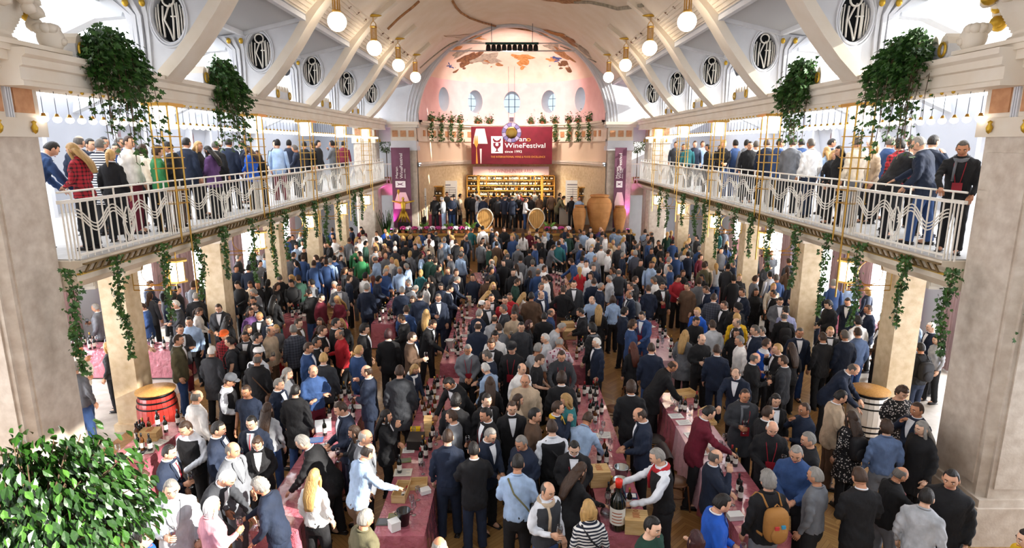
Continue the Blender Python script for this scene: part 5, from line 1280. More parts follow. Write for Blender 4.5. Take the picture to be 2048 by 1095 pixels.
# ---- barrels
def barrel(x, y, body, top_m, label, name='wine_barrel'):
    t = thing(name, label, 'barrel', (x, y, .06)); R0, R1, H_ = .305, .375, .93
    def rad(u): return R0+(R1-R0)*math.sin(PI*u)
    n = 24
    for k in range(n):
        a0, a1 = 2*PI*k/n+.006, 2*PI*(k+1)/n-.006; vs_ = []
        for q in range(9):
            u = q/8; r_ = rad(u); vs_ += [(r_*math.cos(a0), r_*math.sin(a0), H_*u), (r_*math.cos(a1), r_*math.sin(a1), H_*u), ((r_-.03)*math.cos(a1), (r_-.03)*math.sin(a1), H_*u), ((r_-.03)*math.cos(a0), (r_-.03)*math.sin(a0), H_*u)]
        fs = []
        for q in range(8):
            i = 4*q
            for e in range(4): fs.append((i+e, i+(e+1) % 4, i+4+(e+1) % 4, i+4+e))
        fs += [(3, 2, 1, 0), (32, 33, 34, 35)]
        MB().add(vs_, fs).build('stave', body, t)
    for u, w_ in ((.04, .05), (.17, .035), (.30, .03), (.70, .03), (.83, .035), (.95, .05)):
        r_ = rad(u)+.004; MB().lathe([(r_, H_*u-w_/2), (r_+.004, H_*u-w_/2), (r_+.004, H_*u+w_/2), (r_, H_*u+w_/2)], n=32, cap=False).build('hoop', mat('black_iron_hoop', '#191a1c', .4, metal=.6), t, True)
    MB().lathe([(R0-.02, H_-.03), (0, H_-.03)], n=32).build('head', top_m, t)
    MB().lathe([(R0+.06, H_), (R0+.06, H_+.025), (0, H_+.03)], n=36).build('table_lid', top_m, t, True)
    for a in range(4): MB().lathe([(.03, -.06), (.03, .0)], (.24*math.cos(a*PI/2), .24*math.sin(a*PI/2), 0), n=8).build('castor', BLACK, t)
barrel(-7.17, 11.28, mat('red_lacquered_staves', '#a8322a', .35, coat=.4), OAK, 'red wine barrel with black hoops used as standing table')
barrel(7.20, 11.28, mat('white_lacquered_staves', '#e3ddd2', .4, coat=.3), OAK, 'white wine barrel with black hoops used as standing table')
# ---- chairs
BENT = mat('bentwood', '#6b452a', .4)
def chair(x, y, rz, label, m_=BENT):
    t = thing('bentwood_chair', label, 'chair', (x, y, 0), rz)
    MB().lathe([(0, .43), (.19, .43), (.205, .445), (.19, .46), (0, .455)], n=22).build('seat', m_, t, True)
    for sx in (-1, 1):
        MB().tube([(sx*.15, .15, .44), (sx*.19, .2, 0)], [.017, .013], 7).build('leg', m_, t)
        MB().tube([(sx*.15, -.15, .44), (sx*.18, -.22, 0)], [.017, .013], 7).build('leg', m_, t)
    MB().tube([(-.16, -.15, .44), (-.18, -.2, .7), (-.13, -.23, .88), (0, -.24, .93), (.13, -.23, .88), (.18, -.2, .7), (.16, -.15, .44)], .015, 7).build('back_hoop', m_, t, True)
    MB().tube([(-.09, -.16, .45), (-.10, -.2, .66), (0, -.22, .78), (.10, -.2, .66), (.09, -.16, .45)], .011, 6).build('inner_hoop', m_, t, True)
    MB().tube([(.16*math.cos(2*PI*k/20), .17*math.sin(2*PI*k/20), .22) for k in range(20)], .010, 5, closed=True).build('foot_ring', m_, t)
    return t
chair(2.68, 8.85, -PI/2, 'bentwood chair with a dark quilted coat on its back'); chair(2.66, 10.3, -PI/2, 'bentwood chair at the table with the wooden carrier', mat('black_bentwood', '#1d1613', .4)); chair(2.12, 11.6, PI/2, 'bentwood chair at the table with the bottle group')
ct = thing('quilted_coat', 'dark brown quilted coat hanging over a chair back', 'coat', (2.44, 8.85, .12))
q_ = MB()
q_.grid(lambda u, v: (-.02-.05*math.sin(v*PI)-.012*abs(math.sin(v*22)), -.27+.54*u+.02*math.sin(v*9), .86*v), 14, 44); q_.grid(lambda u, v: (.12+.02*math.sin(v*5), -.25+.5*u, .35+.5*v), 10, 20, flip=True); q_.grid(lambda u, v: (-.02+.14*u, -.26+.52*v, .855+.04*math.sin(u*PI)), 6, 10)
q_.build('shell', mat('quilted_brown', '#2b2022', .5), ct, True)
for k in (-1, 1): MB().tube([(-.02, k*.27, .8), (-.05, k*.30, .5), (-.04, k*.29, .15)], [.06, .065, .05], 9).build('sleeve', mat('quilted_brown'), ct, True)
# ---- speakers under the gallery
for px, s in ((190, -1), (1853, 1)):
    t = thing('wall_speaker', 'grey box loudspeaker fixed under the gallery, %s' % SIDEW[s], 'speaker', (s*8.78, 12.0, 2.93), -s*.3)
    MB().box(-.22, .22, -.16, .16, 0, .44).build('cabinet', mat('grey_speaker', '#a8a6a2', .6), t); MB().box(-.2, .2, -.17, -.16, .06, .42).build('grille', mat('grey_grille', '#98968f', .8), t); MB().box(-.03, .03, -.172, -.165, .015, .04).build('badge', BLACK, t); MB().box(-.04, .04, -.04, .04, .44, .62).build('bracket', GREYM, t)
# ---- ficus near the photographer
rf = random.Random(9); fc = Vector((-3.36, 3.75, 3.20))
t = thing('ficus_tree', 'bushy green ficus tree with glossy leaves before the front pillar', 'tree', (fc.x, fc.y, 0))
MB().lathe([(.22, 0), (.28, .45), (.26, .45), (0, .4)], n=20).build('pot', mat('terracotta', '#a5603d', .8), t)
MB().tube([(0, 0, .4), (.03, .02, 1.4), (0, 0, 2.6), (.02, 0, 3.2)], [.045, .04, .03, .015], 8).build('trunk', BARK, t)
br_m = MB(); LP = []
for k in range(230):
    d = Vector((rf.gauss(0, 1), rf.gauss(0, 1), rf.gauss(.15, .8))).normalized(); e = Vector((d.x*.72, d.y*.66, d.z*.64))*rf.uniform(.72, 1.04); b0 = Vector((0, 0, 2.6+.5*rf.random())); tip = Vector((0, 0, fc.z-.02))+e
    br_m.tube([b0, b0.lerp(tip, .5)+Vector((0, 0, .06)), tip], [.012, .008, .004], 4)
    for q in range(34):
        u = 1-rf.random()**2*.6; p = b0.lerp(tip, u)+Vector((rf.gauss(0, .07), rf.gauss(0, .07), rf.gauss(0, .06))); LP.append((p, d))
br_m.build('branches', BARK, t)
camv = Vector((0, 0, CAMH))-Vector((fc.x, fc.y, 0))
LP.sort(key=lambda a: (a[0]-camv).length)
front, rest = LP[:300], LP[300:]
lv = [MB().add(*leaf_shape(.08, .043)).mesh('leaf', FICUS), MB().add(*leaf_shape(.088, .045)).mesh('leaf', FICUS), MB().add(*leaf_shape(.075, .042)).mesh('leaf', FICUS2)]
for k, (p, d) in enumerate(front):
    dd = (Vector(d)+Vector((rf.uniform(-.6, .6), rf.uniform(-.6, .6), rf.uniform(-2.6, -.7)))).normalized(); q = dd.to_track_quat('Y', 'Z').to_matrix().to_4x4() @ Matrix.Rotation(rf.uniform(-1, 1), 4, 'Y')
    obj('leaf', lv[k % 3], t, p, q.to_euler())
o = leaf_cloud(rest, .082, rf, lambda l: leaf_shape(l, .52), droop=1.9).build('foliage', FICUS, t); o['kind'] = 'stuff'
# ivy at the other front pillar
t = thing('hanging_vine', 'ivy tendrils in front of the great pillar near the white barrel', 'vine', (6.95, 7.72, 3.9)); pts = [(Vector((rf.gauss(.15, .12), rf.gauss(-.05, .05), -rf.random()*.75)), (rf.uniform(-1, 1), -1, 0)) for _ in range(170)]
o = leaf_cloud(pts, .07, rf).build('foliage', LEAF, t); o['kind'] = 'stuff'; MB().tube([(.15, .0, 0), (.16, -.03, -.35), (.12, -.02, -.72)], .008, 4).build('stem', BARK, t)
# ================================================================== people
CROPS = {'F1': (0,530,3.775), 'F2': (500,530,3.775), 'F3': (1000,530,3.775), 'F4': (1500,530,3.737), 'F5': (0,810,3.842), 'F6': (500,810,3.842), 'F7': (1000,810,3.842), 'F8': (1500,810,3.737),
         'U5': (0,260,3.911), 'U6': (500,260,3.911), 'U7': (1000,260,3.911), 'U8': (1500,260,3.737), 'C3': (760,340,7.552), 'C4': (1010,340,7.552)}
# head position in a detail of the photograph, facing, pose, top garment, trousers, hair, extras
FLOOR = {
'F6': "1075 90 E d Jbk bk lbk;885 315 NE f Hlb br bdk;835 290 E r Jgy bk bgy;715 265 W g Jch bk lbr;605 55 SW b Jnv nv sbr;370 310 W l Jbk bk sgy;425 570 N r Hwh bk lbl;120 630 W f Snv nv cgy;95 80 N r Hlg bl lbr;885 880 NE r Col bk sgy;1478 260 N r Hnv nv sbr;1735 310 N c Jbk nv sbk;1590 95 W g Jgy gy sbr;1880 50 SW g Jbk bk sbk ln;1975 245 SW b Cnv bk sgy;1455 1110 N r Jbk bk bgy",
'F5': "1425 190 S b Vbk bk sbr;1310 350 E g Jnv bk sbk tie;1350 620 SE g Jlg gy sgy;1670 745 NE g Cpk bk owh;1790 630 E l Jch bk swh;1800 335 E r Jgy gy bgr;1865 285 S b Jbk bk pbr;1755 185 E r Jnv bk sbk;1960 130 S g Jnv nv sbk tie;1080 590 E r Hwh bk cbr;1085 1040 E r Crb bk sbk",
'F7': "390 665 SE g Vch bl bgr sc:bg;655 800 N r Sst bk obl bg:bk;135 455 N b Hlb bk sbk bg:ol;590 490 NE f Sbk bk lbr;340 170 N r Vbk bk sbr bg:bk;640 130 NE l Hlb bk sbr;545 330 S b Jbk bk sbk ln;50 235 SE b Jnv bk sgy;130 50 S r Jbk bk sbr;430 25 E d Jnv nv sbr sc:ye;300 20 E r Sbr bk sbk;550 40 W b Dtl bk obl;985 75 W b Jnv bk bbr;1170 395 W v Vbk bk sgy sc:rd;1185 940 SE r Tdg bk sbk;1490 1040 N d Sbk bk obu;1690 755 E b Jrb rb sbk;1700 405 E d Jnv nv bgr;1520 65 E f Jbu bk sbk;1790 -10 S g Cch bk zbr ln sc:gy",
'F8': "90 490 N r Sbk gy cgy bp:tn;200 400 SW b Hbl bk sgy;330 505 NW r Hgy bk sgy;180 165 S b Sbk bk bwh ln;365 240 W g Sbk bk sgy ln;280 10 W d Snv bk zbr;45 15 E r Jbk bk sbr ln;135 0 S r Jbk bk lbk;795 110 N r Ddt bk lbr bp:bk;1030 165 N r Hdn gy cbr;1240 175 W r Cbk bk lgy;1245 40 W d Jnv bk sbr;775 535 N b Jbk bk sbr;1115 520 E v Sbk gy bgr ln;1350 680 NE r Slg bk sbk;1465 570 SW r Cbk bk sbk;2075 1010 W r Sye bk sbk",
'F1': "725 325 W g Jgy bk sgy;590 650 E d Swh bl sbk;815 620 W r Sch bk obl;570 780 N r Sgy bl sgy;1080 315 SW b Jbl nv sbr tie;1305 335 SW c Jch bk swh tie;1130 235 N r Jch bk lbr;1090 145 E b Jnv bk sbr;1525 345 E b Hwh bl pbr;1655 290 S b Jch bk sbr;1480 240 N r Jbk bk sgy;1490 135 S r Jnv bk sbr;1310 245 N r Snv bk cbk;1250 150 E b Jbk bk sbr;1340 190 E r Jbk bk sbk;1360 490 SE c Jch bu sbr;1345 570 E r Jol bl sbr;1430 430 S r Hlb bk sbk;1030 450 E b Tbl lb sbk;1725 535 S r Srp bk tor;1785 575 W r Tch bk sbk bp:bk;1600 655 N r Cch bk swh;1485 1000 NE r Hwh bk bgr;1735 880 E b Vbk bk tgy;1885 945 S r Tnv bk sbr;1715 420 N r Jbk bk lbk;1920 305 S r Jnv bk sbk;1935 380 S r Jbk bk sbl;1755 180 N r Jnv bk sbr;1820 150 S b Jbk bk sbk ln;1910 150 S b Hbg bk lbr;1705 80 S r Sbk bk sbk;1800 30 SE r Jnv bk sbk;1860 25 N r Jnv bk sbk;1870 490 E r Jbk bk lbr;1915 550 S r Jch bk sbk;1945 690 N r Cbk bk bgr bg:br",
'F2': "325 140 S b Sbk bk sbk ln;435 140 W g Sgy bl sbk;205 165 E r Jbk bk lbr;180 260 N r Jbk tl lbk;555 250 E r Sbu bl sbk;645 260 SW b Dbu bk lbl;760 55 S b Jch gy sbr;910 80 NE r Hwh gy sbk;1000 195 N r Jnv nv sgy;965 175 N r Jnv nv sgy;1155 195 NE l Jgy bk sgy;1395 250 S g Jnv nv sgr;1310 235 N r Snv bl sbk;1330 370 N r Jbk bk lbl;1150 405 W b Jbk bk sbr;1180 340 N r Jbl bk sbr;1365 450 E f Jbk bk sbr;1220 550 E g Jbr bk sbr;1045 530 N r Jbk bk cbu;1130 810 N r Cch bk sbr;1300 785 SE f Cnv bk obl sc:wh;815 660 NE r Jbl bl sbl;770 835 W d Jnv nv bbr;720 520 SW g Hrd bk bgr;690 440 S r Jbk bk lbl;630 445 E r Jbk bk sbk;775 500 E r Jbk bk cbk;570 500 E r Jbk bk sbr;500 495 E r Jch bk lbr;440 630 E r Jbl bl sbr;540 580 E d Jbk bl sbk;555 710 N r Jch bk sbl;440 800 SE c Hbl bu bgr;325 825 E r Sgy bk lgy;215 920 E r Jnv bk sgy;310 945 N r Cbk bl sbk;60 700 N r Vch bk twh;275 490 NW r Jck bk sgy;195 480 SE b Sgy rd lbl;130 510 E r Sbg br bgr;380 455 E r Jbr bk sbr;530 430 S r Sbu bk lbr;25 535 E g Jbk bk sbk;30 365 SE r Hpu bk obr;145 420 S r Jnv bk sbk;30 285 S r Jbk bk sbk;40 140 S r Sbk bk lbr;95 150 N r Jbk bk lbk;490 -10 N r Jbl bl sbr;600 -20 N r Jbl bl sbr;715 45 E r Jch bk lbr;1025 105 E b Jnv bk sbk;940 110 N r Jrb bk lau;1075 60 SE b Jbl bk sgy;1130 40 S r Hlb bk sgy;1185 10 W b Hlb bk sgy;1280 165 E p Hwh bk lbk;1290 60 N r Jtl bk obl;1170 150 W r Jch bk sgy;1400 -30 N r Sdg bl sbr;1515 180 E b Jnv nv sbk;1555 115 E f Jnv nv sgy;1690 230 NE f Jbk bk lbl;1760 110 N r Hbr bk sbk;1705 100 S r Jnv bk sbk;1800 20 N r Snv bk sgy;1500 45 S r Jnv bk sbr;1550 55 SE r Jch bk sbr;1770 310 SE r Jch bk bgr;1825 250 S r Jbk bk sbk;1690 370 NE r Snv bk sgy;1690 330 E r Jol bk twh;1745 465 N r Snv bk bbr;1810 390 N r Hlg bk bbr;1850 540 S g Hwh bk cbk;1900 480 NW r Hgy bk sbr;1650 635 S b Hgy bk sgy ln;1775 705 W b Jnv bk sgr;1815 600 S r Jbk bk cbr;1815 770 NW f Hlb bk swh;1800 890 N r Sbk bk lbr;1505 950 SW l Jbk bk sbk;1540 1040 N r Jbk bk cbk;1940 260 S r Hrd bk sbk;1905 345 W r Jch bk sgr;1850 1080 SE r Jbk bk sbk",
'F3': "125 130 E b Sdg bl sbr;100 55 S r Jbk bk sbk;60 255 S r Hrd bk sbr;105 330 N r Sbk bk lbr bg:br;240 240 N r Cbr br sbk;490 200 N p Sbk br sbr;605 265 SW f Hlb bk bgr;610 350 W b Jbk bk sbk;725 335 N r Jbk bk lbl;880 260 N r Hlb bk obr;1000 225 W r Jnv bk bgr bp:gy;1065 180 N r Jnv nv sbr;710 130 N r Jnv nv sbr;760 165 E r Jnv bk sgy;1225 160 S g Jbk bk sbk ln;1165 115 W b Hwh bk sgr;1345 100 S b Hrp bk sbk;1420 165 SW g Cbr bk sbk;1540 100 SW b Jbk bk lbk;1555 185 W b Jnv bk sbr;1615 250 NE r Jck bk sbr;1200 380 SW v Jbl bl sbk ln;1490 355 SW r Jrb rb sbl tie;1375 435 S b Sbk bk sbk;1395 530 NE g Dgy bk lbl;1530 565 S g Sbk bk bgr;1630 640 N r Jnv nv sbr;1785 820 SW f Jnv bk bbr;1120 625 N r Jnv bl sbr;1025 630 N r Sbk bk lau;1000 455 E r Jbl nv cbr;940 355 E r Jnv bk cbk;680 445 NW r Sbk bk cbk sc:gy;730 590 W r Jnv bk swh;610 680 S v Sch bk sbr ln;465 860 N r Jbk bk cbr;315 700 E b Tbk bk sbr;415 600 N f Hfl bk bgy;310 640 NE r Tlg bk sgy;180 890 S r Cbg bk bgr;165 785 SE r Hwh bk bgr;90 630 S r Sbk bk tbk ln;115 470 S r Sch bk sbk;215 450 E r Sbk bk obu;45 380 S g Hbg bk sbk;335 395 N r Cbk bk sbk;385 360 E r Hbl bk bgr;350 560 W r Slg bk swh;435 500 E l Tlg bk sgy;290 55 N r Sbl bk bgr;340 110 W b Hwh bk sbr;310 165 SE r Jbl bk sgr;305 230 SE r Jnv bk bgr;530 50 N r Hrd bk lbl;480 95 W b Sbk bk obk;550 150 S r Jch bk sbk;690 20 S r Jnv bk sgr;915 40 W b Sgy bk lbr ln;955 55 N r Hch bl bgr;1115 -10 S r Hlb bl sbr ln;1020 115 E r Jch bk sbr;1040 165 W r Jbk bk sbr;1545 0 N r Hol bk sbr;1750 105 N r Jbk bk sbk;1800 90 S r Sbk bk lbl;1830 210 W r Jnv bk sbr;1870 315 S b Sbk bk tbk;1795 400 N r Sye bk cbl;1725 320 W r Jbk bk sbr;1635 450 N r Slg bl sbr;1780 445 W r Jnv bk bgr;1730 500 S r Sbk bk obk;1870 580 W r Hwh bk sgy;1930 500 W g Jnv bk sgr;1315 810 E l Cbk bk bbr;900 930 N r Jbk bk cbr;140 1020 E r Hbg bk lbr",
'F4': "825 425 N r Hwh bk cbk;885 335 W r Jnv bk sbr;735 275 SW f Jnv bk sbk;590 295 W b Cbk bk cbk;625 140 N r Sbl bk sgy;690 130 N r Jlb bk bgr;820 95 N r Jgy bk sgy;365 305 W g Jbr bk lbk;265 360 N r Hlv bk sbk;230 270 S b Jgy bk sbk;95 385 N r Jbk bk bgr bp:bk;310 140 N r Jnv bk bgr;175 165 S r Hcr bk lbl;160 215 W r Jbk bk sbk;60 205 S r Sbk bk lbk;280 40 N r Cbr bk lbr;150 75 N r Hlg bk cbk;200 100 N r Jbl bk sgr;370 510 S r Jnv bl sgr;40 490 W r Jnv bk sgr;65 590 E r Vrb bk sbr;35 700 E g Jbk bk bgr tie;200 630 W d Jbk bk sbl;310 620 N r Sbk bk lbr;250 720 NW g Jch bk sbr;570 545 N r Jbk bk sbr;680 530 N r Jnv nv sgr;600 500 S r Jbk bk sbl;815 510 N r Hdn bl sbr;995 510 W g Sbr bk sbr;970 445 W r Jbk bk obl;1025 300 W r Sch bk sbr;1030 400 W r Jbk bk sbr;785 830 SE l Jnv bk bgr;665 985 E b Jbg br sbk;1130 950 S b Ddt bk cbr;1275 625 N r Sbk nv sbk bp:bk;1390 555 W r Hlg bk lbk;1360 475 W r Jnv bk swh;1240 410 E b Hlb bk sbk",
'U6': "605 770 W f Jbl bk sbr;540 800 S r Jch bk sbk;300 850 E b Jbl bk sbk;345 840 S r Jbk bk sbk;410 825 N r Sdg bk sbk;690 830 S r Jbk bk sbk;660 860 S b Hwh bk sbk;590 900 S r Sbk bk lbr;745 840 S r Jbu bk lbr;755 745 S r Jch bk sbk;815 770 W r Jnv bk sbk;815 725 N r Jbl bk sbr;850 755 S b Sbu bk sbk;855 865 S r Hwh bk sbr;780 865 N r Jgy bk sbr;715 930 E r Slg bk bgr;830 935 N r Sgn bk bgr;905 890 E r Sdg bk sbk;985 935 N r Hlg bk sbr;1055 910 S r Jbr bk lbl;990 810 S r Hwh bk sbr;1065 785 S r Hrb bk bgr;1180 765 N r Hgy bk sgr;1275 780 N r Sbk bk lbr;1335 800 N r Jbl bk sbk;1405 785 N r Jnv bk sgr;1455 810 N r Jbk bk bgr;1135 890 N r Jnv bk sgy;1220 890 N r Jbk bk sbk;1135 935 N r Jch bk swh;1285 890 S r Jch bk sbl;1330 870 W r Hlb bk lbl;1385 875 N r Hcr bk lau;1350 925 E r Dbu bk lbr;1330 985 E r Hlb bk lbr;1200 1000 S r Sbk bk cbr;1060 985 S r Hgy bk bgr;980 1010 W b Hlb bk bgr;1110 1020 S r Hwh bk lbl;1265 970 N r Jgy bk obl;1405 1000 N r Sdg bk sbk;1490 905 E r Jch bk sgy;1520 860 N r Jlb bk sgy;1555 800 S r Jbk bk obl;1645 970 E f Vch bk sbk;1690 850 W r Jnv bk bgr;1735 770 N r Htl gy tgr;1820 770 N r Hwh bk sbk;1895 755 W r Jnv bk bgr;1990 775 S b Jbk bk sbr;1930 815 S r Vch bk swh;1865 920 W r Sdg bk sbr;1930 890 N r Cbr bk sbk;1930 1010 N r Sbk bk lbl;1850 1035 W r Hpu bk bgr;1975 1040 S r Jbk bk sbk;2005 985 N r Jch bk bgr;115 990 N r Hlb bk sgr;280 935 E r Jpk bk bgr;290 1000 N r Cgy bk sbk;415 1000 N r Jbl bk sbr bp:bk;420 935 SE b Jbk bk sbk;525 1005 W r Jbl bk sbr;625 1025 N r Hlb bk sgy;745 1010 N r Sbl bk sbk;825 1000 S r Tgn bk sbk",
'U7': "40 775 S b Jbk bk sbr;100 755 N r Jgy bk sbk;180 820 N r Hwh bk lbr;240 800 S r Hbu bk lbl;290 780 E r Hcr bk sbk;355 780 N r Hlb bk sbk;400 835 N r Sbk bk lbk;510 760 S r Jnv bk bgr;480 835 N r Hlb bk sbk;530 825 N r Sdg bk sbr;575 800 N r Cbk bk sbk;605 850 W b Jgy bk sbr;650 795 W r Jgy bk sbr;680 745 S r Jbk bk sbk;745 770 S r Hpu bk bgr;795 790 S r Sbl bk bgr;715 825 S r Hwh bk sgy;820 830 W r Hwh bk sbk;930 800 N r Hlb bk sbr;1000 795 W r Cbk bk cbk;970 840 N r Jnv bk owh;1055 880 W b Jnv bk sbr;1165 880 E b Jbl bk sbr;1240 885 S d Jbk bk sbk;1340 805 N r Sbu bk lbl;1350 880 N r Jbl bk sbk;1155 835 S r Jbk bk sbk;1470 820 S b Sbk bk sgr;1540 845 W r Cch bk tbk;1710 805 W r Jtl bk sbk;1755 790 S r Hch bk sbr;1775 890 N r Sbk bk lbl;1880 830 S r Jpk bk sbr;1675 945 S p Hgy bk sbk;1550 930 N r Jbl bk sgy;1470 910 N p Hgy bk bgr;1470 975 N r Jnv bk sbk;1380 985 N r Hbl bk sbk;1310 975 S r Jrd bk lbr;1055 965 N r Hck bk tgy;970 985 E r Jnv bk sgy;930 915 S r Jch bk sgr;885 880 S r Hbg bk lbl;860 905 W r Hcr bk lbl;790 920 N r Hwh bk bgr;650 970 N r Jbl bk sbr;460 890 N r Htl bk sbr;410 920 E f Jgy bk sbr;270 915 W r Jbl bk sbr;140 920 N r Jgy bk tgy;230 955 N r Jch bk sbk;160 1010 N r Jgy bk sbk;255 1040 N r Jgy bk sgr;480 1030 W f Vbl bk sbr;850 960 E r Hwh bk sbr;1075 1040 S r Jbk bk sbk;1160 1060 S r Jbk bk lbk;1205 1020 N r Cbk bk obl;1265 1010 W r Sch bk obk;1835 985 S r Jnv bk sbk;1820 1045 W r Jnv bk sgr;1605 1060 N r Hbg bk sbr",
}
GALLERY = {   # last number: distance of the person from the hall axis
'U5': "430 175 NE l Jbl bk sbk @7.6;585 170 W b Srp bk lbl @7.1;635 110 N r Jnv bk bgr @8.2;705 130 E r Jnv bk sbk @8.4;810 95 E r Jbk bk sbk @9.0;845 135 N r Cst bk sgr @7.7;865 215 N r Jbk bk pbl @7.1;945 160 S r Hbl bk sbk @8.2;1000 110 E r Hwh bu sbr @7.4;1085 165 N r Hcr bk obr @7.9;1175 185 NE r Sgn bk cbr @7.1;1325 145 W b Jbk br sbk ln @7.1;1460 115 N r Jnv bk sbk @7.5;1550 140 E r Sbk bk lbl @7.6;1635 170 W b Jpu bk lbk @7.1;1685 135 N r Jbk bk sgr @7.6;1715 95 N r Jbk bk swh @8.3;1790 105 N r Jnv bk sbk @7.6;1900 125 SW r Jnv bk sbr @7.9;1945 160 W b Jrb bk lbr @7.1;935 105 E r Jbl bk sgr @9.2",
'U6': "60 200 S r Jbk bk lbr @7.1;215 105 N r Jlb bu sbk @7.2;195 85 S r Sch bk sbk @8.4;305 110 N r Jnv bk sbk @7.5;355 150 W b Vnv bk sgr @7.1;425 125 N r Jbk bk sbk @7.6;490 130 W r Sbk bk lbr @7.6;530 85 E r Jbk gy sbk @7.2;640 105 W d Jgy bk sbk @7.1;730 110 N r Sbu bk sbk @7.2;668 95 N r Jbk bk sgr @7.9",
'U8': "125 110 N r Jnv bk sbr @7.4;225 105 E r Jbl bk sbr @7.4;320 95 NE r Jgy bk sbr @7.1;385 90 N r Jbl bk sbk @8.0;455 115 N r Hwh nv sgr @7.1;575 170 N r Hlb bk lbl @7.8;625 195 S r Sbk bk obl @7.5;610 90 E r Jnv bk sbk @8.8;680 170 W r Sbk bk lbk @7.1;790 95 N r Hcr gy sgr @7.2;925 140 W r Sbg bk obl @7.9;1070 170 E l Jbk bk sgr @7.0;1115 125 N r Hrp bk cbk @7.7;1050 100 E r Jbl bk sgr @8.6;1210 90 N r Jnv bk sbr @8.2;1285 115 NW f Jnv bl sgy @7.05;1370 100 E d Jnv bk sbk @7.8;1625 155 SW f Sbk bk sgr sc:gy ln @7.0;905 90 N r Hlg bk swh @8.8;45 120 N r Hcr bk sgr @7.6",
'U7': "1375 120 S r Jch bk sbr @7.2;1470 130 N r Stl bk sgy @7.1;1435 135 S r Sbk bk lbr @7.9;1525 110 S r Jnv bk sbr @7.6;1585 100 S r Jlb bk sbr @8.0;1625 145 W r Sbk bk sbk @7.1;1720 150 S r Jbk bk lbr @7.6;1775 100 S b Sbk bl sbl @7.1;1840 105 N r Sbl bl sbk @7.4;1905 115 N r Jgy bk sbk @7.6;1955 130 S r Sbk bk sbk @7.1",
}
STAGE = {
'C3': "1010 365 S r Jch bk sbk;1045 425 S b Jnv bl sbk ln;920 450 W b Slg lb swh;840 440 S r Jbk bk sbk;1140 395 N r Jch bk sbk;1185 395 E r Cbg bk sbk;1345 380 N r Cbk bk sbk;1400 395 N r Jbk bk sbk;1460 340 N r Jgy bk sbk;1475 430 W r Jlg bl sbr;1550 430 N r Jnv bk sbr;1780 430 N r Jch bk bgr;1870 410 S b Jnv bk sbk;1990 430 N r Jnv bk bgr;1720 380 N r Jbk bk sbk;1640 360 N r Sbr bk lbr;1910 370 N r Jnv bk sbr",
'C4': "100 430 N r Jnv bk bgr;30 390 N r Jbk bk sbk;180 320 N r Jgy bk sbk;290 460 E b Swh bl bgr;150 620 S b Jbk bk swh ln;240 380 S r Sbu bk lbr;345 375 N r Jbk bk sbk;400 420 S r Sbk bk lbr;445 340 N r Jgy bk sbr;520 400 N r Cbr bk lbr;600 370 W r Jbk bk sbk;735 370 N r Jbr bk sbr;800 380 E r Sbk bl sbr;885 450 E l Col bk sbk;1030 430 S r Sbk bk sbk;1100 430 S r Hlb bk sbk",
}
PALC = {'bk': ('black', '#17171a'), 'ch': ('charcoal', '#34363b'), 'gy': ('grey', '#6d7076'), 'lg': ('light grey', '#b3b6bb'), 'nv': ('navy', '#1a2438'), 'bl': ('blue', '#2f4a78'), 'rb': ('royal blue', '#1c55b8'), 'lb': ('light blue', '#9fb7d6'),
        'wh': ('white', '#eceae8'), 'br': ('brown', '#5a4434'), 'bg': ('beige', '#c3ad93'), 'gn': ('green', '#2f7a4a'), 'dg': ('dark green', '#1f4034'), 'rd': ('red', '#b0202a'), 'bu': ('burgundy', '#66182a'), 'pk': ('pink', '#c98f96'),
        'pu': ('purple', '#5b3c6b'), 'cr': ('cream', '#e6dac4'), 'tl': ('teal', '#2d6f73'), 'ol': ('olive', '#5f5a42'), 'ye': ('yellow', '#e0b31c'), 'or': ('orange', '#e0662c'), 'lv': ('lavender', '#8f93b5'), 'dn': ('denim blue', '#56698a'),
        'st': ('navy and white striped', '#e9e7e4'), 'ck': ('grey checked', '#4a4e5a'), 'rp': ('red plaid', '#a32430'), 'dt': ('black dotted', '#1b1a1d'), 'fl': ('floral', '#d9c9cf'), 'tn': ('tan', '#b07a3c')}
PATT = {'st': ('fabric_striped', 'stripe', '#1b2233'), 'ck': ('fabric_checked', 'check', '#2c2f3a'), 'rp': ('fabric_plaid', 'check', '#1f1416'), 'dt': ('fabric_dotted', 'dots', '#c9c2bd'), 'fl': ('fabric_floral', 'floral', '#8c2a4a')}
HAIRC = {'bk': '#17120f', 'br': '#3b281b', 'bl': '#b8925a', 'gy': '#8b8781', 'gr': '#5a544e', 'wh': '#d8d5cf', 'au': '#5a2a1a', 'bu': '#3a1a1c', 'dk': '#241a14'}
TOPN = {'J': 'suit jacket', 'H': 'shirt', 'S': 'sweater', 'V': 'waistcoat over a pale shirt', 'C': 'coat', 'D': 'dress', 'T': 't-shirt'}
POSEN = {'r': 'standing', 'g': 'holding a wine glass', 'b': 'with both hands in front', 'c': 'with arms crossed', 'd': 'with one hand at the mouth', 'f': 'reaching forward', 'p': 'with hands on hips', 'l': 'bending forward', 'v': 'reaching out with both arms'}
FACE = {'N': 0, 'NE': -45, 'E': -90, 'SE': -135, 'S': 180, 'SW': 135, 'W': 90, 'NW': 45}
SKIN = mat('skin', objcol=True, rough=0.55, nscale=12); HAIRM = mat('hair', objcol=True, rough=0.5, nscale=30, bump=0.6, bscale=60, stretch=(1, 1, 0.2))
FAB = mat('fabric', objcol=True, rough=0.85, nscale=7, bump=0.9, bscale=9, stretch=(1, 1, 0.7)); SHOEM = mat('shoe_leather', '#1b1614', 0.4)
EYEW = mat('eye_white', '#e8e4de', 0.3); IRIS = mat('iris', '#2a1c12', 0.3); LIP = mat('lip', '#a8584f', 0.5); BROW = mat('brow', '#2a1d15', 0.8)
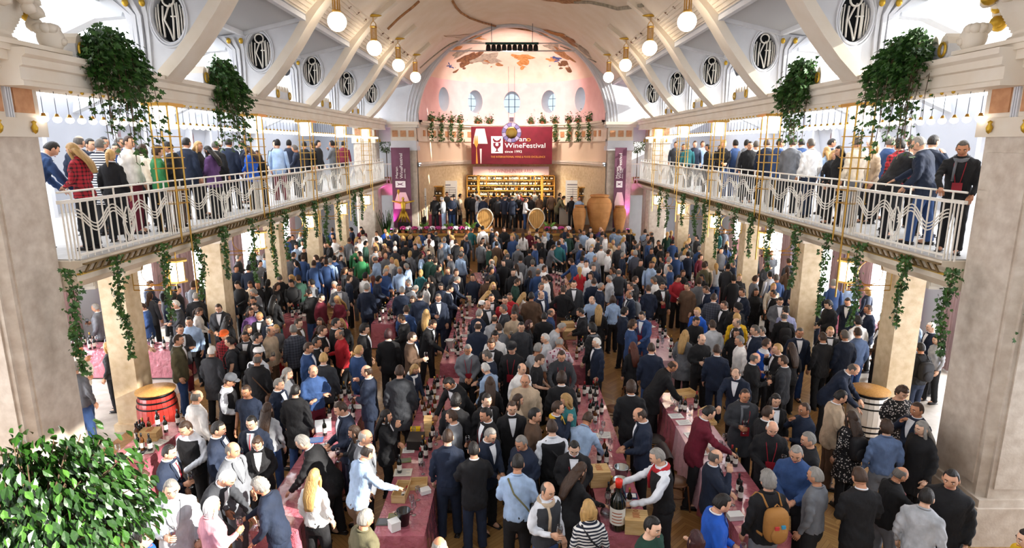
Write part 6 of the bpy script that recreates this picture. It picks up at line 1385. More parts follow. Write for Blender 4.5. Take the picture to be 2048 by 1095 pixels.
SHIRT = mat('shirt_cloth', '#e7e9ee', 0.8); STRAP = mat('burgundy_strap', '#8c1424', 0.6)
TP = {'m': [(.74,.150,.110,0),(.84,.172,.122,-.01),(.93,.170,.122,-.008),(1.03,.160,.115,.0),(1.12,.160,.114,.004),(1.24,.174,.120,.004),(1.34,.186,.121,.0),(1.41,.186,.108,-.008),(1.455,.160,.088,-.014),(1.49,.105,.072,-.014),(1.52,.064,.062,-.010),(1.58,.058,.060,.0)],
      'f': [(.74,.155,.112,0),(.84,.178,.125,-.012),(.93,.172,.120,-.01),(1.03,.140,.100,.0),(1.10,.134,.096,.004),(1.22,.150,.112,.012),(1.30,.158,.124,.014),(1.40,.160,.098,-.004),(1.455,.140,.080,-.012),(1.49,.090,.064,-.012),(1.52,.055,.054,-.010),(1.58,.050,.052,.0)]}
def tprof(sex, z):
    A = TP[sex]; zs = [a[0] for a in A]; return [float(np.interp(z, zs, [a[k] for a in A])) for k in (1, 2, 3)]
POSES = {  # right elbow, right wrist, left elbow, left wrist, lean deg, head pitch deg, head yaw deg
 'r': ((.245,-.05,1.16),(.25,.05,.91),(-.245,-.05,1.16),(-.24,.06,.91),0,8,0),
 'g': ((.255,-.01,1.15),(.13,.25,1.19),(-.245,-.05,1.16),(-.22,.08,.92),0,10,0),
 'b': ((.255,-.01,1.15),(.07,.27,1.07),(-.255,-.01,1.15),(-.06,.26,1.06),3,20,0),
 'c': ((.27,.07,1.17),(-.07,.20,1.20),(-.27,.07,1.17),(.07,.22,1.16),0,8,0),
 'd': ((.27,.13,1.21),(.07,.20,1.44),(-.25,.03,1.15),(.02,.22,1.12),0,4,0),
 'f': ((.25,.20,1.20),(.17,.44,1.06),(-.25,.0,1.15),(-.20,.16,.96),12,22,0),
 'p': ((.36,-.08,1.18),(.20,.05,1.02),(-.36,-.08,1.18),(-.20,.05,1.02),0,8,0),
 'l': ((.26,.36,1.07),(.20,.52,.90),(-.26,.36,1.07),(-.20,.52,.90),30,25,0),
 'v': ((.26,.20,1.22),(.16,.46,1.18),(-.27,.14,1.17),(-.16,.38,1.08),6,18,0)}
STEP = {'r': (0.05, -0.05), 'g': (-0.04, 0.04), 'b': (0.0, 0.0), 'c': (0.03, -0.03), 'd': (0.04, -0.02), 'f': (-0.10, 0.12), 'p': (0.0, 0.0), 'l': (-0.05, 0.12), 'v': (0.08, -0.06)}
def lean_pt(p, deg):
    if not deg: return Vector(p)
    p = Vector(p); w_ = min(1, max(0, (p.z-0.84)/0.22)); a = math.radians(-deg)*w_
    q = p-Vector((0, 0, 0.92)); c_, s_ = math.cos(a), math.sin(a)
    return Vector((q.x, q.y*c_-q.z*s_, q.y*s_+q.z*c_))+Vector((0, 0, 0.92))
def torso(mb, sex, deg, z0, z1, off, n=18, flare=0.0, step=0.04):
    k = max(3, int((z1-z0)/step)); vs_ = []; fs = []
    for i in range(k+1):
        z = z0+(z1-z0)*i/k; rx, ry, cy = tprof(sex, max(z, .74)); fl = flare*max(0, (1.0-z))
        for q in range(n):
            a = 2*PI*q/n; ca, sa = math.cos(a), math.sin(a)
            e = 0.86
            x = (rx+off+fl)*math.copysign(abs(ca)**e, ca); y = cy+(ry+off+fl)*math.copysign(abs(sa)**e, sa)
            vs_.append(tuple(lean_pt((x, y, z), deg)))
    for i in range(k):
        for q in range(n): fs.append((i*n+q, i*n+(q+1) % n, (i+1)*n+(q+1) % n, (i+1)*n+q))
    fs += [tuple(range(n-1, -1, -1)), tuple(k*n+q for q in range(n))]
    mb.add(vs_, fs)
def arm_pts(pose, sex, sd):
    P_ = POSES[pose]; e, w_ = (P_[0], P_[1]) if sd > 0 else (P_[2], P_[3]); deg = P_[4]
    sh = lean_pt((sd*(.172 if sex == 'm' else .150), -.012, 1.405), deg)
    if pose in 'fv' and deg: e2, w2 = Vector(e)+Vector((0, .05, -.02)), Vector(w_)+Vector((0, .08, -.04))
    elif pose == 'l': e2, w2 = Vector(e), Vector(w_)
    else: e2, w2 = lean_pt(e, deg), lean_pt(w_, deg)
    k = 1 if sex == 'm' else .93
    return sh, Vector((e2.x*k, e2.y, e2.z)), Vector((w2.x*k, w2.y, w2.z))
def leg_pts(pose, sd):
    a, b = STEP[pose]; o_ = a if sd > 0 else b
    return Vector((sd*.088, -.005, .86)), Vector((sd*.105, o_*0.6+.02, .49)), Vector((sd*.115, o_-.01, .085))
def limb(mb, P_, R, n=10, sub=4):
    pts = []; rs = []
    for i in range(len(P_)-1):
        for q in range(sub):
            t = q/sub; pts.append(P_[i].lerp(P_[i+1], t)); rs.append(R[i]+(R[i+1]-R[i])*t)
    pts.append(P_[-1]); rs.append(R[-1])
    # round the joint
    for it in range(2):
        for i in range(1, len(pts)-1): pts[i] = pts[i]*0.6+(pts[i-1]+pts[i+1])*0.2
    mb.tube(pts, rs, n)
def head_frame(pose, sex):
    P_ = POSES[pose]; base = lean_pt((0, -.005, 1.53), P_[4])
    R = Matrix.Rotation(math.radians(P_[6]), 4, 'Z') @ Matrix.Rotation(math.radians(-P_[5]-P_[4]*0.45), 4, 'X')
    return Matrix.Translation(base) @ R @ Matrix.Translation((0, .018, .105))
def head_geo(sex):
    mb = MB()
    def fn(d):
        x, y, z = d; q = 1.0
        if z < 0: q *= 1-0.16*(-z)**1.2*(1 if y > -0.2 else 1.3)
        g = lambda cx, cz, s_: math.exp(-((x-cx)**2+(z-cz)**2)/s_)
        if y > 0:
            q += 0.13*g(0, -.18, .018)+0.05*g(0, -.02, .012)      # nose
            q -= 0.07*(g(.33, .05, .02)+g(-.33, .05, .02))        # eye sockets
            q += 0.03*(g(.3, .25, .03)+g(-.3, .25, .03))          # brow
            q += 0.05*g(0, -.85, .05)                              # chin
        return q
    mb.ell((0, 0, 0), (.076, .097, .120), 24, 18, fn=fn)
    for sd in (-1, 1):
        mb.ell((sd*.079, -.008, -.005), (.012, .022, .034), 8, 6)
        mb.ell((sd*.031, .078, .008), (.0135, .010, .0085), 8, 6, mi=1); mb.ell((sd*.031, .0865, .008), (.006, .004, .0065), 6, 5, mi=2)
        mb.tube([(sd*.014, .093, .030), (sd*.032, .091, .036), (sd*.052, .074, .030)], [.004, .0055, .003], 5, mi=4)
    mb.tube([(-.024, .083, -.062), (0, .0965, -.060), (.024, .083, -.062)], [.003, .0075, .003], 6, mi=3)
    return mb
def hand_geo(curl):
    """hand along +Y from the wrist, palm facing -Z, thumb at +X; five separate bent fingers"""
    mb = MB()
    vs_ = []; 
    for y, w_, t in ((0, .026, .020), (.03, .034, .017), (.06, .041, .015), (.088, .040, .012)):
        vs_ += [(-w_, y, -t), (w_, y, -t), (w_, y, t), (-w_, y, t)]
    fs = [(3, 2, 1, 0), (12, 13, 14, 15)]
    for i in range(3):
        for q in range(4): fs.append((4*i+q, 4*i+(q+1) % 4, 4*i+4+(q+1) % 4, 4*i+4+q))
    mb.add(vs_, fs)
    def finger(x, y, l, r, c_, dirx=0):
        P_ = [Vector((x, y-.012, 0))]; a = c_*0.35; p = Vector((x, y, 0)); P_.append(p.copy())
        for k, f in enumerate((.45, .32, .23)):
            p = p+Vector((dirx*l*f, math.cos(a)*l*f, -math.sin(a)*l*f)); P_.append(p.copy()); a += c_
        mb.tube(P_, [r, r, r*.95, r*.88, r*.6], 6)
    for x, l, r in ((.030, .072, .0088), (.0105, .080, .0092), (-.010, .075, .0088), (-.029, .060, .0078)): finger(x, .088, l, r, curl)
    P_ = [Vector((.022, .015, -.004)), Vector((.046, .038, -.012)), Vector((.056, .066, -.020-.012*curl)), Vector((.050-.012*curl, .090, -.026-.018*curl))]
    mb.tube(P_, [.013, .0115, .010, .006], 6)
    return mb
def hand_mat(pose, sex, sd):
    sh, e, w_ = arm_pts(pose, sex, sd); d = (w_-e).normalized()
    nrm = Vector((-sd, 0, 0)) if pose in 'rp' else (Vector((-sd*.8, 0, -.2)) if pose in 'gd' and sd > 0 else Vector((0, 0, -1)))
    if abs(nrm.dot(d)) > .95: nrm = Vector((-sd, 0, 0))
    z = -(nrm-d*nrm.dot(d)).normalized(); x = d.cross(z).normalized()
    M_ = Matrix((x, d, z)).transposed().to_4x4(); M_.translation = w_+d*.005
    if (pose in 'rp' or sd < 0):
        # thumb forward / inward for either hand
        up = Vector((0, 1, 0)) if pose in 'rp' else Vector((-sd, 0, 0.3))
        if x.dot(up) < 0: M_ = M_ @ Matrix.Scale(-1, 4, Vector((1, 0, 0)))
    return M_
def xf(mb, M_):
    mb.v = [tuple(M_ @ Vector(v)) for v in mb.v]
    if M_.to_3x3().determinant() < 0: mb.f = [f[::-1] for f in mb.f]
    return mb
def body_solid(pose, sex):
    mb = MB(); deg = POSES[pose][4]; torso(mb, sex, deg, .78, 1.56, -.008)
    k = 1 if sex == 'm' else .88
    for sd in (-1, 1):
        limb(mb, list(arm_pts(pose, sex, sd)), [.050*k, .040*k, .027*k]); limb(mb, list(leg_pts(pose, sd)), [.082, .055, .038])
        a = leg_pts(pose, sd)[2]; mb.ell((a.x, a.y+.06, .045), (.038, .11, .04), 10, 6)
    hf = head_frame(pose, sex); nb = lean_pt((0, -.012, 1.46), deg); nt_ = hf @ Vector((0, -.02, -.06)); limb(mb, [nb, nt_], [.058*k, .053*k], 12, 3)
    return mb
def top_solid(pose, sex, kind):
    mb = MB(); deg = POSES[pose][4]; k = 1 if sex == 'm' else .86
    z0, off, fl = {'J': (.76, .020, .03), 'H': (.90, .010, .0), 'S': (.86, .014, .0), 'C': (.58, .028, .06), 'D': (.55, .012, .16), 'V': (.90, .022, .0), 'T': (.88, .010, .0)}[kind]
    torso(mb, sex, deg, z0, {'V': 1.45, 'T': 1.50, 'D': 1.49}.get(kind, 1.515), off, 22, fl)
    if kind != 'V':
        ra = {'J': (.072, .060, .043), 'C': (.076, .064, .048)}.get(kind, (.064, .052, .038))
        for sd in (-1, 1):
            sh, e, w_ = arm_pts(pose, sex, sd)
            if kind == 'T': w_ = e; e = sh.lerp(w_, .55); limb(mb, [sh, e, sh.lerp(w_, .75)], [ra[0]*k, ra[0]*k, ra[0]*k*1.02], 12)
            else: limb(mb, [sh, e, w_], [r_*k for r_ in ra], 12)
            mb.ell(tuple(sh), (ra[0]*1.02*k, ra[0]*.98*k, ra[0]*.95*k), 10, 8)
    else: pass
    return mb
def legs_solid(pose, sex):
    mb = MB(); torso(mb, sex, POSES[pose][4], .76, 1.0, .004, 18)
    for sd in (-1, 1):
        h, kn, an = leg_pts(pose, sd); limb(mb, [h, kn, Vector((an.x, an.y, .05))], [.100, .078, .070], 12)
    return mb
def lowpoly(mb, name): return mb
# ---- hair pieces in head space
def hair_geo(style):
    mb = MB(); rr = random.Random(hash(style) % 1000 if False else ord(style))
    def cap(front, side_, low, thick, curl=0.0, topcut=None):
        def fn(d):
            x, y, z = d
            lim = front if y > 0.25 else (side_ if y > -0.15 else low)
            if y > 0.25: lim = front+0.25*(abs(x) < .25)*0.2
            ok = z > lim
            if topcut is not None and z > topcut and y > -0.75: ok = False
            q = 1.0+thick+(curl*math.sin(23*x+3)*math.sin(19*y)*math.sin(21*z+1) if curl else 0.012*math.sin(31*x)*math.sin(17*z))
            return q if ok else 0.86
        mb.ell((0, -.004, .004), (.077, .098, .121), 28, 20, fn=fn)
    if style == 's': cap(.62, .12, -.42, .085)
    elif style == 'z': cap(.66, .10, -.40, .03)
    elif style == 'b': cap(1.2, -.05, -.45, .045, topcut=.62)
    elif style == 'c': cap(.52, -.05, -.50, .22, .10)
    elif style == 't':
        cap(.55, .10, -.42, .05)
    elif style in 'lop':
        cap(.56, -.35, -.60, .11)
        if style in 'lo':
            L_ = .46 if style == 'l' else .16
            rings = []; n = 14
            for k in range(9):
                u = k/8; z = .02-L_*u; w_ = .092+.022*math.sin(u*PI)-.03*u; dpt = .052*(1-.45*u)
                yb = -.045-.115*min(1, u*1.7) if style == 'l' else -.045
                rings.append([(w_*math.cos(2*PI*q/n)*(1+.05*math.sin(q*3+k)), yb+dpt*math.sin(2*PI*q/n), z) for q in range(n)])
            vs_ = [p for r in rings for p in r]; fs = [(k*n+q, k*n+(q+1) % n, (k+1)*n+(q+1) % n, (k+1)*n+q)[::-1] for k in range(8) for q in range(n)]+[tuple(range(n)), tuple(8*n+q for q in range(n-1, -1, -1))]
            mb.add(vs_, fs)
            for sd in (-1, 1): mb.tube([(sd*.075, .01, .03), (sd*.086, .015, -.05), (sd*.084, .0, -.05-L_*.45), (sd*.07, -.02, -.05-L_*.7)], [.02, .026, .024, .008], 7)
        else:
            mb.ell((0, -.115, .03), .035, 8, 6); mb.tube([(0, -.12, .03), (0, -.15, -.03), (0, -.14, -.14), (0, -.13, -.22)], [.022, .028, .022, .006], 8)
    return mb
def hat_geo(beret=False):
    mb = MB(); mb.lathe([(.098, .045), (.104, .06), (.100, .10), (.075, .135), (0, .146)], n=18)
    mb.prism([(.085*math.cos(a), .085+.075*math.sin(a)) for a in [PI*k/10 for k in range(11)]], .046, .054, axis='z'); return mb
# ---- proxy conversion: one depsgraph pass for all remeshed solids
SOL = {}
def convert_solids(jobs):
    """jobs: key -> (MB, voxel, decimate ratio)"""
    tmp = {}
    for k, (mb, vx, dr) in jobs.items():
        o = bpy.data.objects.new('tmp', mb.mesh('tmp')); COL.objects.link(o)
        r_ = o.modifiers.new('r', 'REMESH'); r_.mode = 'VOXEL'; r_.voxel_size = vx; r_.use_smooth_shade = True
        sm = o.modifiers.new('s', 'SMOOTH'); sm.factor = .5; sm.iterations = 3
        dm_ = o.modifiers.new('d', 'DECIMATE'); dm_.ratio = dr
        tmp[k] = o
    bpy.context.view_layer.update(); dg = bpy.context.evaluated_depsgraph_get()
    for k, o in tmp.items():
        me = bpy.data.meshes.new_from_object(o.evaluated_get(dg)); me.polygons.foreach_set('use_smooth', [True]*len(me.polygons)); SOL[k] = me
    for o in tmp.values():
        m_ = o.data; bpy.data.objects.remove(o, do_unlink=True); bpy.data.meshes.remove(m_)
def mesh_to_mb(me):
    mb = MB(); mb.v = [tuple(v.co) for v in me.vertices]; mb.f = [tuple(p.vertices) for p in me.polygons]; mb.m = [0]*len(mb.f); return mb
# ---- parse the list
def parse():
    out = []
    def rec(tok, crop, zone):
        t = tok.split(); ox, oy, sc = CROPS[crop]
        d = dict(px=ox+float(t[0])/sc, py=oy+float(t[1])/sc, face=t[2], pose=t[3], top=t[4][0], tc=t[4][1:], bc=t[5], hs=t[6][0], hc=t[6][1:], zone=zone, ex={})
        for e in t[7:]:
            if e.startswith('@'): d['X'] = float(e[1:])
            elif ':' in e: d['ex'][e.split(':')[0]] = e.split(':')[1]
            else: d['ex'][e] = True
        out.append(d)
    for zone, D in (('floor', FLOOR), ('gallery', GALLERY), ('stage', STAGE)):
        for crop, txt in D.items():
            for tok in txt.split(';'): rec(tok, crop, zone)
    return out
PEOPLE = parse()
for i, d in enumerate(PEOPLE):
    rr = random.Random(i*13+5)
    d['sex'] = 'f' if d['hs'] in 'lop' and d['hc'] != 'gy' else 'm'
    h = rr.gauss(1.765, .045) if d['sex'] == 'm' else rr.gauss(1.665, .04); h = min(1.88, max(1.56, h))
    d['rz'] = math.radians(FACE[d['face']]+rr.uniform(-14, 14))
    hz = {'l': .80, 'f': .91}.get(d['pose'], .928)
    if d['zone'] == 'gallery':
        s = -1 if d['px'] < 1024 else 1; p = at_x(d['px'], d['py'], s*d['X'])
        h = min(1.88, max(1.56, (p.z-GZ)/hz)); d['loc'] = Vector((p.x, p.y, GZ+.02))
    elif d['zone'] == 'stage':
        p = at_z(d['px'], d['py'], STZ+.02+h*hz); d['loc'] = Vector((p.x, min(p.y, 36.6), STZ+.02))
    else:
        p = at_z(d['px'], d['py'], h*hz); d['loc'] = Vector((p.x, p.y, 0))
    d['h'] = h; d['i'] = i
    # the figure's head is forward of its feet when it leans
    fw = {'l': .42, 'f': .14, 'v': .09, 'b': .06}.get(d['pose'], .02)*h/1.75
    d['loc'] -= Vector((-math.sin(d['rz'])*fw, math.cos(d['rz'])*fw, 0))
# extra far guests to fill the gaps of the crowd
rr = random.Random(77); FILL = []
tops = ['Jbk', 'Jnv', 'Jch', 'Jbl', 'Hwh', 'Hlb', 'Sbk', 'Snv', 'Sgy', 'Jbk', 'Cbk', 'Hlg', 'Sbu', 'Jgy', 'Sdg']; hrs = ['sbk', 'sbr', 'sgr', 'sgy', 'bgr', 'lbr', 'lbl', 'obl', 'lbk', 'cbr', 'sbk', 'sbr']
OBST = [(a-.23, b+.23, c-.23, e+.23) for a, b, c, e, _ in TABLES]+[(s*7.92-.54, s*7.92+.54, y-.54, y+.54) for s in (-1, 1) for y in YR]+[(-7.17-.6, -7.17+.6, 11.28-.6, 11.28+.6), (7.2-.6, 7.2+.6, 11.28-.6, 11.28+.6), (6.5, 8.3, 7.5, 9.4), (-8.3, -6.5, 7.5, 9.4), (2.3, 2.95, 8.6, 9.15), (2.4, 2.95, 10.05, 10.6), (1.85, 2.4, 11.35, 11.9), (-3.55, -3.05, 3.5, 4.1), (-8.3, -6.8, YE-.8, YE+.8), (6.8, 8.3, YE-.8, YE+.8)]
def in_obst(x, y, m_=0.0): return any(a-m_ < x < b+m_ and c-m_ < y < e+m_ for a, b, c, e in OBST)
FP = [d for d in PEOPLE if d['zone'] == 'floor']
for d in FP: d['loc'].x = max(-11.2, min(11.2, d['loc'].x)); d['loc'].y = min(30.0, d['loc'].y)
tries = 0
while len(FILL) < 130 and tries < 6000:
    tries += 1
    x, y = rr.uniform(-11, 11), rr.uniform(16.5, 30.0)
    if abs(x) > 7.6 and rr.random() < .55: continue
    if in_obst(x, y): continue
    if all((x-q['loc'].x)**2+(y-q['loc'].y)**2 > .62**2 for q in FP+FILL):
        tk, hk = rr.choice(tops), rr.choice(hrs); f = rr.choice(list(FACE)); sx = 'f' if hk[0] in 'lop' else 'm'
        FILL.append(dict(loc=Vector((x, y, 0)), rz=math.radians(FACE[f]+rr.uniform(-20, 20)), face=f, pose=rr.choice('rrrgbcd'), top=tk[0], tc=tk[1:], bc=rr.choice(['bk', 'bk', 'nv', 'bl']), hs=hk[0], hc=hk[1:], ex={}, sex=sx, h=rr.uniform(1.7, 1.82) if sx == 'm' else rr.uniform(1.6, 1.72), zone='floor', i=1000+len(FILL)))
ALLF = FP+FILL
# push people gently apart and off the furniture; a leaning or reaching figure also claims the space in front of it
FWD = {'l': (.46, .20), 'f': (.40, .15), 'v': (.38, .15), 'b': (.27, .12), 'g': (.25, .12), 'c': (.18, .14), 'd': (.20, .13)}
for d in ALLF:
    f_, r2 = FWD.get(d['pose'], (.05, .12)); d['fw'] = (-math.sin(d['rz'])*f_, math.cos(d['rz'])*f_); d['r2'] = r2; d['home'] = d['loc'].copy()
for it in range(45):
    for a in range(len(ALLF)):
        da = ALLF[a]; A = da['loc']
        for b in range(a+1, len(ALLF)):
            db = ALLF[b]; B = db['loc']
            if abs(B.x-A.x) > .95 or abs(B.y-A.y) > .95: continue
            for (ax, ay, ar) in ((0, 0, .255), (*da['fw'], da['r2'])):
                for (bx, by, br2) in ((0, 0, .255), (*db['fw'], db['r2'])):
                    dx, dy = B.x+bx-A.x-ax, B.y+by-A.y-ay; ds = math.hypot(dx, dy); need = ar+br2
                    if ds < need:
                        if ds < 1e-4: dx, dy, ds = .01, .01, .014
                        k = (need-ds)/ds*.25; A.x -= dx*k; A.y -= dy*k; B.x += dx*k; B.y += dy*k
        v = A-da['home']
        if v.length > .5: A.x, A.y = da['home'].x+v.x/v.length*.5, da['home'].y+v.y/v.length*.5
        for (x0, x1, y0, y1) in OBST:
            if x0 < A.x < x1 and y0 < A.y < y1:
                o_ = min((A.x-x0, 'x', x0), (x1-A.x, 'x', x1), (A.y-y0, 'y', y0), (y1-A.y, 'y', y1))
                setattr(A, o_[1], o_[2])
GP = [d for d in PEOPLE if d['zone'] != 'floor']
for it in range(40):
    for a in range(len(GP)):
        for b in range(a+1, len(GP)):
            A, B = GP[a]['loc'], GP[b]['loc']
            if GP[a]['zone'] != GP[b]['zone']: continue
            ds = math.hypot(A.x-B.x, A.y-B.y)
            if ds < .46:
                k = (.46-ds)/max(ds, .01)*.5; v = (B-A)*k*.5; A -= v; B += v
        d = GP[a]
        if d['zone'] == 'gallery': s = -1 if d['loc'].x < 0 else 1; d['loc'].x = s*max(6.98, min(10.4, abs(d['loc'].x))); d['loc'].y = max(d['loc'].y, 9.6)
        else: d['loc'].y = min(max(d['loc'].y, 32.2), 36.7)
EVERY = PEOPLE+FILL
EVERY.sort(key=lambda d: (d['loc']-Vector((0, 0, CAMH))).length)
IND, CROWD = EVERY[:300], EVERY[300:]
# ---- batch the remeshed solids that are needed
jobs = {}
for d in IND:
    k = (d['pose'], d['sex'])
    jobs.setdefault(('body',)+k, (body_solid, k, .013, .30))
    tk = 'H' if d['top'] == 'V' else d['top']; jobs.setdefault(('top',)+k+(tk,), (lambda *a: top_solid(*a), k+(tk,), .017, .5))
    if d['top'] == 'V': jobs.setdefault(('top',)+k+('V',), (lambda *a: top_solid(*a), k+('V',), .017, .5))
    jobs.setdefault(('legs',)+k, (legs_solid, k, .017, .5))
convert_solids({k: (f(*a), vx, dr) for k, (f, a, vx, dr) in jobs.items()})
for k, me in SOL.items():
    me.materials.clear()
    if k[0] != 'body':
        me.materials.append(FAB)
        # cloth folds: low ridges pressed into the garment surface
        n_ = len(me.vertices); co = np.empty(n_*3); no = np.empty(n_*3); me.vertices.foreach_get('co', co); me.vertices.foreach_get('normal', no)
        co = co.reshape(-1, 3); no = no.reshape(-1, 3); x, y, z = co[:, 0], co[:, 1], co[:, 2]
        if k[0] == 'top':
            amp = np.where(np.abs(x) > .19, .0065, .0045*(1.25-np.clip((z-.9)/.5, 0, 1)*.8)); ph = 52*z+9*np.sin(13*x+2)+7*np.sin(11*y+5*x)
            d_ = amp*np.sin(ph)+.004*np.sin(23*x+31*z+9*y)
            d_ *= np.clip((1.47-z)/.06, 0, 1)
        else: d_ = .005*np.sin(40*z+8*np.sin(17*x)+6*np.sin(15*y))*np.clip(1-np.abs(z-.47)/.25, .25, 1)+.004*np.sin(55*z+20*x)*(z < .22)
        me.vertices.foreach_set('co', (co+no*d_[:, None]).ravel()); me.update()
HEADG = {s: head_geo(s) for s in 'mf'}
BODY = {}
def body_mesh(pose, sex):
    k = (pose, sex)
    if k in BODY: return BODY[k]
    mb = mesh_to_mb(SOL[('body',)+k]); hf = head_frame(pose, sex)
    h = MB(); h.v = list(HEADG[sex].v); h.f = list(HEADG[sex].f); h.m = list(HEADG[sex].m); xf(h, hf); o_ = len(mb.v); mb.v += h.v; mb.f += [tuple(i+o_ for i in f) for f in h.f]; mb.m += h.m
    for sd in (-1, 1):
        hd = hand_geo(.75 if (pose in 'gd' and sd > 0) or pose in 'c' else .4); xf(hd, hand_mat(pose, sex, sd)); o_ = len(mb.v); mb.v += hd.v; mb.f += [tuple(i+o_ for i in f) for f in hd.f]; mb.m += hd.m
    BODY[k] = mb.mesh('body', [SKIN, EYEW, IRIS, LIP, BROW], True); return BODY[k]
HAIRME = {s: hair_geo(s).mesh('hair', HAIRM, True) for s in 'szbctlop'}
HATME = hat_geo().mesh('cap', FAB, True)
SHOEME = MB().ell((0, .055, .035), (.043, .135, .036), 12, 8, fn=lambda d: 1-.25*max(0, -d[2])*0).box(-.040, .040, -.075, .18, 0, .014).mesh('shoe', SHOEM, True)
_acc = {}
def front_y(sex, x, z, off):
    rx, ry, cy = tprof(sex, z); rx += off; ry += off; u = min(.98, abs(x)/rx); return cy+ry*max(0.0, 1-u**(2/.86))**(.43)
def accessory(kind, pose, sex):
    k = (kind, pose, sex)
    if k in _acc: return _acc[k]
    deg = POSES[pose][4]; mb = MB(); L_ = lambda p: tuple(lean_pt(p, deg))
    if kind == 'shirt':
        n = 10
        for i in range(n):
            za, zb = 1.485-.30*i/n, 1.485-.30*(i+1)/n; wa, wb = .062*(1-i/n)**.8+.004, .062*(1-(i+1)/n)**.8+.004
            q = [(-wa, za), (0, za), (wa, za), (-wb, zb), (0, zb), (wb, zb)]; P_ = [L_((x, front_y(sex, x, min(z, 1.46), .026)+(.0 if z < 1.46 else -.004), z)) for x, z in q]
            mb.add(P_, [(0, 3, 4, 1), (1, 4, 5, 2)])
        mb.tube([L_((.062*math.cos(a), -.012+.066*math.sin(a), 1.522-.012*math.sin(a))) for a in [2*PI*q/14 for q in range(14)]], .010, 6, closed=True); me = mb.mesh('shirt_front', SHIRT, True)
    elif kind == 'lapel':
        for sd in (-1, 1):
            E_ = [(.072, 1.515), (.070, 1.47), (.058, 1.40), (.036, 1.29), (.004, 1.175)]; W_ = [.022, .040, .048, .044, .012]; vs_ = []
            for (x, z), w_ in zip(E_, W_):
                for dx, do in ((0, .033), (w_, .034)): vs_.append(L_((sd*(x+dx), front_y(sex, x+dx, min(z, 1.45), do)-(.02 if z > 1.5 else 0), z-(.012 if dx else 0))))
            mb.add(vs_, [(2*i, 2*i+1, 2*i+3, 2*i+2)[::sd] for i in range(4)])
        mb.tube([L_((.078*math.cos(a), -.016+.070*math.sin(a), 1.505)) for a in [PI*.95+PI*1.1*q/12 for q in range(13)]], .014, 6)
        me = mb.mesh('lapel', FAB, False)
    elif kind == 'collar':
        mb.tube([L_((.066*math.cos(a), -.012+.068*math.sin(a), 1.518-.016*math.sin(a))) for a in [2*PI*q/16 for q in range(16)]], .012, 6, closed=True); me = mb.mesh('collar', FAB, True)
    elif kind == 'tie':
        pts = [L_((0, front_y(sex, 0, min(z, 1.46), .032), z)) for z in (1.475, 1.44, 1.36, 1.28, 1.20)]; mb.tube(pts, [.014, .012, .018, .022, .012], 6, flat=.3); me = mb.mesh('tie', STRAP, True)
    elif kind == 'strap':
        for sd in (-1, 1): mb.tube([L_((sd*.06, -.03, 1.50)), L_((sd*.075, .05, 1.47)), L_((sd*.07, front_y(sex, .07, 1.38, .03), 1.38)), L_((sd*.045, front_y(sex, .04, 1.22, .034), 1.22)), L_((sd*.03, front_y(sex, .03, 1.13, .036), 1.13))], .006, 4)
        me = mb.mesh('lanyard', STRAP)
    elif kind == 'pouch':
        y = front_y(sex, 0, 1.06, .05); mb.cbox(L_((0, y, 1.06)), (.13, .022, .15)); me = mb.mesh('pouch', STRAP)
    elif kind == 'scarf':
        mb.tube([L_((.085*math.cos(a), -.005+.085*math.sin(a), 1.475+.02*math.sin(a)*-1)) for a in [2*PI*q/14 for q in range(14)]], .036, 8, closed=True)
        mb.tube([L_((.05, .08, 1.45)), L_((.06, front_y(sex, .06, 1.36, .03), 1.34)), L_((.07, front_y(sex, .07, 1.2, .03), 1.16))], [.036, .032, .03], 7, flat=.6); me = mb.mesh('scarf', FAB, True)
    _acc[k] = me; return me
# bags
BPM = {}
def backpack(d, root):
    col = {'tn': '#a8753a', 'bk': '#16161a', 'gy': '#70757c'}[d['ex']['bp']]; nm = {'tn': 'tan', 'bk': 'black', 'gy': 'grey'}[d['ex']['bp']]
    m_ = mat('bag_'+nm, col, .7, bump=.3); t = thing('backpack', '%s backpack worn by %s' % (nm, d['label'].split(',')[0].replace(' with '+nm+' backpack', '')), 'backpack', d['loc'], d['rz'], scale=d['h']/1.75)
    MB().ell((0, -.215, 1.20), (.155, .095, .225), 16, 12, fn=lambda q: 1/(abs(q[0])**4+abs(q[1])**4+abs(q[2])**4)**.25*.92).build('body', m_, t, True)
    MB().ell((0, -.30, 1.12), (.11, .035, .12), 12, 8).build('front_pocket', m_, t, True)
    MB().tube([(-.03, -.2, 1.43), (0, -.2, 1.46), (.03, -.2, 1.43)], .008, 5).build('grab_handle', m_, t)
    for sd in (-1, 1): MB().tube([(sd*.09, -.16, 1.40), (sd*.105, -.05, 1.50), (sd*.115, .06, 1.46), (sd*.125, .155, 1.32), (sd*.14, .12, 1.12), (sd*.15, -.06, 1.03), (sd*.12, -.15, 1.03)], .02, 6, flat=.45).build('shoulder_strap', m_, t, True)
    if d['ex']['bp'] == 'tn':
        for c_, x, z in (('#c23a3a', -.05, 1.22), ('#3a8fb5', .03, 1.23), ('#e9e4da', .0, 1.16)): MB().cbox((x, -.318, z), (.05, .02, .04)).build('patch', mat('patch_'+c_.strip('#'), c_, .8), t)
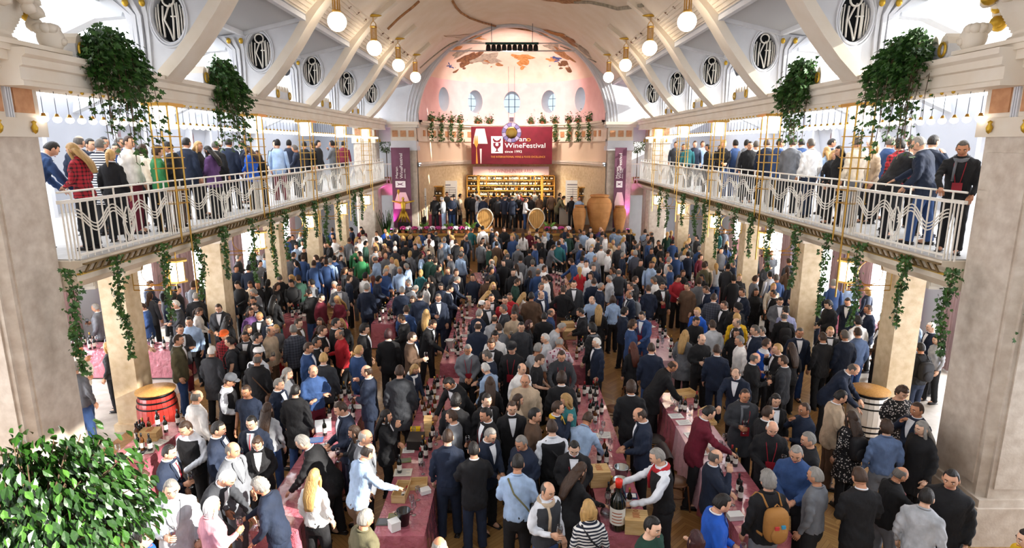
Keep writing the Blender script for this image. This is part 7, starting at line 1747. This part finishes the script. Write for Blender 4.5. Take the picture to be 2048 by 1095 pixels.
def shoulder_bag(d, root):
    col = {'bk': '#17161a', 'ol': '#6d6a4c', 'br': '#5a3d28'}[d['ex']['bg']]; nm = {'bk': 'black', 'ol': 'olive', 'br': 'brown'}[d['ex']['bg']]; m_ = mat('bag_'+nm, col, .7, bump=.3)
    t = thing('shoulder_bag', '%s shoulder bag worn by %s' % (nm, d['label'].split(',')[0]), 'bag', d['loc'], d['rz'], scale=d['h']/1.75)
    MB().ell((.23, -.02, .86), (.07, .15, .13), 14, 10, fn=lambda q: 1/(abs(q[0])**4+abs(q[1])**4+abs(q[2])**4)**.25*.95).build('body', m_, t, True); MB().box(.292, .302, -.13, .09, .86, .97).build('flap', m_, t)
    MB().tube([(.24, -.08, .96), (.14, -.15, 1.15), (-.02, -.155, 1.33), (-.11, -.06, 1.485), (-.10, .05, 1.46), (.02, .15, 1.3), (.15, .14, 1.1), (.25, .05, .96)], .013, 5, flat=.4).build('strap', m_, t)
# landmarks used in the labels
LM = [((a+b)/2, (c+e)/2, 'at the table '+ph) for a, b, c, e, ph in TABLES]+[(-7.17, 11.28, 'by the red barrel'), (7.2, 11.28, 'by the white barrel'), (-6.2, 8.0, 'by the ficus side pillar'), (7.0, 8.0, 'by the pillar near the white barrel')]
LM += [(s*7.92, y, 'by the %s pier, %s' % (ORD[i], SIDEW[s])) for s in (-1, 1) for i, y in enumerate(YR) if i > 0]
LM += [(0, 29.5, 'just below the stage'), (-4.5, 29, 'below the stage flowers'), (4.5, 29, 'below the clay jars')]
def where(d):
    x, y = d['loc'].x, d['loc'].y
    if d['zone'] == 'gallery':
        s = -1 if x < 0 else 1; b = min(range(6), key=lambda i: abs((BAYS[i][0]+BAYS[i][1])/2-y))
        return 'on the gallery '+['past the front pillar', 'past the first gold column', 'past the second gold column', 'past the third gold column', 'past the fourth gold column', 'beside the stage'][b]+', '+SIDEW[s].replace(' side', '')
    if d['zone'] == 'stage': return 'on the stage '+('near the golden figure' if x < -2.5 else 'near the clay jars' if x > 2.5 else 'before the wine shelf')
    return min(LM, key=lambda q: (q[0]-x)**2+(q[1]-y)**2)[2]
FACEN = {'N': 'facing the stage', 'NE': 'facing the stage', 'NW': 'facing the stage', 'S': 'back to the stage', 'SE': 'back to the stage', 'SW': 'back to the stage', 'E': 'turned toward white barrel side', 'W': 'turned toward red barrel side'}
def make_label(d, lvl):
    tn = TOPN[d['top']]; c = PALC[d['tc']][0]
    ex = ''
    if 'bp' in d['ex']: ex = ' with %s backpack' % PALC[d['ex']['bp']][0]
    elif 'ln' in d['ex']: ex = ' with burgundy pouch'
    elif 'tie' in d['ex']: ex = ' and burgundy tie'
    elif 'sc' in d['ex']: ex = ' with %s scarf' % PALC[d['ex']['sc']][0]
    elif d['hs'] == 't': ex = ' and %s cap' % PALC[{'gr': 'gy'}.get(d['hc'], d['hc'])][0]
    elif (lvl >= 1 or d['bc'] in ('rd', 'bu', 'gy', 'br', 'tl', 'lb', 'rb')) and d['top'] != 'D': ex = ' and %s trousers' % PALC[d['bc']][0]
    parts = ['person in %s %s%s' % (c, tn, ex)]
    if d['pose'] != 'r': parts.append(POSEN[d['pose']])
    if lvl >= 2: parts.append(FACEN[d['face']])
    parts.append(where(d))
    s_ = ', '.join(parts)
    while len(s_.split()) > 16 and len(parts) > 2: parts.pop(1); s_ = ', '.join(parts)
    if len(s_.split()) > 16: s_ = s_.replace(' waistcoat over a pale shirt', ' waistcoat'); 
    return ' '.join(s_.split()[:16])
lv_ = {id(d): 0 for d in IND}
for lvl in (1, 2):
    cnt = {}
    for d in IND: d['label'] = make_label(d, lv_[id(d)]); cnt[d['label']] = cnt.get(d['label'], 0)+1
    for d in IND:
        if cnt[d['label']] > 1: lv_[id(d)] = lvl
cnt = {}
for d in IND: d['label'] = make_label(d, lv_[id(d)]); cnt[d['label']] = cnt.get(d['label'], 0)+1
TOPNAME = {'J': 'jacket', 'H': 'shirt', 'S': 'sweater', 'V': 'waistcoat', 'C': 'coat', 'D': 'dress', 'T': 'tshirt'}
SKT = ['#d9a88a', '#cf9a7b', '#e0b498', '#c68f6f', '#d6a184', '#b8805f']
def jit(c, r_, a=.12): k = 1+r_.uniform(-a, a); return tuple(min(1, v*k) for v in c)
def pset(o, pat):
    if pat: o.material_slots[0].link = 'OBJECT'; o.material_slots[0].material = pattern_mat(*PATT[pat])
for d in IND:
    r_ = random.Random(d['i']*7+1); k = (d['pose'], d['sex'])
    root = thing('person', d['label'], 'person', d['loc'], d['rz'], group=('guests: '+d['label'])[:60] if cnt[d['label']] > 1 else None, scale=d['h']/1.75)
    skin = jit(lin(r_.choice(SKT)), r_, .08)
    obj('body', body_mesh(*k), root, color=skin)
    tc = jit(lin(PALC[d['tc']][1]), r_); pat = d['tc'] if d['tc'] in PATT else None
    if d['top'] == 'V':
        obj('shirt', SOL[('top',)+k+('H',)], root, color=lin('#dfe3ea')); obj('waistcoat', SOL[('top',)+k+('V',)], root, color=tc)
    else:
        o = obj(TOPNAME[d['top']], SOL[('top',)+k+(d['top'],)], root, color=tc); pset(o, pat)
    obj('trousers', SOL[('legs',)+k], root, color=jit(lin(PALC[d['bc']][1]), r_))
    for sd in (-1, 1):
        a = leg_pts(d['pose'], sd)[2]; obj('shoe', SHOEME, root, (a.x, a.y-.01, 0), (0, 0, -sd*.15))
    hf = head_frame(*k)
    o = obj('hair', HAIRME[d['hs']], root, color=jit(lin(HAIRC.get(d['hc'], '#2a1d15')), r_, .2)); o.matrix_local = hf
    if d['hs'] == 't': o.color = (*lin('#3b281b'), 1); o = obj('cap', HATME, root, color=lin(PALC[{'gr': 'gy'}.get(d['hc'], d['hc'])][1])); o.matrix_local = hf
    if d['top'] == 'J': obj('shirt_front', accessory('shirt', *k), root); obj('lapel', accessory('lapel', *k), root, color=tuple(v*.85 for v in tc))
    elif d['top'] in 'HCS': o = obj('collar', accessory('collar', *k), root, color=tc); pset(o, pat)
    elif d['top'] == 'V': obj('collar', accessory('collar', *k), root, color=lin('#dfe3ea'))
    if 'tie' in d['ex']: obj('tie', accessory('tie', *k), root)
    if 'ln' in d['ex']: o = obj('lanyard', accessory('strap', *k), root); obj('pouch', accessory('pouch', *k), o)
    if 'sc' in d['ex']: obj('scarf', accessory('scarf', *k), root, color=lin(PALC[d['ex']['sc']][1]))
    if 'bp' in d['ex']: backpack(d, root)
    if 'bg' in d['ex']: shoulder_bag(d, root)
    if d['pose'] == 'g' or (d['pose'] == 'b' and r_.random() < .25 and 'ln' not in d['ex']):
        Mh = Matrix.Translation(d['loc']) @ Matrix.Rotation(d['rz'], 4, 'Z') @ Matrix.Scale(d['h']/1.75, 4); hm = hand_mat(d['pose'], d['sex'], 1)
        p = Mh @ (hm @ Vector((.018, .085, -.038))); glass(p-Vector((0, 0, .065)), 'wine glass held by %s %s wearer %s' % (PALC[d['tc']][0], TOPN[d['top']].split(' over')[0], ' '.join(where(d).split(',')[0].split()[:7])), 'held wine glasses', True, 1.05)
# ---- the far crowd: one mesh, colours carried per vertex
LOWC = {}
def low_parts(pose, sex, top, hs):
    k = (pose, sex, top, hs)
    if k in LOWC: return LOWC[k]
    out = []; deg = POSES[pose][4]
    z0, off = {'J': (.76, .02), 'C': (.58, .03), 'D': (.55, .04)}.get(top, (.88, .012))
    mb = MB(); torso(mb, sex, deg, z0, 1.50, off, 9, 0, .11)
    for sd in (-1, 1): limb(mb, list(arm_pts(pose, sex, sd)), [.068, .055, .042], 6, 2)
    out.append(('top', mb)); mb = MB(); torso(mb, sex, deg, .76, 1.0, .004, 8, 0, .1)
    for sd in (-1, 1): h, kn, an = leg_pts(pose, sd); limb(mb, [h, kn, Vector((an.x, an.y, .03))], [.1, .078, .07], 6, 2)
    out.append(('leg', mb)); hf = head_frame(pose, sex); mb = MB(); mb.ell((0, 0, 0), (.076, .1, .12), 10, 8, fn=lambda d: 1+(.1*math.exp(-(d[0]**2+(d[2]+.18)**2)/.03) if d[1] > 0 else 0)); mb.tube([(0, -.01, -.06), (0, -.03, -.14)], .055, 7); xf(mb, hf)
    for sd in (-1, 1): q = arm_pts(pose, sex, sd); e = q[2]+(q[2]-q[1]).normalized()*.08; mb.tube([q[2], e, e+Vector((0, .02, -.05))], [.032, .035, .02], 6)
    out.append(('skin', mb)); mb = MB()
    low = {'b': 9}.get(hs, .05); mb.ell((0, -.006, .006), (.08, .103, .125), 10, 8, fn=lambda d: 1.08 if (d[2] > .55 and hs != 'b') or (d[1] < .1 and d[2] > (-.5 if hs in 'szctb' else -.9) and (hs != 'b' or d[2] < .5)) else .85)
    if hs in 'lo': mb.tube([(0, -.06, 0), (0, -.075, -.15), (0, -.08, -.30 if hs == 'l' else -.16)], [.085, .08, .05], 8, flat=.55)
    xf(mb, hf); out.append(('hair', mb)); 
    LOWC[k] = [(n, np.array(m_.v), m_.f) for n, m_ in out]; return LOWC[k]
V, F, C = [], [], []; nv = 0
for d in CROWD:
    r_ = random.Random(d['i']*3); cols = {'top': jit(lin(PALC[d['tc']][1]), r_), 'leg': jit(lin(PALC[d['bc']][1]), r_), 'skin': jit(lin(r_.choice(SKT)), r_), 'hair': lin(HAIRC.get(d['hc'], '#2a1d15'))}
    s_ = d['h']/1.75; c_, n_ = math.cos(d['rz'])*s_, math.sin(d['rz'])*s_; R = np.array([[c_, -n_, 0], [n_, c_, 0], [0, 0, s_]])
    for nme, v, f in low_parts(d['pose'], d['sex'], d['top'], d['hs']):
        V.append(v @ R.T+np.array(d['loc'])); F.extend(tuple(i+nv for i in q) for q in f); C.append(np.tile(np.array((*cols[nme], 1.0)), (len(v), 1))); nv += len(v)
if CROWD:
    mb = MB(); mb.v = np.concatenate(V).tolist(); mb.f = F; mb.m = [0]*len(F); me = mb.mesh('crowd', mat('crowd_clothes', attr='Col', rough=.8, nscale=5), True)
    ca = me.color_attributes.new('Col', 'FLOAT_COLOR', 'POINT'); ca.data.foreach_set('color', np.concatenate(C).astype(np.float32).ravel())
    o = bpy.data.objects.new('crowd', me); COL.objects.link(o); tag(o, 'dense crowd of festival guests standing toward the stage', 'crowd', kind='stuff')
print('people', len(IND), len(CROWD), 'shared labels', sum(1 for v in cnt.values() if v > 1))
